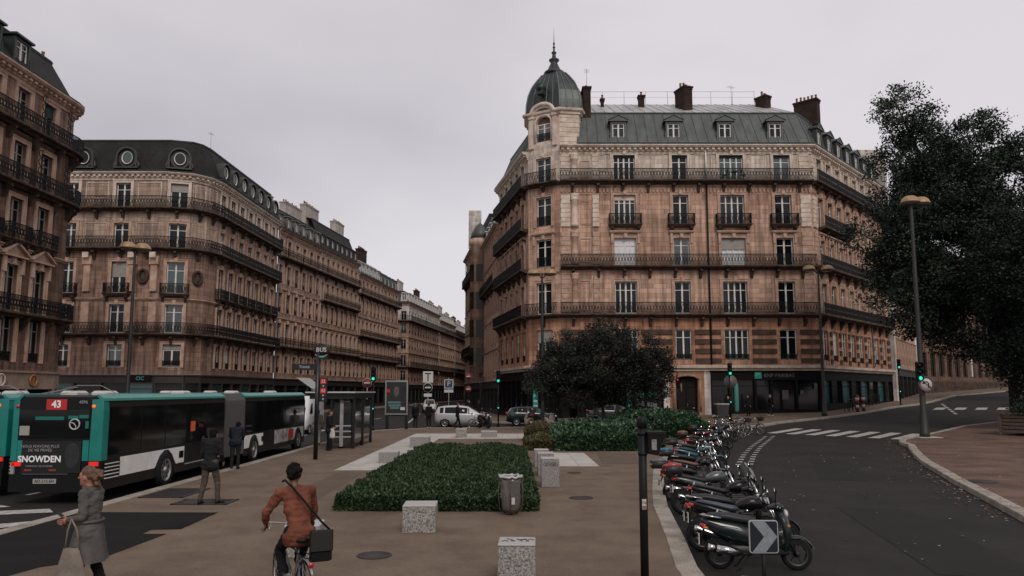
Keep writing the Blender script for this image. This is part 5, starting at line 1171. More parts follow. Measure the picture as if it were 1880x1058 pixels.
SEDAN = [(-2.2, .62, .7, .6, .4, .8, .9), (-2.1, .78, .84, .7, .28, .92, .98), (-1.5, .8, .86, .68, .22, .96, 1.06), (-.95, .8, .87, .58, .2, .96, 1.38), (-.1, .8, .87, .58, .2, .95, 1.43), (.4, .8, .87, .57, .2, .93, 1.38), (1.15, .8, .86, .66, .2, .92, .99), (1.9, .78, .82, .6, .24, .78, .84), (2.2, .6, .66, .5, .34, .6, .66)]
SILV = mat('car_silver', (.52, .52, .53), .32, metal=.4, coat=.4); GREENC = mat('car_green', (.008, .022, .020), .22, coat=.8, metal=.2); GREYC = mat('car_grey_green', (.03, .045, .042), .25, coat=.8); BLKC = mat('car_black', (.008, .009, .01), .2, coat=.8); WHC = mat('car_white', (.6, .6, .58), .3, coat=.5)
Wn = [(2, 3, .35, .95), (3, 4, .08, .92), (4, 5, .08, .95), (5, 6, .02, .5)]
car('parked_car', 'silver people carrier crossing behind the square', (-3.75, 57.6, .0), R(-4), SILV, MPV, Wn, (-1.3, 1.35), .32, 1.76, ws_)
car('parked_car', 'dark green hatchback parked left of the purple tree', (1.55, 59.6, G(1.5, 59.6)), R(3), GREENC, HATCH, Wn, (-1.25, 1.25), .3, 1.74, ws_)
car('parked_car', 'grey green saloon car parked behind the laurel hedge', (8.2, 59.6, G(8.2, 59.6)), R(2), GREYC, SEDAN, [(3, 4, .08, .92), (4, 5, .08, .95), (2, 3, .5, .95), (5, 6, .02, .5)], (-1.35, 1.35), .3, 1.74, lambda e, s: ws_(e, s, (5, 6), (2, 3)))
car('parked_car', 'black car at the right edge seen from behind on the far road', (49.0, 70.6, G(49, 70.6)), R(72), BLKC, SEDAN, Wn[:3], (-1.35, 1.35), .3, 1.74, lambda e, s: ws_(e, s, (5, 6), (2, 3)))
G_F = 'traffic far down the street'
car('parked_car', 'pale car facing the square far down the street, left of the two', (-12.9, 84, 0), R(-84), WHC, HATCH, Wn, (-1.25, 1.25), .3, 1.74, ws_, G_F)
car('parked_car', 'pale car facing the square far down the street, right of the two', (-10.6, 96, 0), R(-82), WHC, MPV, Wn, (-1.3, 1.35), .32, 1.76, ws_, G_F)
car('parked_car', 'silver car parked beyond the bus shelter on the street', (-16.8, 62.0, 0), R(-86), SILV, MPV, Wn, (-1.3, 1.35), .32, 1.76, ws_)
car('parked_car', 'dark car parked along the left side of the street', (-20.4, 92, 0), R(-82), BLKC, HATCH, Wn, (-1.25, 1.25), .3, 1.74, ws_)
def van(label, loc, rz):
    e = empty('delivery_van', label, 'van', loc, rz); b = MB()
    st = [(-2.5, .85, .92, .86, .35, 1.2, 2.3), (-2.45, .9, .95, .9, .3, 1.2, 2.4), (1.0, .9, .95, .88, .3, 1.2, 2.42), (1.5, .9, .95, .82, .3, 1.2, 2.2), (2.05, .9, .94, .8, .3, 1.12, 1.3), (2.5, .75, .8, .7, .35, .8, .95)]
    profile_box(b, st); b.build('body', WHC, e)
    q = MB(); q.poly([(1.53, .7, 2.1), (2.08, .72, 1.3), (2.08, -.72, 1.3), (1.53, -.7, 2.1)]); q.build('windscreen', GL_M, e)
    for s in (1, -1):
        for x in (-1.5, 1.6): wheel_parts(e, (x, s * .84, .33), .33, .22, ALU, 6)
        q = MB(); q.poly([(1.0, s * .965, 1.3), (1.7, s * .955, 1.3), (1.35, s * .94, 1.95), (1.0, s * .945, 1.95)]); q.build('side_window', GL_M, e)
        q = MB(); q.ell((2.42, s * .6, .85), (.1, .14, .1), 8, 6); q.build('headlight', MATS['lamp_clear'], e); q = MB(); q.box(-2.54, -2.5, s * .8 - .06, s * .8 + .06, .8, 1.2); q.build('tail_light', LAMP_RED, e)
        q = MB(); q.poly([(-2.515, s * .1, 1.3), (-2.515, s * .75, 1.3), (-2.5, s * .72, 2.1), (-2.5, s * .1, 2.1)]); q.build('rear_window', GL_M, e)
    return e
van('white van far up the side street under the trees', (74, 99, G(74, 99)), R(65))
van('white van behind the bus stop pole on the street', (-13.8, 49.0, 0), R(-88))

# ---- articulated bus
def bus(label, loc, rz):
    e = empty('articulated_bus', label, 'bus', loc, rz); e.scale = (1, 1, 1.03); X = 1.1; H = 2.56
    SHELL = mat('bus_black', (.008, .008, .008), .35, spec=.25); BW = mat('bus_white', (.78, .78, .73), .45, var=.2, scale=2); BGL = mat('bus_glass', (.006, .0065, .007), .06, spec=.3)
    def shell(y0, y1, nm):
        sec = [(X, .32), (X, 2.2), (X - .05, 2.42), (X - .22, H), (-X + .22, H), (-X + .05, 2.42), (-X, 2.2), (-X, .32)]
        ins = [(x * .97, z - .04 if z > 1 else z + .04) for x, z in sec]
        b = MB(); b.loft([[(x, y0, z) for x, z in ins], [(x, y0 + .08, z) for x, z in sec], [(x, y1 - .08, z) for x, z in sec], [(x, y1, z) for x, z in ins]]); return b.build(nm, SHELL, e)
    rear = shell(0, 7.8, 'rear_section'); front = shell(9.7, 17.9, 'front_section')
    b = MB(); n = 20
    rings = []
    for i in range(n + 1):
        k = .93 if i % 2 else 1.0; rings.append([(x * k, 7.8 + 1.9 * i / n, .42 + (z - .42) * (.965 if i % 2 else 1)) for x, z in ((X, .42), (X, 2.35), (X - .2, H + .02), (-X + .2, H + .02), (-X, 2.35), (-X, .42))])
    b.loft(rings); b.build('bellows', mat('bellows_grey', (.06, .058, .055), .8), e)
    for y0, y1, par in ((0, 7.8, rear), (9.7, 17.9, front)):
        for s in (1, -1):
            b = MB(); b.loft([[(s * (X - .005), y, 2.43), (s * (X - .03), y, 2.49), (s * (X - .19), y, H + .03), (s * (X - .2), y, H - .02), (s * (X - .07), y, 2.41)] for y in (y0 + .02, y1 - .02)]); b.build('roof_edge', TEAL, par)
    # side glazing, pane by pane
    for ys, par in (([.27, 1.9, 3.3, 4.7, 6.2, 7.7], rear), ([9.8, 11.75, 13.2, 14.7, 16.0, 17.7], front)):
        for y0, y1 in zip(ys[:-1], ys[1:]):
            for s in (1, -1): q = MB(); q.box(min(s * X, s * (X + .008)), max(s * X, s * (X + .008)), y0 + .03, y1 - .03, 1.12, 2.28); q.build('side_window', BGL, par)
    def skirt(y0, y1, z0, z1, m, par, nm='skirt_panel', x=X, wheel=None):
        q = MB(); n = 14; top = []
        # panel with a round wheel cut-out
        ys = [y0 + (y1 - y0) * i / n for i in range(n + 1)]
        for a, c in zip(ys[:-1], ys[1:]):
            def zb(y):
                if wheel is None: return z0
                d = abs(y - wheel); return max(z0, .48 + math.sqrt(max(0, .56 ** 2 - d * d)) - .0) if d < .56 else z0
            za, zc = min(zb(a), z1 - .02), min(zb(c), z1 - .02)
            q.add([(x, a, za), (x, c, zc), (x, c, z1), (x, a, z1), (x + .014, a, za), (x + .014, c, zc), (x + .014, c, z1), (x + .014, a, z1)], [(4, 5, 6, 7), (0, 4, 7, 3), (1, 2, 6, 5), (0, 1, 5, 4), (3, 7, 6, 2)])
        return q.build(nm, m, par)
    skirt(.9, 4.6, .58, 1.04, BW, rear, wheel=3.4); skirt(9.75, 11.8, .58, 1.04, BW, front, wheel=10.75); skirt(16.0, 17.6, .58, 1.04, BW, front, wheel=16.7)
    ad = skirt(13.3, 16.0, .52, 1.06, mat('side_advert', (.5, .48, .45), .6, var=.9, scale=2.2, col2=(.03, .02, .02)), front, 'side_advert')
    q = MB(); q.box(X + .014, X + .02, 15.2, 15.9, .62, 1.0); q.build('advert_print', RED, ad)
    for zz in (.5,): q = MB(); q.box(X, X + .02, 4.7, 7.7, .5, .53); q.build('trim_strip', GREYP, rear)
    q = MB(); q.box(X + .002, X + .016, .12, .86, .52, 1.0); q.mi = 1
    for i in range(5): q.box(X + .016, X + .03, .16, .82, .58 + i * .085, .6 + i * .085)
    q.build('engine_grille', [SHELL, BW], rear)
    for y in (4.25, 4.35, 11.6): q = MB(); q.box(X + .014, X + .02, y, y + .2, .72, .92); q.build('hatch', SHELL, rear if y < 9 else front)
    q = MB(); q.box(X + .009, X + .015, 5.0, 5.32, 1.45, 1.75); q.build('side_notice', ORANGE, rear); q = MB(); text_mb(q, '43 bis', .14, Matrix.Translation((X + .014, 5.75, 1.6)) @ Matrix.Rotation(R(90), 4, 'Z') @ Matrix.Rotation(R(90), 4, 'X'), .002); q.build('side_lettering', mat('print_dull_red', (.25, .03, .02), .5), rear)
    for y in (3.4, 10.75, 16.7):
        for s in (1, -1):
            q = MB(); q.lathe([(.54, X - .06), (.54, X + .004)], 22, (0, y, .48), 'x')
            if s < 0: q.v = [(-a, c, d) for a, c, d in q.v]
            q.build('wheel_arch', BLACK, e); wheel_parts(e, (s * (X - .06), y, .47), .47, .26, ALU, 8, rz=R(90), tyre_r=.34)
    # rear face
    b = MB(); b.loft([[(X - .30, -.012, 1.02), (X + .004, -.012, 1.02), (X + .012, .03, 1.02), (X + .012, .24, 1.02), (X - .1, .24, 1.02)], [(X - .28, -.012, 2.2), (X + .004, -.012, 2.2), (X + .012, .03, 2.2), (X + .012, .24, 2.2), (X - .1, .24, 2.2)], [(X - .3, .0, 2.46), (X - .06, .0, 2.48), (X - .03, .03, 2.48), (X - .03, .24, 2.48), (X - .2, .24, 2.48)]]); b.build('corner_panel', TEAL, rear)
    b = MB(); b.box(-X - .005, -X + .14, -.014, .2, 1.02, 2.44); b.build('corner_panel', TEAL, rear)
    b = MB(); b.box(X - .46, X - .31, -.018, .0, 1.02, 1.5); b.build('lower_trim', TEAL, rear); b = MB(); b.box(-X + .15, -X + .26, -.018, .0, 1.02, 1.5); b.build('lower_trim', TEAL, rear)
    q = MB(); q.box(-X + .16, X - .33, -.02, .02, 1.56, 2.22); rw = q.build('rear_window', BGL, rear)
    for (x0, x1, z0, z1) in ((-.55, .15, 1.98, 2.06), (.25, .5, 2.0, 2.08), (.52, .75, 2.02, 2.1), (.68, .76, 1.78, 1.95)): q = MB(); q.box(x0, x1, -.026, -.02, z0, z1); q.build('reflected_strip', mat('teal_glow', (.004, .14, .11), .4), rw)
    q = MB(); ov = [(.42 + .12 * math.cos(a), -.03, 1.88 + .12 * math.sin(a)) for a in [2 * math.pi * i / 24 for i in range(25)]]; q.tube(ov, .018, 5, False); q.tube([(.30, -.03, 1.93), (.40, -.03, 1.9), (.45, -.03, 1.84), (.44, -.03, 1.74)], .012, 4); q.build('operator_emblem', mat('emblem_grey', (.42, .44, .44), .5), rear)
    q = MB(); q.box(-.3, .2, -.03, .0, 2.22, 2.47); nb = q.build('route_display', RED, rear); q = MB(); text_mb(q, '43', .235, face_m((-.05, -.034, 2.345)), .004, bold=.006); q.build('lettering', mat('lettering_white', (.8, .8, .8), .5), nb)
    q = MB(); text_mb(q, '4896', .11, face_m((.6, -.02, 2.4)), .002); q.build('fleet_number', GREYP, rear)
    for x in (.86, -1.0): q = MB(); q.lathe([(.045, -.03), (.045, 0)], 12, (x, 0, 2.3), 'y'); q.build('marker_lamp', LAMP_ORANGE if x > 0 else LAMP_RED, rear)
    q = MB(); q.box(-X + .18, -X + .42, -.026, -.02, 1.62, 1.84); q.build('window_notice', mat('paper', (.3, .29, .26), .8), rear)
    q = MB(); q.box(-X + .28, X - .48, -.03, .0, .74, 1.48); adv = q.build('advert_panel', mat('advert_black', (.008, .008, .009), .4), rear)
    Wt = MATS['lettering_white']; Lg = mat('lettering_grey', (.28, .27, .26), .6)
    q = MB(); text_mb(q, 'SNOWDEN', .205, face_m((-.38, -.034, 1.06)), .003, bold=.006); q.build('lettering', Wt, adv)
    q = MB(); text_mb(q, "NOUS N'AVONS PLUS", .095, face_m((-.38, -.034, 1.36)), .002); text_mb(q, 'DE VIE PRIVÉE', .095, face_m((-.38, -.034, 1.27)), .002); text_mb(q, 'À PARTIR DU 1ER NOVEMBRE', .05, face_m((-.38, -.034, .9)), .002); q.build('lettering', Lg, adv)
    for x in (-.65, -.05): q = MB(); q.box(x - .09, x + .09, -.034, -.03, .79, .83); q.build('advert_mark', mat('print_dull_red', (.25, .03, .02)), adv)
    q = MB(); q.M = Matrix.Translation((.4, -.03, 1.12)); q.ell((0, .0, .02), (.19, .004, .3), 16, 9); q.M = None; q.build('portrait_print', mat('portrait_shade', (.022, .024, .027), .6, var=.9, scale=7, col2=(.008, .008, .009)), adv)
    q = MB(); q.box(-X + .02, X - .02, -.06, .05, .3, .72); q.build('bumper', SHELL, rear); q = MB(); q.box(-.75, .35, -.08, -.05, .71, .735); q.build('trim_strip', CHROME, rear)
    q = MB(); q.box(-.48, .08, -.075, -.06, .5, .61); pl = q.build('number_plate', mat('plate_grey', (.3, .3, .29), .6), rear); q = MB(); text_mb(q, 'AD-215-EH', .1, face_m((-.2, -.08, .555)), .002); q.build('lettering', BLACK, pl)
    for s in (1, -1): q = MB(); q.box(s * (X - .16) - .11, s * (X - .16) + .11, -.05, .02, .9, 1.0); q.build('tail_light', mat('tail_lit', (.5, .01, .01), .3, emit=(.8, .03, .02, .5)), rear)
    q = MB(); q.box(-X + .03, -X + .12, -.05, 0, .62, .98); q.build('lamp_cluster', GREYP, rear)
    # roof kit
    for x, y, par in ((-.35, 1.2, rear), (.45, 1.2, rear), (.3, 6.0, rear), (-.3, 12.0, front), (.3, 15.0, front)): q = MB(); q.bev(x - .22, x + .22, y - .3, y + .3, H - .02, H + .11, .05); q.build('roof_unit', mat('roof_pale', (.5, .49, .46), .6), par)
    q = MB(); q.tube([(-.9, .8, H), (-.05, .8, H + .24), (.55, .8, H + .24), (.95, .8, H + .05)], .009, 5); q.tube([(-1.0, .5, H), (-.1, .9, H + .2)], .008, 5); q.build('roof_bar', GREYP, rear)
    q = MB(); q.box(-1.0, 1.0, 17.85, 17.93, 1.0, 2.3); q.build('windscreen', BGL, front)
    for s in (1, -1): q = MB(); q.lathe([(.12, 17.86), (.12, 17.94)], 12, (s * .85, 0, .75), 'y'); q.build('headlight', MATS['lamp_clear'], front)
    return e
bus('black and teal articulated bus with a red 43 board, at the kerb', (-11.12, 18.35, 0), 0)
b2 = bus('second black and teal bus, mostly hidden at the left edge beyond the first', (-14.3, 19.6, 0), 0)

# ---- scooters and motorbikes (x forward, wheels on z = 0)
RIM = mat('rim_dark', (.045, .045, .045), .4, metal=.6)
def egg(b, secs, n=12, p=2.4):
    """loft of super-elliptic sections (x, zc, half width, half height)"""
    rings = []
    for x, zc, hw, hh in secs:
        r = []
        for i in range(n):
            a = 2 * math.pi * i / n; c, s = math.cos(a), math.sin(a); r.append((x, hw * math.copysign(abs(c) ** (2 / p), c), zc + hh * math.copysign(abs(s) ** (2 / p), s)))
        rings.append(r)
    b.loft(rings, True, True, True)
def mirrors(e, x, z, w, m=None):
    for s in (1, -1):
        q = MB(); q.tube([(x, s * w * .6, z), (x - .02, s * w * .85, z + .17), (x - .03, s * w, z + .24)], .009, 5); q.ell((x - .04, s * (w + .05), z + .27), (.02, .075, .05), 10, 6); mo = q.build('mirror', BLACK, e)
        q = MB(); q.M = Matrix.Translation((x - .062, s * (w + .05), z + .27)); q.lathe([(.062, 0), (.05, .002)], 12, (0, 0, 0), 'x'); q.build('mirror_glass', mat('mirror', (.8, .8, .8), .05, metal=1), mo)
def plate(e, x, z, tilt=.2):
    q = MB(); q.box(x - .012, x, -.1, .1, z - .09, z + .09); p = q.build('number_plate', mat('plate_white', (.55, .54, .5), .5), e)
    q = MB(); text_mb(q, 'DB', .1, Matrix.Translation((x - .016, 0, z + .04)) @ Matrix.Rotation(R(-90), 4, 'Z') @ Matrix.Rotation(R(90), 4, 'X'), .002); text_mb(q, '527', .09, Matrix.Translation((x - .016, 0, z - .045)) @ Matrix.Rotation(R(-90), 4, 'Z') @ Matrix.Rotation(R(90), 4, 'X'), .002); q.build('lettering', BLACK, p)
def topbox(e, x, z, m, lid, red=True, s=1.0):
    q = MB(); egg(q, [(x - .24 * s, z + .12, .12 * s, .08), (x - .2 * s, z + .12, .21 * s, .12), (x, z + .13, .235 * s, .135), (x + .17 * s, z + .13, .2 * s, .125), (x + .21 * s, z + .12, .12 * s, .08)], 14, 3.2); t = q.build('top_box', m, e)
    q = MB(); egg(q, [(x - .235 * s, z + .2, .12 * s, .03), (x - .19 * s, z + .215, .2 * s, .055), (x, z + .235, .225 * s, .07), (x + .16 * s, z + .22, .19 * s, .05), (x + .2 * s, z + .2, .1 * s, .03)], 14, 3); q.build('lid', lid, t)
    if red: q = MB(); q.box(x - .245 * s, x - .2 * s, -.14, .14, z + .1, z + .15); q.build('reflector', LAMP_RED, t)
def scooter(label, loc, rz, paint, seat, box=None, screen=False, lean=0, big=1.0, trim=None, group='scooters and motorbikes parked along the kerb'):
    e = empty('scooter', label, 'scooter', loc, rz, group); e.scale = (big,) * 3; e.rotation_euler = (lean, 0, rz)
    q = MB(); egg(q, [(-.92, .80, .03, .03), (-.84, .77, .12, .08), (-.66, .70, .185, .15), (-.4, .63, .20, .19), (-.12, .56, .185, .2), (.06, .44, .16, .14), (.14, .36, .14, .06)]); q.build('rear_body', paint, e)
    q = MB(); egg(q, [(-.88, .85, .05, .03), (-.76, .885, .15, .055), (-.5, .885, .165, .07), (-.3, .85, .155, .075), (-.05, .81, .15, .065), (.1, .76, .1, .05)]); q.build('seat', seat, e)
    q = MB(); q.bev(.02, .52, -.19, .19, .27, .34, .03); q.build('floorboard', BLACK, e)
    q = MB(); rings = []
    for x, z, w, t in ((.44, .26, .17, .06), (.50, .45, .21, .07), (.50, .65, .235, .085), (.46, .85, .20, .08), (.40, .98, .13, .07)): rings.append([(x - t * .5, w, z), (x + t * .3, w * .9, z), (x + t * 1.2, w * .45, z), (x + t * 1.5, 0, z), (x + t * 1.2, -w * .45, z), (x + t * .3, -w * .9, z), (x - t * .5, -w, z), (x - t * .2, 0, z)])
    q.loft(rings, True, True, True); q.build('front_shield', paint, e)
    q = MB(); egg(q, [(.24, 1.03, .06, .04), (.33, 1.05, .15, .06), (.43, 1.05, .15, .075), (.5, 1.03, .08, .06)]); q.build('handlebar_cowl', paint, e)
    q = MB(); q.tube([(.3, .36, 1.05), (.36, .2, 1.07), (.38, 0, 1.05), (.36, -.2, 1.07), (.3, -.36, 1.05)], .014, 6); hb = q.build('handlebar', CHROME, e)
    for s in (1, -1): q = MB(); q.tube([(.33, s * .24, 1.065), (.285, s * .385, 1.045)], .022, 7); q.build('grip', RUBBER, hb); q = MB(); q.tube([(.4, s * .2, 1.06), (.36, s * .37, 1.05)], .008, 4); q.build('brake_lever', CHROME, hb)
    mirrors(e, .34, 1.06, .3)
    q = MB(); q.ell((.53, 0, .93), (.05, .11, .08), 12, 7); q.build('headlight', MATS['lamp_clear'], e)
    for s in (1, -1):
        q = MB(); q.tube([(.5, s * .085, .62), (.66, s * .085, .25)], .024, 7); q.build('fork_leg', ALU if s > 0 else BLACK, e)
        q = MB(); q.ell((.53, s * .17, .74), (.04, .045, .03), 8, 5); q.build('indicator', LAMP_ORANGE if 0 else mat('lens_amber', (.4, .14, .03), .2), e)
    q = MB(); rings = []
    for i in range(7):
        a = R(20 + 20 * i); x, z = .68 + .31 * math.cos(a), .26 + .31 * math.sin(a); rings.append([(x, .075, z - .03), (x, .06, z), (x, 0, z + .018), (x, -.06, z), (x, -.075, z - .03)])
    q.loft(rings, False, False, True); q.build('front_mudguard', paint, e)
    wheel_parts(e, (.68, 0, .26), .26, .11, RIM, 5, name='wheel'); wheel_parts(e, (-.62, 0, .26), .26, .12, RIM, 5, name='wheel')
    q = MB(); egg(q, [(-.62, .3, .07, .05), (-.4, .33, .1, .09), (-.12, .34, .11, .1), (.02, .32, .06, .06)]); q.build('engine', mat('engine_grey', (.05, .05, .05), .5, metal=.5), e)
    q = MB(); q.M = Matrix.Translation((0, -.2, 0)); q.tube([(-.1, .06, .27), (-.22, 0, .28), (-.3, 0, .29)], .025, 7); q.tube([(-.28, 0, .29), (-.34, 0, .30), (-.74, 0, .37), (-.8, 0, .38)], [.04, .065, .075, .05], 10); ex = q.build('exhaust', BLACK, e)
    q = MB(); q.M = Matrix.Translation((0, -.2, 0)); q.tube([(-.36, -.01, .305), (-.7, -.01, .365)], [.072, .081], 10); q.tube([(-.74, 0, .37), (-.84, 0, .385)], [.075, .06], 10); q.build('heat_shield', CHROME, ex)
    q = MB(); egg(q, [(-.93, .72, .04, .03), (-.9, .71, .11, .055), (-.84, .72, .12, .05)]); q.build('tail_light', LAMP_RED, e)
    for s in (1, -1): q = MB(); q.ell((-.86, s * .16, .69), (.05, .03, .03), 8, 5); q.build('indicator', MATS['lens_amber'], e)
    q = MB(); q.tube([(-.86, 0, .66), (-.98, 0, .42)], .02, 5); q.build('plate_holder', BLACK, e); plate(e, -.96, .5)
    q = MB(); q.tube([(-.34, .2, .025), (-.3, .2, .03), (-.12, .13, .27), (-.12, -.13, .27), (-.3, -.2, .03), (-.34, -.2, .025)], .013, 5); q.build('stand', BLACK, e)
    q = MB(); q.tube([(-.6, .17, .86), (-.85, .15, .9), (-.93, 0, .9), (-.85, -.15, .9), (-.6, -.17, .86)], .014, 6); q.build('grab_rail', CHROME, e)
    if trim:
        for s in (1, -1): q = MB(); q.poly([(-.82, s * .152, .81), (-.35, s * .205, .73), (-.25, s * .2, .69), (-.6, s * .2, .74)]); q.build('side_flash', trim, e)
    if box: topbox(e, -.95, .88, box[0], box[1])
    if screen:
        q = MB(); rings = [[(.46, -.2, 1.06), (.52, -.1, 1.07), (.54, 0, 1.07), (.52, .1, 1.07), (.46, .2, 1.06)], [(.36, -.2, 1.3), (.42, -.1, 1.31), (.44, 0, 1.31), (.42, .1, 1.31), (.36, .2, 1.3)], [(.26, -.14, 1.48), (.3, -.07, 1.5), (.31, 0, 1.5), (.3, .07, 1.5), (.26, .14, 1.48)]]
        q.loft(rings, False, False, True); q.build('windscreen', mat('screen_smoke', (.25, .25, .25), .1, trans=.9, spec=.5), e)
    return e
def motorbike(label, loc, rz, paint, seat, box=None, screen=False, lean=0, bars=False, group='scooters and motorbikes parked along the kerb'):
    e = empty('motorbike', label, 'motorbike', loc, rz, group); e.rotation_euler = (lean, 0, rz)
    EN = mat('engine_grey', (.05, .05, .05))
    q = MB(); egg(q, [(-.12, .82, .06, .03), (-.05, .86, .13, .09), (.15, .9, .17, .13), (.32, .9, .15, .12), (.42, .86, .07, .06)]); q.build('fuel_tank', paint, e)
    q = MB(); egg(q, [(-.82, .92, .04, .02), (-.7, .91, .11, .04), (-.45, .86, .14, .05), (-.2, .8, .14, .055), (-.04, .8, .1, .05)]); q.build('seat', seat, e)
    q = MB(); egg(q, [(-.95, .89, .02, .02), (-.85, .86, .08, .05), (-.6, .8, .13, .07), (-.25, .7, .13, .1), (-.1, .66, .1, .06)]); q.build('tail', paint, e)
    q = MB(); q.bev(-.25, .25, -.16, .16, .3, .62, .05); 
    for z in (.62, .66, .70): q.box(-.02, .2, -.13, .13, z, z + .025)
    q.lathe([(.12, -.2), (.12, .2)], 12, (-.05, 0, .44), 'y'); q.build('engine', EN, e)
    q = MB(); q.tube([(.45, 0, .9), (.2, .1, .74), (-.25, .12, .6), (-.3, .1, .42)], .024, 6); q.tube([(.45, 0, .9), (.2, -.1, .74), (-.25, -.12, .6), (-.3, -.1, .42)], .024, 6); q.tube([(-.25, .1, .62), (-.8, .08, .82)], .016, 5); q.tube([(-.25, -.1, .62), (-.8, -.08, .82)], .016, 5); q.build('frame', BLACK, e)
    for s in (1, -1): q = MB(); q.tube([(.46, s * .1, 1.0), (.74, s * .1, .31)], .026, 7); q.build('fork_leg', CHROME, e); q = MB(); q.tube([(-.28, s * .09, .42), (-.72, s * .09, .31)], .03, 6); q.build('swing_arm', BLACK, e); q = MB(); q.tube([(-.55, s * .12, .4), (-.45, s * .12, .78)], .03, 7); q.build('shock_absorber', CHROME, e)
    wheel_parts(e, (.74, 0, .31), .31, .12, RIM, 6); wheel_parts(e, (-.72, 0, .31), .31, .15, RIM, 6)
    q = MB(); rings = []
    for i in range(7):
        a = R(20 + 21 * i); x, z = .74 + .345 * math.cos(a), .31 + .345 * math.sin(a); rings.append([(x, .075, z - .03), (x, .06, z), (x, 0, z + .015), (x, -.06, z), (x, -.075, z - .03)])
    q.loft(rings, False, False, True); q.build('front_mudguard', paint, e)
    q = MB(); q.tube([(.28, .38, 1.04), (.4, .2, 1.08), (.44, 0, 1.04), (.4, -.2, 1.08), (.28, -.38, 1.04)], .014, 6); hb = q.build('handlebar', CHROME, e)
    for s in (1, -1): q = MB(); q.tube([(.34, s * .27, 1.065), (.27, s * .4, 1.04)], .021, 7); q.build('grip', RUBBER, hb)
    mirrors(e, .38, 1.07, .3)
    q = MB(); q.lathe([(.03, -.1), (.09, -.06), (.105, .0), (.1, .03)], 14, (.58, 0, .93), 'x'); hl = q.build('headlight', BLACK, e); q = MB(); q.lathe([(.095, .612), (.03, .625)], 14, (0, 0, .93), 'x'); q.build('lens', MATS['lamp_clear'], hl)
    q = MB(); q.lathe([(.055, -.02), (.055, .02)], 12, (.47, .07, 1.1), 'x'); q.lathe([(.055, -.02), (.055, .02)], 12, (.47, -.07, 1.1), 'x'); q.build('gauge', CHROME, e)
    q = MB(); q.tube([(.2, -.14, .5), (.3, -.16, .34), (.1, -.17, .22), (-.3, -.18, .24)], .028, 7); q.tube([(-.28, -.18, .24), (-.36, -.19, .27), (-.85, -.2, .44), (-.9, -.2, .455)], [.035, .06, .06, .045], 9); q.build('exhaust', CHROME, e)
    q = MB(); egg(q, [(-.97, .86, .05, .025), (-.94, .85, .09, .04), (-.88, .85, .09, .04)]); q.build('tail_light', LAMP_RED, e)
    q = MB(); q.tube([(-.9, 0, .82), (-1.0, 0, .55)], .02, 5); q.build('plate_holder', BLACK, e); plate(e, -.985, .62)
    q = MB(); q.tube([(-.05, .14, .3), (-.02, .3, .02)], .014, 5); q.build('stand', ALU, e)
    if bars: q = MB(); q.tube([(-.05, .2, .55), (.1, .26, .95), (.3, .26, .95), (.35, .2, .5)], .02, 6); q.tube([(-.05, -.2, .55), (.1, -.26, .95), (.3, -.26, .95), (.35, -.2, .5)], .02, 6); q.build('crash_bar', WHITE, e)
    if box: topbox(e, -.92, .94, box[0], box[1])
    if screen:
        q = MB(); rings = [[(.5, -.17, 1.0), (.6, 0, 1.02), (.5, .17, 1.0)], [(.42, -.2, 1.2), (.54, 0, 1.22), (.42, .2, 1.2)], [(.3, -.14, 1.4), (.38, 0, 1.42), (.3, .14, 1.4)]]; q.loft(rings, False, False, True); q.build('windscreen', mat('screen_smoke', (.25, .25, .25)), e)
    return e
SEAT = mat('seat_vinyl', (.02, .021, .022), .5, spec=.4); SEAT_B = mat('seat_blue_grey', (.05, .065, .08), .45); PGREY = mat('bike_grey', (.09, .10, .10), .3, coat=.5, metal=.3); PBLUE = mat('bike_teal_blue', (.01, .10, .14), .3, coat=.5); PRED = mat('bike_red', (.16, .015, .012), .3, coat=.5); PCREAM = mat('scooter_cream', (.55, .48, .38), .35, coat=.5); PDG = mat('bike_dark_green', (.008, .014, .014), .28, coat=.35, spec=.3); PBK = mat('bike_black', (.006, .0062, .0065), .3, coat=.25, spec=.25)
BOXB = mat('box_black', (.012, .012, .012), .5); BOXR = mat('box_lid_red', (.28, .025, .02), .3, coat=.4); BOXG = mat('box_lid_grey', (.09, .095, .095), .35, coat=.3); BOXBL = mat('box_lid_blue', (.01, .11, .17), .35, coat=.3); BOXO = mat('box_lid_brown', (.2, .07, .04), .4)
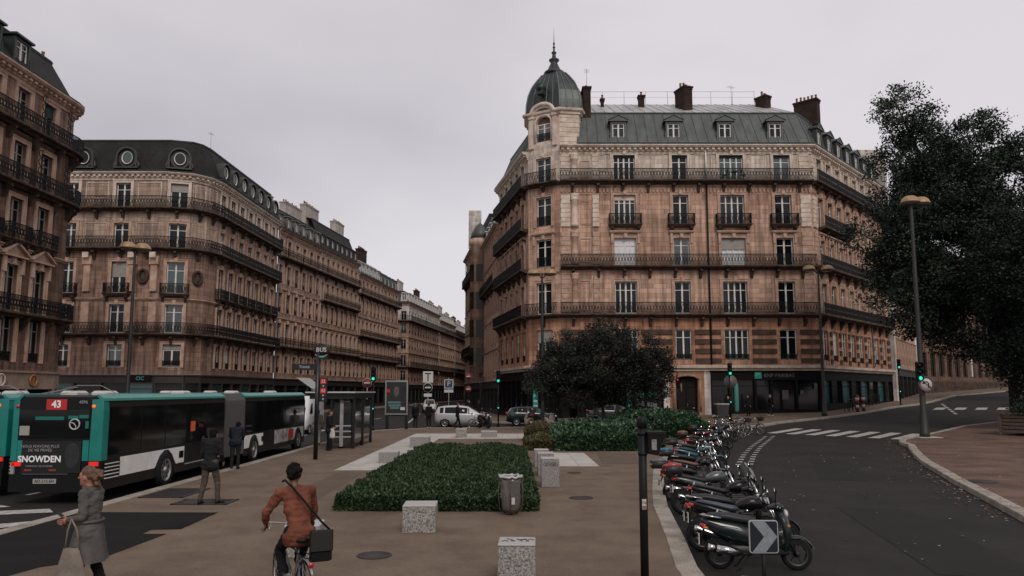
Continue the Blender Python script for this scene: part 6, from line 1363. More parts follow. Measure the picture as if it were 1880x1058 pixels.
bk = [('s', 'black scooter with white flash on its tail, nearest the camera behind the arrow sign', 3.95, 11.85, -5, PDG, SEAT, None, False, WHITE),
      ('m', 'black motorbike with blue grey seat hump, second from the camera', 4.05, 13.0, -3, PBK, SEAT_B, None, False),
      ('s', 'black scooter with a plain seat, third from the camera', 4.2, 14.1, 0, PBK, SEAT, None, False, None),
      ('m', 'black motorbike with tall smoked windscreen over the road edge', 4.55, 15.4, 2, PBK, SEAT, None, True),
      ('m', 'grey tanked motorbike with a red lidded black top box', 4.6, 17.0, 2, PGREY, SEAT, (BOXB, BOXR), False),
      ('s', 'black scooter with grey lidded top box leaning over the kerb', 4.75, 18.9, 6, PBK, SEAT, (BOXB, BOXG), False, None),
      ('m', 'motorbike with brown and black seat between two top boxed scooters', 5.3, 20.8, 8, PBK, mat('seat_brown', (.16, .08, .055), .6), None, False),
      ('s', 'scooter with a bright blue lidded top box', 5.65, 22.8, 10, PBK, SEAT, (BOXB, BOXBL), False, None),
      ('m', 'blue motorbike with white crash bars', 6.4, 25.0, 12, PBLUE, SEAT, None, False, True),
      ('s', 'dark scooter with a tall passenger backrest box', 6.8, 27.4, 14, PGREY, SEAT, (BOXB, BOXB), False, None),
      ('m', 'dark motorbike with a chrome front wheel facing the dotted line', 7.9, 29.8, 16, PBK, SEAT, None, False),
      ('s', 'dark red scooter with a brown lidded top box', 8.3, 32.4, 17, PRED, SEAT, (BOXB, BOXO), False, None),
      ('m', 'black motorbike with chrome mirrors near the far end of the row', 9.6, 35.0, 18, PBK, SEAT, None, True),
      ('s', 'black scooter with black top box near the far end of the row', 10.1, 37.6, 18, PBK, SEAT, (BOXB, BOXB), False, None),
      ('m', 'last dark motorbike of the row, before the parked bicycles', 11.5, 40.4, 19, PBK, SEAT, None, False)]
for i, t in enumerate(bk):
    kind, lab, x, y, deg = t[:5]; deg += random.uniform(-6, 6) if i else 0; y += random.uniform(-.18, .18) if i else 0
    if kind == 's': scooter(lab, (x - .16, y, 0), R(deg), t[5], t[6], t[7], t[8], random.uniform(-.13, -.04), .9, t[9])
    else: motorbike(lab, (x - .1, y, 0), R(deg), t[5], t[6], t[7], t[8], random.uniform(-.17, -.06), len(t) > 9 and t[9]).scale = (.92,) * 3
G_S = 'scooters parked behind the laurel hedge'
scooter('cream fronted scooter behind the yellow hedge, facing the camera', (2.55, 51.5, KH), R(-75), PCREAM, SEAT, None, False, -.08, 1.0, None, G_S)
scooter('cream scooter with dark top box behind the yellow hedge', (1.2, 51.0, KH), R(100), PCREAM, SEAT, (BOXB, BOXB), False, -.08, 1.0, None, G_S)
scooter('dark scooter with tall screen beside the cream scooters', (5.6, 51.6, KH), R(-80), PBK, SEAT, None, True, -.08, 1.0, None, G_S)
motorbike('black motorbike under the purple tree', (7.2, 52.2, KH), R(-95), PBK, SEAT, None, True, -.1, False, G_S)
scooter('dark scooter parked by the traffic light left of the hatchback', (-2.0, 52.6, KH), R(-60), PBK, SEAT, None, False, -.08, 1.0, None, 'lone scooter')

def bicycle(label, loc, rz, frame=None, lean=0, basket=False, steer=0, group=None, guard=True):
    e = empty('bicycle', label, 'bicycle', loc, rz, group); e.rotation_euler = (lean, 0, rz); fm = frame or BLACK; r = .335
    for x, nm in ((.53, 0), (-.53, 1)):
        h = MB(); h.lathe([(.025, -.05), (.025, .05)], 8, (0, 0, 0), 'y'); w = h.build('wheel', ALU, e, (x, 0, r))
        q = MB(); c = [(r * .97 * math.cos(a), 0, r * .97 * math.sin(a)) for a in [2 * math.pi * i / 28 for i in range(29)]]; q.tube(c, .018, 6, False, ref=(0, 1, 0)); q.build('tyre', RUBBER, w)
        q = MB(); c = [(r * .91 * math.cos(a), 0, r * .91 * math.sin(a)) for a in [2 * math.pi * i / 28 for i in range(29)]]; q.tube(c, .011, 5, False, ref=(0, 1, 0)); q.build('rim', CHROME, w)
        q = MB()
        for i in range(20): a = 2 * math.pi * i / 20; q.tube([(.02 * math.cos(a + .6), .03 * (-1) ** i, .02 * math.sin(a + .6)), (r * .9 * math.cos(a), 0, r * .9 * math.sin(a))], .003, 3, False)
        q.build('spokes', ALU, w)
        if guard: q = MB(); c = [(1.07 * r * math.cos(a), 0, 1.07 * r * math.sin(a)) for a in [R((25 if nm == 0 else 15) + 10 * i) for i in range(14)]]; q.tube(c, .022, 4, True, ref=(0, 1, 0)); q.build('mudguard', mat('guard_silver', (.3, .3, .3), .4, metal=.5), w)
    q = MB(); P = dict(bb=(-.1, 0, .29), st=(-.25, 0, .78), ht=(.36, 0, .86), hb=(.4, 0, .7), rw=(-.53, 0, r), fw=(.53, 0, r))
    q.tube([P['bb'], P['st']], .016, 6); q.tube([P['st'], (-.22, 0, .72), (.38, 0, .78)], .016, 6); q.tube([P['bb'], P['hb']], .018, 6); q.tube([P['ht'], P['hb']], .02, 6)
    for s in (1, -1): q.tube([P['bb'], (-.53, s * .06, r)], .011, 5); q.tube([(-.24, 0, .72), (-.53, s * .06, r)], .009, 5); q.tube([P['hb'], (.46, s * .045, .55), (.53, s * .05, r)], .012, 5)
    q.build('frame', fm, e)
    q = MB(); egg(q, [(-.42, .9, .08, .03), (-.34, .9, .09, .035), (-.22, .89, .05, .03), (-.12, .88, .025, .02)]); q.tube([(-.25, 0, .78), (-.28, 0, .88)], .013, 5); q.build('saddle', BLACK, e)
    q = MB(); q.tube([(.36, 0, .86), (.34, 0, 1.0)], .013, 6); q.tube([(.18, .3, 1.02), (.28, .27, 1.05), (.36, .12, 1.02), (.35, 0, 1.0), (.36, -.12, 1.02), (.28, -.27, 1.05), (.18, -.3, 1.02)], .011, 6); hb = q.build('handlebar', CHROME, e)
    for s in (1, -1): q = MB(); q.tube([(.24, s * .285, 1.037), (.14, s * .31, 1.01)], .017, 6); q.build('grip', RUBBER, hb); q = MB(); q.tube([(.3, s * .2, 1.03), (.2, s * .26, .98)], .006, 4); q.build('brake_lever', CHROME, hb)
    q = MB(); q.lathe([(.095, -.004), (.095, .004)], 16, (-.1, -.06, .29), 'y'); q.tube([(-.1, -.08, .29), (-.03, -.09, .14)], .011, 5); q.tube([(-.1, .08, .29), (-.17, .09, .44)], .011, 5); q.box(-.09, .03, -.15, -.08, .125, .145); q.box(-.23, -.11, .08, .15, .43, .45); q.build('chainset', ALU, e)
    q = MB(); q.tube([(-.28, .05, .74), (-.72, .06, .74), (-.72, -.06, .74), (-.28, -.05, .74)], .007, 5); q.tube([(-.6, .06, .74), (-.53, .06, r)], .006, 4); q.tube([(-.6, -.06, .74), (-.53, -.06, r)], .006, 4); q.build('rack', BLACK, e)
    q = MB(); q.ell((-.76, 0, .66), (.02, .035, .04), 8, 6); q.build('tail_light', LAMP_RED, e)
    if basket: q = MB(); q.loft([[(.42, -.15, .85), (.68, -.15, .85), (.68, .15, .85), (.42, .15, .85)], [(.4, -.19, 1.08), (.74, -.19, 1.08), (.74, .19, 1.08), (.4, .19, 1.08)]], False); q.build('basket', mat('wire_dark', (.03, .03, .03), .6), e)
    return e
G_B = 'bicycles parked at the end of the motorbike row'
for i, (x, y, dg, lab, bs) in enumerate(((13.0, 43.2, 40, 'dark bicycle leaning among the parked motorbikes, first of the bicycles', False), (13.7, 45.2, 24, 'black bicycle with basket in the bicycle cluster', True), (12.9, 47.0, 60, 'bicycle farthest back in the bicycle cluster', False),
        (15.0, 46.6, -42, 'city bicycle with basket at the right end of the row, by the zebra crossing', True), (14.3, 48.4, 10, 'dark bicycle behind the city bicycle with basket', False))):
    bicycle(lab, (x, y, G(x, y) + (KH if y > 46.9 else 0)), R(dg), None, R(7 if i % 2 else -6), bs, 0, G_B)
# ================================================================== street furniture
def lamp_post(label, loc, h, heads, rz=0, r0=.13, group='street lamps'):
    e = empty('street_lamp', label, 'street lamp', loc, rz, group)
    q = MB(); q.lathe([(r0 * 1.7, 0), (r0 * 1.7, .25), (r0 * 1.35, .35), (r0 * 1.3, 1.1), (r0, 1.25), (r0 * .85, h * .5), (r0 * .55, h - .1), (r0 * .5, h)], 12); q.build('pole', mat('pole_dark', (.022, .021, .020), .5, var=.3, scale=3), e)
    for dx in heads:
        q = MB(); q.tube([(0, 0, h - .35), (dx * .55, 0, h + .02), (dx, 0, h + .05)], [.045, .04, .035], 6); q.build('arm', MATS['pole_dark'], e)
        q = MB(); q.lathe([(.10, h + .42), (.26, h + .38), (.42, h + .26), (.5, h + .08), (.52, h + .02), (.5, h)], 18, (dx, 0, 0)); hd = q.build('lamp_head', LAMP_TOP, e)
        q = MB(); q.lathe([(.46, h + .02), (.42, h - .06), (.2, h - .12)], 16, (dx, 0, 0)); q.build('lamp_glass', mat('lamp_glass', (.12, .11, .1), .2), hd)
    return e
lamp_post('twin headed street lamp standing behind the bus on the far left', (-24.0, 46.5, KH), 11.6, (-.42, .42), R(35))
lamp_post('twin headed street lamp in front of the turret of the domed building', (2.3, 56.0, 0), 11.6, (-.62, .62), 0)
lamp_post('twin headed street lamp before the right end of the bank front', (25.2, 60.3, G(25.2, 60.3) + KH), 11.9, (-.75, .75), 0)
lamp_post('tall street lamp with a large hood on the right hand pavement', (22.75, 41.35, G(22.75, 41.35) + KH), 13.2, (-.05, .75), R(20), .155)
def signal(label, loc, rz, h, lit='g', zc=None, cat='traffic light', pole=True, size=1.0, small=True, group='traffic lights'):
    e = empty('traffic_light', label, cat, loc, rz, group); zc = zc or h
    if pole: q = MB(); q.tube([(0, 0, 0), (0, 0, h)], .06, 8); q.lathe([(.12, 0), (.1, .25), (.06, .3)], 10); q.build('pole', BLACK, e)
    q = MB(); s = size; q.bev(-.16 * s, .16 * s, -.22, -.02, zc - .95 * s, zc, .04); hs = q.build('signal_housing', BLACK, e)
    for i, c in enumerate('ryg'):
        z = zc - (.17 + .31 * i) * s; on_ = c == lit
        q = MB(); q.lathe([(.10 * s, -.235), (.02, -.25)], 14, (0, 0, z), 'y'); q.build('lens', {'g': LAMP_GREEN, 'r': LAMP_REDLIT}.get(c, LAMP_RED) if on_ else mat('lens_off', (.03, .025, .022), .3), hs)
        q = MB(); q.lathe([(.125 * s, -.34), (.13 * s, -.22)], 14, (0, 0, z), 'y', False); q.build('visor', BLACK, hs)
    if small: q = MB(); q.bev(-.09, .09, -.14, -.04, 1.35, 1.85, .02); q.build('repeater', BLACK, e); q = MB(); q.lathe([(.05, -.15), (.01, -.16)], 10, (0, 0, 1.45), 'y'); q.build('repeater_lens', LAMP_GREEN if lit == 'g' else LAMP_REDLIT, e)
    return e
def round_sign(e, z, r, face, kind, y=-.08, x=0):
    q = MB(); q.lathe([(r, y), (r, y + .02)], 26, (x, 0, z), 'y'); s = q.build('sign_plate', face, e)
    if kind == 'noentry': q = MB(); q.lathe([(r * .93, y - .002), (r * .93, y)], 26, (x, 0, z), 'y'); q.build('sign_face', mat('sign_red_dull', (.16, .022, .02), .6), s); q = MB(); q.box(x - r * .62, x + r * .62, y - .008, y - .003, z - r * .15, z + r * .15); q.build('sign_bar', mat('sign_white', (.46, .45, .43), .6), s)
    if kind == 'ban': q = MB(); q.lathe([(r * .9, y - .002), (r * .9, y)], 26, (x, 0, z), 'y'); q.build('sign_face', BLACK, s); q = MB(); q.box(x - r * .62, x + r * .62, y - .008, y - .003, z - r * .15, z + r * .15); q.build('sign_bar', mat('sign_white', (.46, .45, .43), .6), s)
    if kind == 'noturn':
        q = MB(); ri = [(r, .86 * r)]; q.lathe([(r * .99, y - .006), (r * .99, y - .001), (r * .80, y - .001), (r * .80, y - .006), (r * .99, y - .006)], 28, (x, 0, z), 'y', False); q.build('sign_ring', mat('ring_dark_red', (.10, .035, .03), .5), s)
        q = MB(); c = [(x + r * .28, y - .006, z - r * .5), (x + r * .3, y - .006, z + .1 * r), (x + r * .05, y - .006, z + r * .36), (x - r * .35, y - .006, z + r * .22)]; q.tube(c, r * .075, 5); q.add([(x - r * .6, y - .012, z + r * .1), (x - r * .25, y - .012, z + r * .5), (x - r * .25, y - .012, z - r * .05)], [(0, 1, 2)]); q.build('arrow', BLACK, s)
        q = MB(); q.tube([(x - r * .62, y - .012, z + r * .55), (x + r * .62, y - .012, z - r * .55)], r * .06, 5); q.build('sign_bar', MATS['ring_dark_red'], s)
    return s
SG_W = mat('sign_white', (.46, .45, .43), .6); SG_B = mat('sign_back', (.2, .2, .2), .5, metal=.4)
signal('green traffic light on the kerb left of the advert panel', (-9.15, 49.25, KH), 0, 4.2)
e_ = empty('no_entry_sign', 'round red no entry sign left of the traffic light by the bus shelter', 'sign', (-9.75, 50.2, KH)); q = MB(); q.tube([(0, 0, 0), (0, 0, 3.4)], .035, 6); q.build('post', GREYP, e_); round_sign(e_, 3.15, .32, SG_W, 'noentry')
signal('green traffic light at the corner left of the green hatchback', (-1.05, 57.2, 0), 0, 4.3)
signal('green traffic light before the door of the domed building', (16.55, 56.6, G(16.5, 56.6) + KH), 0, 4.4)
e_ = empty('round_sign', 'pale back of a round sign on the traffic light before the door', 'sign', (16.7, 56.9, G(16.5, 56.6) + KH)); q = MB(); q.lathe([(.5, -.0), (.5, .02)], 24, (0, 0, 3.0), 'y'); q.build('sign_plate', mat('sign_back_pale', (.16, .16, .155), .5, metal=.2, var=.3, scale=5), e_); q = MB(); q.tube([(0, .05, 0), (0, .05, 3.5)], .035, 6); q.build('post', BLACK, e_)
signal('small green traffic light near the railings up the side street', (38.0, 73.0, G(38, 73)), R(-15), 4.6)
signal('green traffic light on the tall lamp post at the right', (22.45, 41.1, G(22.7, 41.3) + KH), 0, 3.95, 'g', 4.15, pole=False, small=False, size=1.15)
e_ = empty('no_left_turn_sign', 'round no left turn sign on the tall lamp post at the right', 'sign', (22.75, 40.95, G(22.7, 41.3) + KH)); round_sign(e_, 2.92, .40, SG_W, 'noturn'); q = MB(); q.box(-.2, .2, -.06, .2, 2.85, 2.95); q.build('bracket', SG_B, e_)
e_ = empty('pole_base', 'pale square base plate under the tall lamp post', 'base plate', (22.85, 41.3, G(22.7, 41.3) + KH)); q = MB(); q.bev(-.62, .62, -.5, .5, 0, .03, .01); q.build('plate', SLABW, e_)
signal('red pedestrian light on the wall corner beside the cash machine', (13.0, 58.6, G(13, 58.6) + KH), 0, 3.6, 'r', 3.3, small=False, size=.7)
# signs in the street mouth
e_ = empty('street_sign', 'white dead end board above a round dark barred sign in the street mouth', 'sign', (-6.0, 53.2, KH)); q = MB(); q.tube([(0, 0, 0), (0, 0, 4.0)], .04, 6); q.build('post', GREYP, e_); q = MB(); q.box(-.36, .36, -.08, -.05, 3.2, 4.0); s_ = q.build('sign_plate', SG_W, e_)
q = MB(); q.box(-.22, .22, -.085, -.08, 3.8, 3.88); q.box(-.04, .04, -.085, -.08, 3.3, 3.8); q.build('symbol', BLACK, s_)
round_sign(e_, 2.85, .34, SG_W, 'ban', -.1); q = MB(); q.box(-.28, .28, -.1, -.07, 2.2, 2.42); q.build('sub_plate', SG_W, e_)
e_ = empty('parking_sign', 'small square blue parking sign in the street mouth', 'sign', (-5.6, 66.0, 0)); q = MB(); q.tube([(0, 0, 0), (0, 0, 3.9)], .035, 6); q.build('post', GREYP, e_); q = MB(); q.box(-.4, .4, -.06, -.04, 2.95, 3.75); s_ = q.build('sign_plate', SG_W, e_); q = MB(); q.box(-.33, .33, -.066, -.06, 3.02, 3.68); q.build('sign_face', mat('parking_blue', (.012, .03, .075), .5), s_); q = MB(); text_mb(q, 'P', .6, face_m((0, -.07, 3.34)), .003); q.build('lettering', SG_W, s_); q = MB(); q.box(-.4, .4, -.06, -.04, 2.6, 2.85); q.build('sub_plate', SG_W, e_)
e_ = empty('red_sign', 'two round red signs one above the other far in the street', 'sign', (-4.1, 70.0, 0)); q = MB(); q.tube([(0, 0, 0), (0, 0, 4.3)], .035, 6); q.build('post', BLACK, e_); round_sign(e_, 4.1, .3, mat('red_rim', (.2, .05, .045), .6), 'noentry'); round_sign(e_, 2.9, .3, MATS['red_rim'], 'noentry')
# bus stop
e_ = empty('bus_stop_pole', 'tall black bus stop pole with a round BUS sign on top', 'bus stop', (-7.55, 28.9, KH)); TP = mat('stop_black', (.008, .008, .008), .35)
q = MB(); q.tube([(0, 0, 0), (0, 0, 4.1)], .085, 10); q.build('pole', TP, e_)
q = MB(); q.lathe([(.30, -.06), (.3, .06)], 28, (.13, 0, 4.15), 'y'); d_ = q.build('sign_disc', TP, e_); q = MB(); text_mb(q, 'BUS', .24, face_m((.13, -.066, 4.2)), .004, bold=.003); q.build('lettering', SG_W, d_)
q = MB(); arc = [(.13 + .27 * math.cos(a), -.066, 4.15 + .27 * math.sin(a)) for a in [R(200 + 14 * i) for i in range(11)]]; arc2 = [(.13 + .26 * math.cos(a), -.066, 4.08 + .13 * math.sin(a)) for a in [R(205 + 13 * i) for i in range(11)]]; q.loft([arc, arc2], False, False); q.build('sign_arc', mat('stop_green', (.01, .22, .14), .4), d_); q = MB(); q.tube([(p[0], p[1] - .002, p[2]) for p in arc2], .012, 4); q.build('sign_line', SG_W, d_)
q = MB(); q.box(-1.02, -.02, -.03, .03, 3.42, 3.66); p_ = q.build('name_board', TP, e_); q = MB(); text_mb(q, 'Trinité', .15, face_m((-.52, -.036, 3.54)), .003); q.build('lettering', mat('letter_blue_white', (.35, .45, .62), .5), p_)
q = MB(); q.box(.1, .38, -.06, .06, 2.2, 3.12); p_ = q.build('route_board', TP, e_)
for tx, z in (('32', 2.98), ('43', 2.62)): q = MB(); q.box(.13, .35, -.066, -.06, z - .1, z + .1); f_ = q.build('route_plate', RED, p_); q = MB(); text_mb(q, tx, .17, face_m((.24, -.07, z)), .002); q.build('lettering', mat('letter_pink', (.75, .5, .48), .5), p_)
for z in (2.8, 2.44, 2.3): q = MB(); q.lathe([(.035, -.066), (.03, -.07)], 10, (.24, 0, z), 'y'); q.build('route_dot', SG_W, p_)
# shelter
e_ = empty('bus_shelter', 'dark glass bus shelter with a thin pale roof edge', 'bus shelter', (-8.2, 34.2, KH)); SHG = mat('shelter_glass', (.10, .105, .105), .06, spec=.6, trans=.75)
q = MB(); q.box(-1.15, 1.1, -.5, 4.6, 2.52, 2.58); q.build('roof', mat('shelter_roof', (.42, .41, .39), .5), e_); q = MB(); q.box(-1.0, 1.0, -.3, 4.4, 2.25, 2.52); q.build('roof_box', TP, e_)
for x, y in ((-.05, .0), (.95, .05), (.95, 2.1), (.95, 4.2), (-.05, 4.2)): q = MB(); q.bev(x - .07, x + .07, y - .07, y + .07, 0, 2.5, .02); q.build('post', TP, e_)
for y0, y1 in ((.14, 2.0), (2.2, 4.1)): q = MB(); q.box(.94, .96, y0, y1, .25, 2.2); q.build('rear_glass', SHG, e_)
q = MB(); q.box(.05, .86, -.01, .01, .25, 2.1); q.build('side_glass', SHG, e_); q = MB(); q.box(.05, .86, 4.19, 4.21, .25, 2.1); q.build('side_glass', SHG, e_)
q = MB(); q.box(.34, .50, -.05, .05, .1, 2.2); q.build('panel_strip', mat('strip_pale', (.35, .34, .32), .6, var=.5, scale=7), e_)
for z in (.5, .75, 1.0): q = MB(); q.box(.05, .86, -.016, -.011, z, z + .06); q.build('glass_band', mat('band_frost', (.3, .3, .3), .7), e_)
q = MB(); q.box(.45, .85, .9, 3.4, .45, .5); q.tube([(.65, 1.2, 0), (.65, 1.2, .45)], .03, 6); q.tube([(.65, 3.1, 0), (.65, 3.1, .45)], .03, 6); q.build('bench', TP, e_)
# advert panel
e_ = empty('advert_panel', 'free standing advert panel with pale frame beyond the bus shelter', 'advert panel', (-7.95, 51.6, KH), R(-6))
for x in (-.68, .68): q = MB(); q.box(x - .09, x + .09, -.09, .09, 0, 1.0); q.build('leg', TP, e_)
q = MB(); q.bev(-.82, .82, -.14, .14, .95, 3.35, .05); bd = q.build('casing', TP, e_)
q = MB(); 
for b_ in ((-.8, .8, 3.22, 3.34), (-.8, .8, .97, 1.08), (-.8, -.71, 1.08, 3.22), (.71, .8, 1.08, 3.22)): q.box(b_[0], b_[1], -.165, -.14, b_[2], b_[3])
q.build('frame', ALU, bd); q = MB(); q.box(-.71, .71, -.15, -.142, 1.08, 3.22); po = q.build('poster', mat('poster_dark', (.03, .028, .028), .35, var=.6, scale=1.6, col2=(.01, .01, .01)), bd)
q = MB(); q.ell((-.02, -.15, 2.55), (.2, .012, .36), 14, 7); q.build('figure_print', mat('figure_grey', (.11, .10, .095), .6, var=.5, scale=5), po)
for i, (x0, x1, z) in enumerate(((-.6, .3, 1.75), (-.55, .3, 1.55), (-.45, .2, 1.38))): q = MB(); q.box(x0, x1, -.156, -.15, z, z + .14); q.build('print_band', mat('print_teal', (.07, .16, .15), .6), po)
q = MB(); q.box(.28, .6, -.156, -.15, 1.3, 1.5); q.build('print_box', SG_W, po); q = MB(); q.box(-.7, -.45, -.156, -.15, 2.5, 2.72); q.build('print_box', RED, po)
# granite blocks
def block(label, x, y, rz, s=.6, h=.52, graf=False):
    e = empty('granite_block', label, 'granite block', (x, y, KH), rz, 'granite blocks around the square')
    q = MB(); k = s / 2; q.bev(-k, k, -k, k, 0, h - .03, .015); q.build('block', GRANITE, e); q = MB(); q.bev(-k, k, -k, k, h - .028, h, .012); c = q.build('top_face', GRANITE_T, e)
    if graf:
        q = MB(); rr = random.Random(4)
        for i in range(7): x0 = -k * .75 + i * k * .21; q.tube([(x0 + rr.uniform(-.03, .03), -k - .004 if graf == 2 else rr.uniform(-.1, .1), h - .2 if graf == 2 else h + .004), (x0 + .05, -k - .004 if graf == 2 else rr.uniform(-.1, .1), h - .1 if graf == 2 else h + .004), (x0 + .08 + rr.uniform(-.02, .04), -k - .004 if graf == 2 else rr.uniform(-.12, .12), h - .22 if graf == 2 else h + .004)], .008, 3)
        q.build('graffiti', mat('graffiti_grey', (.10, .10, .10), .7), c)
    return e
block('speckled granite block in front of the low hedge', -1.74, 14.4, R(2), .62, .50)
block('granite block with scrawled top at the bottom edge of the picture', .07, 10.75, R(-2), .52, .52, 1)
block('granite block behind the cyclist', -3.35, 12.3, R(5), .55, .5)
block('granite block with graffiti right of the low hedge, nearest of its line', 1.05, 20.9, 0, .5, .78, 2)
block('granite block right of the low hedge, second of its line', 1.05, 23.6, 0, .5, .7); block('granite block right of the low hedge, third of its line', 1.02, 26.2, 0, .5, .6)
block('taller pale granite block on the paving behind the low hedge', -2.85, 42.2, R(3), .62, .5); block('wide granite block beyond the back left corner of the low hedge', -4.3, 35.2, R(3), .9, .5)
block('granite block low on the paving right of the taller pale one', -1.3, 42.6, R(2), .9, .35); block('granite block by the left edge of the low hedge', -4.5, 27.6, R(4), .7, .42)
# litter bin: hoop frame and clear bag
e_ = empty('litter_bin', 'grey hoop litter bin with a clear plastic bag before the low hedge', 'litter bin', (-.03, 16.15, KH)); BG = mat('bag_film', (.42, .39, .37), .22, spec=.6, trans=.8)
q = MB(); rr = random.Random(7); rings = []
for k in range(9):
    z = .06 + .72 * k / 8; w = .205 - (.06 if k == 0 else (.015 if k == 1 else 0)) + .006 * math.sin(k * 1.9); rings.append([((w + .016 * math.sin(5 * a + k) + rr.uniform(-.008, .008)) * math.cos(a), (w + .016 * math.cos(4 * a + k * .7)) * math.sin(a), z) for a in [2 * math.pi * i / 22 for i in range(22)]])
q.loft(rings, True, True, True); q.build('plastic_bag', BG, e_); q = MB(); q.lathe([(.1, .07), (.15, .1), (.16, .3), (.1, .36), (.02, .38)], 14); q.build('bag_contents', mat('rubbish', (.05, .045, .04), .8, var=.7, scale=14, col2=(.16, .14, .12)), e_)
q = MB(); c = [((.235 + .02 * math.sin(i * 2.1)) * math.cos(2 * math.pi * i / 22), (.235 + .02 * math.cos(i * 1.7)) * math.sin(2 * math.pi * i / 22), .80 + .018 * math.sin(i * 2.7)) for i in range(22)]; q.tube(c + [c[0]], .028, 6, False); q.build('bag_rim', mat('bag_fold', (.42, .41, .40), .35, spec=.7), e_)
q = MB(); c = [(.22 * math.cos(a), .22 * math.sin(a), .775) for a in [2 * math.pi * i / 22 for i in range(23)]]; q.tube(c, .016, 6, False)
q.build('ring', BLACK, e_)
for a in (R(0), R(90), R(180), R(270)): q = MB(); ca, sa = math.cos(a), math.sin(a); q.tube([(ca * .235, sa * .235, .78), (ca * .262, sa * .262, .45), (ca * .235, sa * .235, .12), (ca * .1, sa * .1, .02)], .013, 6); q.build('hoop', mat('bin_brown', (.06, .045, .038), .5), e_)
q = MB(); q.box(.02, .09, -.222, -.2, .24, .38); q.build('litter', SG_W, e_)
# foreground pole with pedestrian signal
e_ = empty('signal_pole', 'black pole with a boxed pedestrian signal in the right foreground', 'signal pole', (1.84, 10.6, KH)); q = MB(); q.tube([(0, 0, -.1), (0, 0, 2.22)], .058, 12); q.lathe([(.07, 2.1), (.075, 2.22), (.05, 2.25)], 12); q.build('pole', BLACK, e_)
for z in (1.72, 2.0): q = MB(); q.lathe([(.068, z), (.068, z + .04)], 12); q.build('band', BLACK, e_)
q = MB(); q.loft([[(.07, -.1, 1.74), (.2, -.1, 1.72), (.2, .12, 1.72), (.07, .12, 1.74)], [(.06, -.13, 2.02), (.30, -.13, 2.02), (.30, .14, 2.02), (.06, .14, 2.02)]]); q.box(.05, .31, -.14, .15, 2.02, 2.05); hb_ = q.build('signal_box', BLACK, e_); q = MB(); q.box(.11, .18, -.122, -.105, 1.8, 1.96); q.build('sticker', mat('sticker_grey', (.3, .29, .27), .6, var=.7, scale=30), hb_)
q = MB(); q.box(-.03, .03, -.064, -.055, .98, 1.12); st_ = q.build('sticker', SG_W, e_); q = MB(); text_mb(q, 'TX', .05, face_m((0, -.067, 1.07)), .001); q.build('lettering', BLACK, st_); q = MB(); q.box(-.028, .028, -.066, -.06, .985, 1.03); q.build('sticker_base', mat('sticker_brown', (.25, .12, .06), .6), st_)
# chevron board
e_ = empty('chevron_sign', 'square black sign with a pale arrow pointing right, beside the scooter', 'sign', (3.47, 10.5, -.17)); q = MB(); q.tube([(0, .03, 0.1), (0, .03, .75)], .03, 8); q.build('post', BLACK, e_)
q = MB(); q.bev(-.2, .2, 0, .02, 0, .42, .0); 
def rrect(x0, x1, z0, z1, r, y): 
    o = []
    for cx_, cz_, a0 in ((x1 - r, z0 + r, -90), (x1 - r, z1 - r, 0), (x0 + r, z1 - r, 90), (x0 + r, z0 + r, 180)): o += [(cx_ + r * math.cos(R(a0 + 22.5 * k)), y, cz_ + r * math.sin(R(a0 + 22.5 * k))) for k in range(5)]
    return o
q = MB(); q.loft([rrect(-.2, .2, .70, 1.14, .035, .02), rrect(-.2, .2, .70, 1.14, .035, -.01)]); s_ = q.build('sign_frame', mat('frame_pale', (.4, .4, .39), .5), e_); q = MB(); q.loft([rrect(-.188, .188, .712, 1.128, .03, -.01), rrect(-.188, .188, .712, 1.128, .03, -.014)]); q.build('sign_face', mat('sign_night', (.008, .013, .02), .4), s_)
q = MB(); q.poly([(-.165, -.017, .715), (.02, -.017, .715), (.185, -.017, .92), (.02, -.017, 1.125), (-.165, -.017, 1.125), (.0, -.017, .92)]); q.build('arrow', mat('arrow_pale', (.24, .27, .28), .5, var=.25, scale=14), s_)
# cash machine kiosk behind the hedge, teal posts
e_ = empty('cash_machine', 'twin cash machines with teal surrounds behind the laurel clump', 'cash machine', (11.4, 64.6, .35)); q = MB(); q.box(-1.5, 1.3, -.35, .35, 0, 3.6); bx_ = q.build('housing', SHOP, e_); q = MB(); q.box(-.8, 1.2, -.42, -.36, 3.2, 3.3); q.build('light_strip', SG_W, bx_)
q = MB(); q.box(-1.55, -1.15, -.42, -.36, .8, 2.7); q.build('teal_panel', mat('panel_teal', (.01, .24, .22), .4), bx_)
for x in (-.45, .65): q = MB(); q.box(x - .42, x + .42, -.42, -.36, .9, 2.4); m_ = q.build('machine_face', mat('machine_grey', (.13, .14, .14), .5, var=.6, scale=4), bx_); q = MB(); q.box(x - .38, x + .38, -.44, -.42, 2.05, 2.3); q.build('header', MATS['panel_teal'], m_); q = MB(); q.box(x - .34, x + .34, -.44, -.42, 2.45, 2.7); q.build('notice', SG_W, m_); q = MB(); q.box(x - .2, x + .2, -.44, -.42, 1.5, 1.85); q.build('screen', GL_D, m_)
e_ = empty('teal_totem', 'narrow teal and white sign totem behind the green hatchback', 'sign', (2.0, 63.6, .2)); q = MB(); q.bev(-.22, .22, -.1, .1, 0, 2.9, .03); q.build('post', mat('panel_teal', (.01, .24, .22)), e_); 
for z in (1.2, 1.6, 2.0): q = MB(); q.box(-.16, .16, -.115, -.1, z, z + .14); q.build('print_band', SG_W, e_)
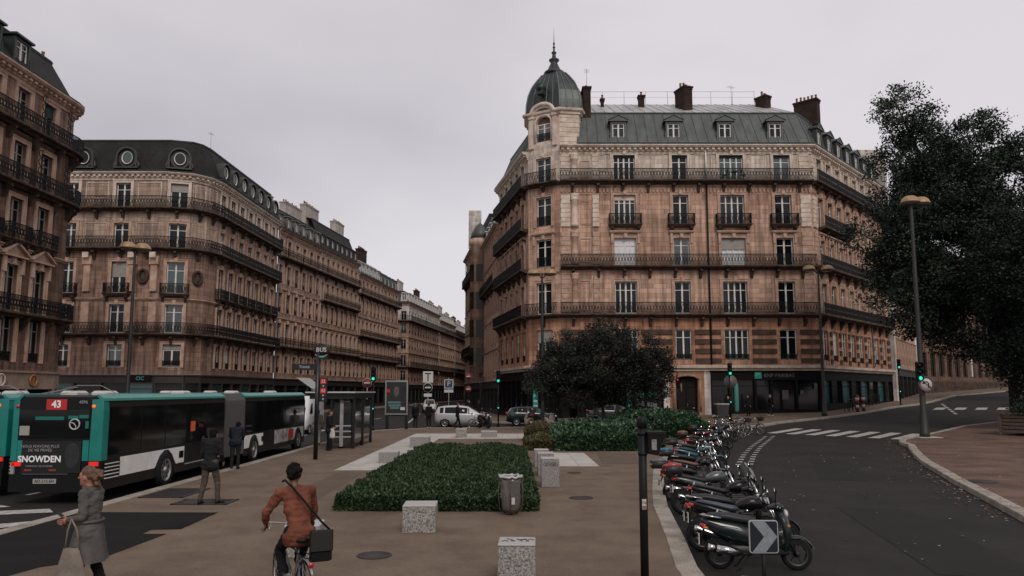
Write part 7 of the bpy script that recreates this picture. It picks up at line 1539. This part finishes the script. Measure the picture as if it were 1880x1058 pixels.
# hoop barriers along the side street
for i in range(9):
    x, y = 28.6 + i * .98 * 1.05, 64.3 + i * 1.28 * 1.05 - (.4 if i < 2 else 0); e_ = empty('hoop_barrier', 'low black hoop barrier on the side street kerb, number %s from the bank corner' % ['first', 'second', 'third', 'fourth', 'fifth', 'sixth', 'seventh', 'eighth', 'ninth'][i], 'barrier', (x, y, G(x, y) + KH), R(53), 'hoop barriers along the side street'); e_['label'] = 'low black hoop barrier on the side street kerb, %s from the bank corner' % ['first', 'second', 'third', 'fourth', 'fifth', 'sixth', 'seventh', 'eighth', 'ninth'][i]
    q = MB(); q.tube([(-.6, 0, 0), (-.6, 0, .95), (-.5, 0, 1.02), (.5, 0, 1.02), (.6, 0, .95), (.6, 0, 0)], .03, 6); q.build('hoop', BLACK, e_); q = MB(); q.tube([(-.55, 0, .2), (.55, 0, .9)], .018, 5); q.tube([(-.55, 0, .9), (.55, 0, .2)], .018, 5); q.build('cross_bars', BLACK, e_)
# red and white waste boxes by the railings
for i, (x, y, lb) in enumerate(((29.6, 64.0, 'left'), (30.4, 64.6, 'right'))):
    e_ = empty('red_white_post', 'red and white striped post by the bank corner, %s one' % lb, 'post', (x, y, G(x, y) + KH)); q = MB(); q.lathe([(.13, 0), (.13, .9), (.16, .95), (.16, 1.3), (.1, 1.45)], 12); q.build('post', mat('red_dull', (.2, .03, .025), .6), e_)
    for z in (.35, .97): q = MB(); q.lathe([(.162 if z > .9 else .135, z), (.162 if z > .9 else .135, z + .25)], 12); q.build('white_band', SG_W, e_)
# bin and box by the door; bollards
e_ = empty('litter_bin', 'grey rubbish container beside the door of the domed building', 'litter bin', (16.9, 60.2, G(16.9, 60.2) + KH)); q = MB(); q.loft([[(-.4, -.3, 0), (.4, -.3, 0), (.4, .3, 0), (-.4, .3, 0)], [(-.5, -.36, 1.05), (.5, -.36, 1.05), (.5, .36, 1.05), (-.5, .36, 1.05)]]); q.build('tub', mat('tub_dark', (.03, .032, .03), .6), e_); q = MB(); q.bev(-.54, .54, -.4, .4, 1.05, 1.18, .04); q.build('lid', GREYP, e_)
for i, (x, y) in enumerate(((12.6, 60.5), (14.8, 60.8))):
    e_ = empty('bollard', 'slim black bollard before the door, %s one' % ('left', 'right')[i], 'bollard', (x, y, G(x, y) + KH), 0, 'bollards before the door'); q = MB(); q.lathe([(.06, 0), (.05, .9), (.07, .95), (.04, 1.08)], 10); q.build('post', BLACK, e_); q = MB(); q.lathe([(.056, .78), (.056, .86)], 10); q.build('white_band', SG_W, e_)
# timber planter at the right edge
e_ = empty('timber_planter', 'weathered slatted timber planter at the right edge', 'planter', (28.9, 41.6, G(28.9, 41.6) + KH), R(28)); WD = mat('planter_wood', (.15, .105, .075), .85, var=.45, scale=5, stretch=(1, 1, 6))
for sx in (-1, 1):
    for sy in (-1, 1): q = MB(); q.box(sx * 1.1 - .07, sx * 1.1 + .07, sy * 1.1 - .07, sy * 1.1 + .07, 0, 1.25); q.build('corner_post', WD, e_)
for k in range(5):
    for s in (-1, 1): q = MB(); q.box(-1.03, 1.03, s * 1.08 - .02, s * 1.08 + .02, .15 + k * .2, .3 + k * .2); q.build('slat', WD, e_); q = MB(); q.box(s * 1.08 - .02, s * 1.08 + .02, -1.03, 1.03, .15 + k * .2, .3 + k * .2); q.build('slat', WD, e_)
for s in (-1, 1): q = MB(); q.box(-1.2, 1.2, s * 1.1 - .1, s * 1.1 + .1, 1.16, 1.24); q.build('rim_board', WD, e_); q = MB(); q.box(s * 1.1 - .1, s * 1.1 + .1, -1.0, 1.0, 1.162, 1.242); q.build('rim_board', WD, e_)
q = MB(); q.box(-1.05, 1.05, -1.05, 1.05, .2, 1.1); q.build('soil', BARK, e_)
for i, (x, y) in enumerate(((-.5, -.4), (.5, .3), (.0, .6))):
    t_ = empty('planter_shrub', 'dark shrub growing in the timber planter, %s of three' % ('front', 'middle', 'rear')[i], 'shrub', (28.9 + x, 41.6 + y, G(28.9, 41.6) + KH + 1.1)); rr = random.Random(i); pts = []
    for k in range(900):
        d = Vector((rr.gauss(0, .3), rr.gauss(0, .3), abs(rr.gauss(0, .35)))); pts.append((d, rr.uniform(.08, .16), Vector((d.x, d.y, .5))))
    leafmesh('foliage', pts, LEAF, [5, 3, 1], t_, rr)
# shop awning far down the street (striped)
e_ = empty('shop_awning', 'pale striped shop awning across the street left of the advert panel', 'awning', (-23.6, 84.0, 3.0), R(84))
for i in range(8): q = MB(); q.add([(-2 + i * .5, 0, 1.2), (-1.5 + i * .5, 0, 1.2), (-1.5 + i * .5, -1.8, 0), (-2 + i * .5, -1.8, 0), (-1.5 + i * .5, -1.8, -.25), (-2 + i * .5, -1.8, -.25)], [(0, 3, 2, 1), (3, 5, 4, 2)]); q.build('awning_strip', SG_W if i % 2 else GREYP, e_)
# ================================================================== people
SKIN = mat('skin', (.36, .19, .135), .5, spec=.35); SKIN_W = mat('skin_ruddy', (.36, .155, .105), .5, spec=.35); SKIN_D = mat('skin_brown', (.13, .07, .045), .5)
def cap(b, a, c, ra, rb, n=10):
    a, c = Vector(a), Vector(c); d = (c - a).normalized()
    b.tube([a - d * ra * .95, a - d * ra * .6, a, c, c + d * rb * .6, c + d * rb * .95], [ra * .32, ra * .8, ra, rb, rb * .8, rb * .32], n)
def remesh(b, name, m, parent, vox=.016, smooth=4, extra=None, label=None, fold=0):
    """overlapping solids fused into one continuous skin"""
    me = b.mesh(name, m); o = bpy.data.objects.new(name, me)
    md = o.modifiers.new('r', 'REMESH'); md.mode = 'VOXEL'; md.voxel_size = vox; md.use_smooth_shade = True
    s = o.modifiers.new('s', 'SMOOTH'); s.iterations = smooth; s.factor = .5
    nm = evaluated_mesh(o); nm.name = name
    bpy.data.objects.remove(o); bpy.data.meshes.remove(me)
    if fold:      # creases of cloth or locks of hair pushed along the normals
        ns = [v.normal.copy() for v in nm.vertices]
        for v, n in zip(nm.vertices, ns):
            c = v.co; w = noise.noise(Vector((c.x * 7, c.y * 7, c.z * 19 + 2 * c.x))) + .6 * noise.noise(Vector((c.x * 16, c.y * 16, c.z * 30))); v.co = c + n * fold * (w if fold < .02 else w)
    if extra:
        bm = bmesh.new(); bm.from_mesh(nm); t = extra.mesh('x', m); bm.from_mesh(t); bm.to_mesh(nm); bm.free(); bpy.data.meshes.remove(t)
    if not nm.materials: nm.materials.append(m)
    nm.polygons.foreach_set('use_smooth', [True] * len(nm.polygons))
    r = inst(name, nm, parent)
    if label: r['label'] = label
    return r
def hand(b, w, f, side, curl=.5):
    """palm and five fingers from wrist w towards f; side: thumb direction"""
    w, f = Vector(w), Vector(f).normalized(); t = Vector(side).normalized(); t = (t - f * t.dot(f)).normalized(); n = f.cross(t)
    b.loft([[w + t * .024 + n * .012, w - t * .024 + n * .012, w - t * .024 - n * .012, w + t * .024 - n * .012], [w + f * .045 + t * .036 + n * .014, w + f * .045 - t * .036 + n * .014, w + f * .045 - t * .036 - n * .014, w + f * .045 + t * .036 - n * .014], [w + f * .085 + t * .036 + n * .011, w + f * .085 - t * .034 + n * .011, w + f * .085 - t * .034 - n * .011, w + f * .085 + t * .036 - n * .011]], True, True, True)
    for k, (o, l) in enumerate(((.028, .07), (.01, .078), (-.009, .073), (-.027, .058))):
        p = w + f * .075 + t * o; q = p + f * l * .5 - n * l * .12 * curl; r = q + (f * (1 - curl * .8) - n * curl).normalized() * l * .35; s = r + (f * (.7 - curl) - n * curl * 1.3).normalized() * l * .25; b.tube([p, q, r, s], [.009, .0085, .008, .006], 6)
    p = w + f * .02 + t * .025; q = p + (f * .6 + t * .8).normalized() * .035; r = q + (f * .9 + t * .15 - n * .5 * curl).normalized() * .035; b.tube([p, q, r], [.011, .010, .007], 6)
BASE = dict(pelvis=(0, 0, .95), chest=(0, .0, 1.27), neck=(0, .0, 1.46), head=(0, .02, 1.62), ls=(-.18, 0, 1.41), rs=(.18, 0, 1.41), le=(-.23, -.02, 1.13), re=(.23, -.02, 1.13), lw=(-.235, .06, .89), rw=(.235, .06, .89), lh=(-.09, 0, .93), rh=(.09, 0, .93), lk=(-.10, .02, .5), rk=(.10, .02, .5), la=(-.10, -.02, .09), ra=(.10, -.02, .09), lt=(-.12, .12, .035), rt=(.12, .12, .035))
def person(label, loc, rz, top, legs, hair, J=None, scale=1.0, skin=None, shoes=None, hairstyle='short', coat=None, female=False, group=None, vox=.017, hands=True, curl=.5, hood=None, face_dir=0, coatm=None, turn=0):
    """faces local +y"""
    e = empty('person', label, 'person', loc, rz, group); e.scale = (scale,) * 3; P = dict(BASE); P.update(J or {}); P = {k: Vector(v) for k, v in P.items()}; skin = skin or SKIN; shoes = shoes or BLACK
    fx = Vector((math.sin(turn), math.cos(turn), 0)); rx = Vector((fx.y, -fx.x, 0))
    # body: head with face, neck, trunk, limbs
    b = MB(); H = P['head']
    def hp(x, y, z): return H + rx * x + fx * y + Vector((0, 0, z))
    b.ell(H, (.076, .092, .115), 16, 11); b.ell(hp(0, .02, -.06), (.058, .066, .06), 12, 8); cap(b, hp(0, .088, .005), hp(0, .108, -.022), .012, .016, 7)
    for s in (1, -1): b.ell(hp(s * .078, -.005, -.012), (.014, .026, .034), 8, 6)
    b.ell(hp(0, .078, -.06), (.024, .014, .012), 8, 6); b.ell(hp(0, .07, -.098), (.028, .02, .02), 8, 6); b.ell(hp(0, .08, .03), (.05, .014, .014), 8, 6)
    cap(b, P['neck'] + Vector((0, 0, -.06)), H + Vector((0, 0, -.06)) - fx * .015, .055, .05)
    cap(b, P['pelvis'], P['chest'], .085, .085); cap(b, P['ls'], P['rs'], .045, .045)
    for s in 'lr':
        cap(b, P[s + 's'], P[s + 'e'], .047, .038); cap(b, P[s + 'e'], P[s + 'w'], .037, .026); cap(b, P[s + 'h'], P[s + 'k'], .075, .05); cap(b, P[s + 'k'], P[s + 'a'], .048, .035)
    hx = MB()
    if hands:
        for s in 'lr': d = P[s + 'w'] - P[s + 'e']; hand(hx, P[s + 'w'] + d.normalized() * .01, d, (Vector((.3 if s == 'l' else -.3, 1, .2)) if abs(d.normalized().z) > .6 else Vector((0, 0, 1))), curl)
    body = remesh(b, 'body', skin, e, .012, 2, hx)
    for s in (1, -1):
        q = MB(); q.ell(hp(s * .031, .076, .008), (.014, .010, .008), 8, 6); q.build('eye', mat('eye_dark', (.03, .025, .02), .2), e)
    # clothing
    b = MB(); g = .0
    wd = .155 if not female else .135
    pel, ch, nk = P['pelvis'], P['chest'], P['neck']
    for k in range(7):
        t = k / 6; c = (pel + Vector((0, 0, -.06))).lerp(ch + Vector((0, 0, .06)), t); b.ell(c, (wd + (.035 if t > .6 else (-.01 if .25 < t < .6 and female else .0)), .115 + .015 * t, .13), 14, 8)
    cap(b, P['ls'], P['rs'], .078, .078); cap(b, ch + Vector((0, 0, .06)), nk + Vector((0, 0, -.03)), .10, .066)
    for s in 'lr': cap(b, P[s + 's'], P[s + 'e'], .072, .056); cap(b, P[s + 'e'], P[s + 'e'].lerp(P[s + 'w'], .93), .056, .042)
    cap(b, pel + Vector((-.07, -.01, -.05)), pel + Vector((.07, -.01, -.05)), .128, .128); cap(b, (pel + P['lh']) / 2 + Vector((-.05, -.005, -.08)), (pel + P['rh']) / 2 + Vector((.05, -.005, -.08)), .13, .13)
    remesh(b, 'jacket', top, e, vox, 3, fold=.014)
    q = MB(); q.tube([nk + Vector((.085 * math.cos(a), .075 * math.sin(a) - .005, .0 + .015 * math.sin(a * 1))) for a in [2 * math.pi * i / 12 for i in range(13)]], .028, 6, False); q.build('collar', top, e)
    b = MB()
    cap(b, P['lh'], P['rh'], .085 if coat else .112, .085 if coat else .112)
    for s in 'lr': cap(b, P[s + 'h'], P[s + 'k'], .08 if coat else .098, .072); cap(b, P[s + 'k'], P[s + 'k'].lerp(P[s + 'a'], .94), .07, .058)
    remesh(b, 'trousers', legs, e, vox, 3, fold=.011)
    for s in 'lr':
        b = MB(); a, t = P[s + 'a'], P[s + 't']; d = t - a; cap(b, a + Vector((0, 0, -.01)), a - d * .25 + Vector((0, 0, -.045)), .05, .04); cap(b, a - d * .2 + Vector((0, 0, -.05)), t, .042, .036); remesh(b, 'shoe', shoes, e, .014, 2)
    # hair
    b = MB()
    if hairstyle == 'short': b.ell(hp(0, -.02, .03), (.087, .098, .108), 16, 10); b.ell(hp(0, -.04, -.03), (.082, .07, .075), 12, 8)
    elif hairstyle == 'curly':
        rr = random.Random(3)
        for k in range(44): a, z = rr.uniform(0, 6.3), rr.uniform(-.3, 1); w = math.sqrt(max(.05, 1 - z * z)); p = hp(.082 * w * math.cos(a), -.018 + .09 * w * math.sin(a) - (.0 if z > .4 else .02), .035 + .115 * z); b.ell(p, (.034,) * 3, 8, 6)
        b.ell(hp(0, -.025, .04), (.09, .095, .11), 14, 9)
    elif hairstyle == 'bun':
        rr = random.Random(5); b.ell(hp(0, -.016, .025), (.085, .098, .108), 16, 10)
        for k in range(40): d = Vector((rr.gauss(0, 1), rr.gauss(0, 1), rr.gauss(0, 1))).normalized(); b.ell(hp(0, -.12, .0) + d * rr.uniform(.02, .075), (.026,) * 3, 8, 6)
        for k in range(14): b.ell(hp(rr.uniform(-.05, .05), -.13 + rr.uniform(-.03, .03), -.06 - rr.random() * .08), (.022, .022, .03), 8, 6)
    elif hairstyle == 'long': b.ell(hp(0, -.02, .025), (.088, .1, .112), 16, 10); cap(b, hp(0, -.05, 0), hp(0, -.07, -.2), .085, .07)
    elif hairstyle == 'helmet': b.ell(hp(0, -.01, .03), (.125, .14, .135), 18, 11)
    if hairstyle not in ('helmet',):
        hm = remesh(b, 'hair', hair, e, .009, 1, fold=.012)
        # keep the face free: drop hair in front of and below the hairline
        me = hm.data; bm = bmesh.new(); bm.from_mesh(me)
        dl = [v for v in bm.verts if ((v.co - H).dot(fx) > .045 and v.co.z - H.z < .055) or ((v.co - H).dot(fx) > .02 and v.co.z - H.z < -.01)]
        bmesh.ops.delete(bm, geom=dl, context='VERTS'); bm.to_mesh(me); bm.free()
    else: b.build('helmet', hair, e)
    if coat:      # skirt of the coat: flared loft from the waist
        z0, z1, fl = coat; q = MB(); rings = []; n = 28
        for k in range(9):
            t = k / 8; z = z0 + (z1 - z0) * t; r = .165 + (fl - .165) * t ** .9; c = P['pelvis'].lerp((P['lk'] + P['rk']) / 2, t * .8)
            rings.append([(c.x + (r + .018 * t * math.sin(7 * a)) * math.cos(a), c.y + (r * .82 + .018 * t * math.sin(7 * a + 1)) * math.sin(a), z) for a in [2 * math.pi * i / n for i in range(n)]])
        q.loft(rings, False, True, True); q.build('coat_skirt', coatm or top, e)
        q = MB(); q.tube([(P['pelvis'].x + .172 * math.cos(a), P['pelvis'].y + .145 * math.sin(a), z0 + .01) for a in [2 * math.pi * i / 20 for i in range(21)]], .022, 5, False); q.build('belt', coatm or top, e)
    return e
CL_GREY = mat('coat_grey', (.115, .108, .10), .85, spec=.12, var=.35, scale=6, bump=.3, bscale=30); CL_DARK = mat('cloth_dark', (.020, .020, .021), .85, spec=.12, var=.3, scale=6, bump=.3, bscale=30); CL_BLK = mat('cloth_black', (.010, .010, .011), .85, spec=.12); CL_KHAKI = mat('cloth_khaki', (.085, .068, .052), .85, spec=.12, var=.35, scale=5, bump=.3, bscale=25); CL_RUST = mat('cloth_rust', (.20, .07, .042), .8, spec=.12, var=.4, scale=5, col2=(.10, .034, .022), bump=.4, bscale=14); CL_NAVY = mat('cloth_navy', (.018, .022, .03), .8, spec=.12, var=.3, scale=5); CL_WHITE = mat('cloth_white', (.5, .49, .46), .8, var=.2, scale=5); CL_RED = mat('cloth_red', (.2, .04, .03), .8)
HR_B = mat('hair_black', (.008, .0065, .006), .8, spec=.1); HR_BR = mat('hair_brown', (.14, .065, .036), .55, var=.55, scale=40, col2=(.06, .028, .018)); HR_D = mat('hair_dark_brown', (.03, .018, .012), .6); HR_G = mat('hair_grey', (.2, .19, .18), .6)
# woman with the phone
person('woman in a belted grey coat looking at her phone, left foreground', (-5.28, 9.5, KH), R(92), CL_GREY, CL_BLK, HR_BR,
       dict(head=(0, .06, 1.55), neck=(0, .015, 1.41), chest=(0, 0, 1.22), pelvis=(0, 0, .94), ls=(-.15, .0, 1.35), rs=(.15, .0, 1.35), le=(-.19, .0, 1.08), lw=(-.07, .23, 1.02), re=(.19, .02, 1.08), rw=(.08, .24, 1.0), lk=(-.09, .06, .5), la=(-.09, .06, .09), lt=(-.1, .2, .035), rk=(.09, -.04, .5), ra=(.09, -.2, .11), rt=(.1, -.07, .035)), 1.0, SKIN_W, None, 'bun', (1.0, .52, .27), True, curl=.75, vox=.014)
e_ = empty('phone', 'dark phone held by the woman in the grey coat', 'phone', (-5.63, 9.5, KH + 1.06), R(92)); q = MB(); q.M = Matrix.Rotation(R(-50), 4, 'X'); q.bev(-.036, .036, -.004, .004, -.06, .08, .003); q.build('casing', BLACK, e_)
e_ = empty('tote_bag', 'pale fabric tote bag hanging from the arm of the woman', 'bag', (-5.3, 9.2, KH + .22), R(92)); TOTE = mat('tote_cloth', (.22, .185, .15), .9, var=.35, scale=5, bump=.4, bscale=20)
q = MB(); rings = []
for k in range(7):
    t = k / 6; z = .03 + .48 * t; w = .215 - .125 * t ** 1.3; d = .075 - .05 * t; rings.append([(d * math.sin(a) * (1 + .15 * math.sin(3 * a + k)), w * math.cos(a) + .02 * t, z + .015 * math.sin(4 * a)) for a in [2 * math.pi * i / 18 for i in range(18)]])
q.loft(rings, True, True, True); q.build('bag_body', TOTE, e_)
for s in (-.07, .09): q = MB(); q.tube([(.0, s, .5), (.0, s * .7 + .01, .72), (-.03, .02, .86)], .011, 5); q.build('strap', TOTE, e_)
# walking man
person('man walking away in a dark jacket and khaki trousers, beside the bus', (-7.05, 17.6, KH), R(-12), CL_DARK, CL_KHAKI, HR_B,
       dict(head=(0, .1, 1.58), neck=(0, .05, 1.46), chest=(0, .02, 1.27), lk=(-.12, -.02, .5), la=(-.15, -.12, .09), lt=(-.17, .03, .035), rk=(.13, .1, .51), ra=(.19, .06, .09), rt=(.23, .2, .04), le=(-.24, .04, 1.12), lw=(-.2, .2, .95), re=(.25, .03, 1.12), rw=(.2, .19, .95)), 1.02)
person('man in a dark jacket bending forward by the bus doors', (-9.35, 25.4, KH), R(10), CL_NAVY, CL_DARK, HR_B,
       dict(head=(.02, .28, 1.44), neck=(0, .18, 1.38), chest=(0, .1, 1.2), ls=(-.17, .12, 1.33), rs=(.17, .12, 1.33), le=(-.22, .2, 1.08), re=(.22, .2, 1.08), lw=(-.15, .38, .95), rw=(.15, .38, .95)), 1.0, SKIN)
# cyclist
CA = R(33); CB = Vector((-2.7, 9.4, KH)); fwd = Vector((-math.sin(CA), math.cos(CA), 0))
bicycle('silver city bicycle ridden by the man in the rust coloured jacket', CB, CA + R(90), mat('frame_grey', (.12, .12, .12), .4, metal=.5), 0, False).scale = (.94,) * 3
person('man in a rust coloured jacket riding a bicycle, seen from behind', CB + Vector((0, 0, .0)), CA, CL_RUST, CL_BLK, HR_B,
       dict(pelvis=(0, -.27, 1.02), chest=(0, -.10, 1.33), neck=(0, .0, 1.51), head=(0, .06, 1.67), ls=(-.2, -.03, 1.46), rs=(.2, -.03, 1.46), le=(-.34, .10, 1.2), lw=(-.32, .18, 1.06), re=(.30, .10, 1.2), rw=(.31, .17, 1.06), lh=(-.1, -.25, .98), rh=(.1, -.25, .98), lk=(-.13, .14, .72), rk=(.12, .1, .58), la=(-.13, -.02, .45), lt=(-.14, .12, .41), ra=(.12, -.08, .2), rt=(.13, .07, .16)), .94, SKIN_D, None, 'curly', None, False, curl=.9, vox=.014, turn=R(14))
e_ = empty('black_satchel', 'black satchel slung on the right hip of the cyclist', 'bag', CB + Matrix.Rotation(CA, 4, 'Z') @ Vector((.19, -.47, .6)), CA + R(-8)); q = MB(); q.bev(-.13, .13, -.04, .05, 0, .36, .025); q.build('bag_body', CL_BLK, e_); q = MB(); q.bev(-.135, .135, -.052, -.036, .12, .37, .012); q.build('flap', mat('satchel_leather', (.012, .011, .011), .5), e_); q = MB(); q.tube([(.1, .0, .36), (.0, .0, .46), (-.19, .12, .70), (-.33, .23, .87), (-.39, .36, .93), (-.4, .46, .9)], .014, 5); q.build('strap', CL_BLK, e_)
# people at the stop
person('man in dark clothes holding a white bag beside the bus stop pole', (-8.1, 33.1, KH), R(-70), CL_DARK, CL_BLK, HR_D, dict(head=(0, .06, 1.61), re=(.24, .02, 1.13), rw=(.18, .25, 1.05), le=(-.24, .0, 1.13), lw=(-.2, .2, 1.0)), 1.02)
person('woman with dark hair facing the man beside the bus shelter', (-7.85, 34.6, KH), R(95), CL_BLK, CL_BLK, HR_B, dict(re=(.22, .04, 1.12), rw=(.1, .24, 1.1)), .98, SKIN_W, None, 'long', None, True)
person('person in a pale jacket boarding the bus behind the stop pole', (-9.45, 36.4, KH), R(20), CL_WHITE, CL_WHITE, HR_BR, None, .98)
e_ = empty('carrier_bag', 'white carrier bag held by the man beside the bus stop pole', 'bag', (-7.92, 33.0, KH + .55)); q = MB(); rings = [[((.14 - .06 * t ** 2) * math.cos(a), (.08 - .04 * t) * math.sin(a), .42 * t) for a in [2 * math.pi * i / 14 for i in range(14)]] for t in (0, .2, .4, .6, .8, 1)]; q.loft(rings, True, True, True); q.build('bag_body', CL_WHITE, e_); q = MB(); q.tube([(-.06, 0, .41), (0, 0, .52), (.06, 0, .41)], .008, 4); q.build('handle', CL_WHITE, e_)
# people by the crossing
G_P = 'people waiting at the far edge of the square'
person('man in black standing left of the pair before the silver car', (-6.85, 53.0, KH), R(-20), CL_BLK, CL_DARK, mat('cap_green', (.02, .12, .09), .7), None, 1.0, None, None, 'short', None, False, G_P)
person('person in black standing right of the pair before the silver car', (-5.85, 52.6, KH), R(30), CL_BLK, CL_BLK, HR_D, dict(re=(.24, .02, 1.13), rw=(.15, .24, 1.1)), 1.03, None, mat('shoe_pale', (.4, .38, .35), .7), 'short', None, False, G_P)
person('man in black striding to the right before the silver car', (-3.85, 52.8, KH), R(-75), CL_BLK, CL_BLK, HR_D, dict(lk=(-.1, .14, .5), la=(-.1, .22, .09), lt=(-.11, .36, .05), rk=(.1, -.02, .5), ra=(.1, -.3, .16), rt=(.11, -.18, .06)), 1.03, SKIN_W, None, 'short', None, False, G_P)
bicycle('bicycle leaning at the corner in front of the silver car', (-2.4, 54.9, 0), R(170), BLACK, R(5))
person('person walking past the bank in white shoes', (21.2, 61.3, G(21.2, 61.3) + KH), R(-80), CL_BLK, CL_DARK, HR_G, dict(lk=(-.1, .12, .5), la=(-.1, .2, .09), lt=(-.11, .34, .05), rk=(.1, -.02, .5), ra=(.1, -.28, .14), rt=(.11, -.16, .06)), 1.0, None, CL_WHITE)
person('person with pale hair in dark clothes by the bank door', (17.6, 60.8, G(17.6, 60.8) + KH), R(160), CL_BLK, CL_BLK, HR_G, None, .98)
person('person in dark clothes standing behind the bicycles', (19.6, 62.0, G(19.6, 62) + KH), R(140), CL_DARK, CL_BLK, HR_B, None, 1.0)
person('rider in a helmet standing by the scooters behind the hedge', (4.2, 51.4, KH), R(170), CL_BLK, CL_BLK, mat('helmet_pink', (.25, .14, .13), .3, coat=.5), None, 1.0, SKIN_W, None, 'helmet')
G_W = 'walkers far down the street'
for i, (x, y, a, lb) in enumerate(((-3.9, 68, 170, 'dark walker on the right pavement of the street, nearest one'), (-3.2, 72, 20, 'dark walker on the right pavement of the street, middle one'), (-4.6, 78, 175, 'dark walker on the right pavement of the street, farthest one'))):
    person(lb, (x, y, KH), R(a), CL_BLK, CL_BLK, HR_D, dict(lk=(-.1, .1, .5), la=(-.1, .14, .09), lt=(-.11, .28, .05), ra=(.1, -.18, .12), rt=(.11, -.05, .05)), 1.0, None, None, 'short', None, False, G_W, .022)

bpy.data.scenes.remove(TMP)
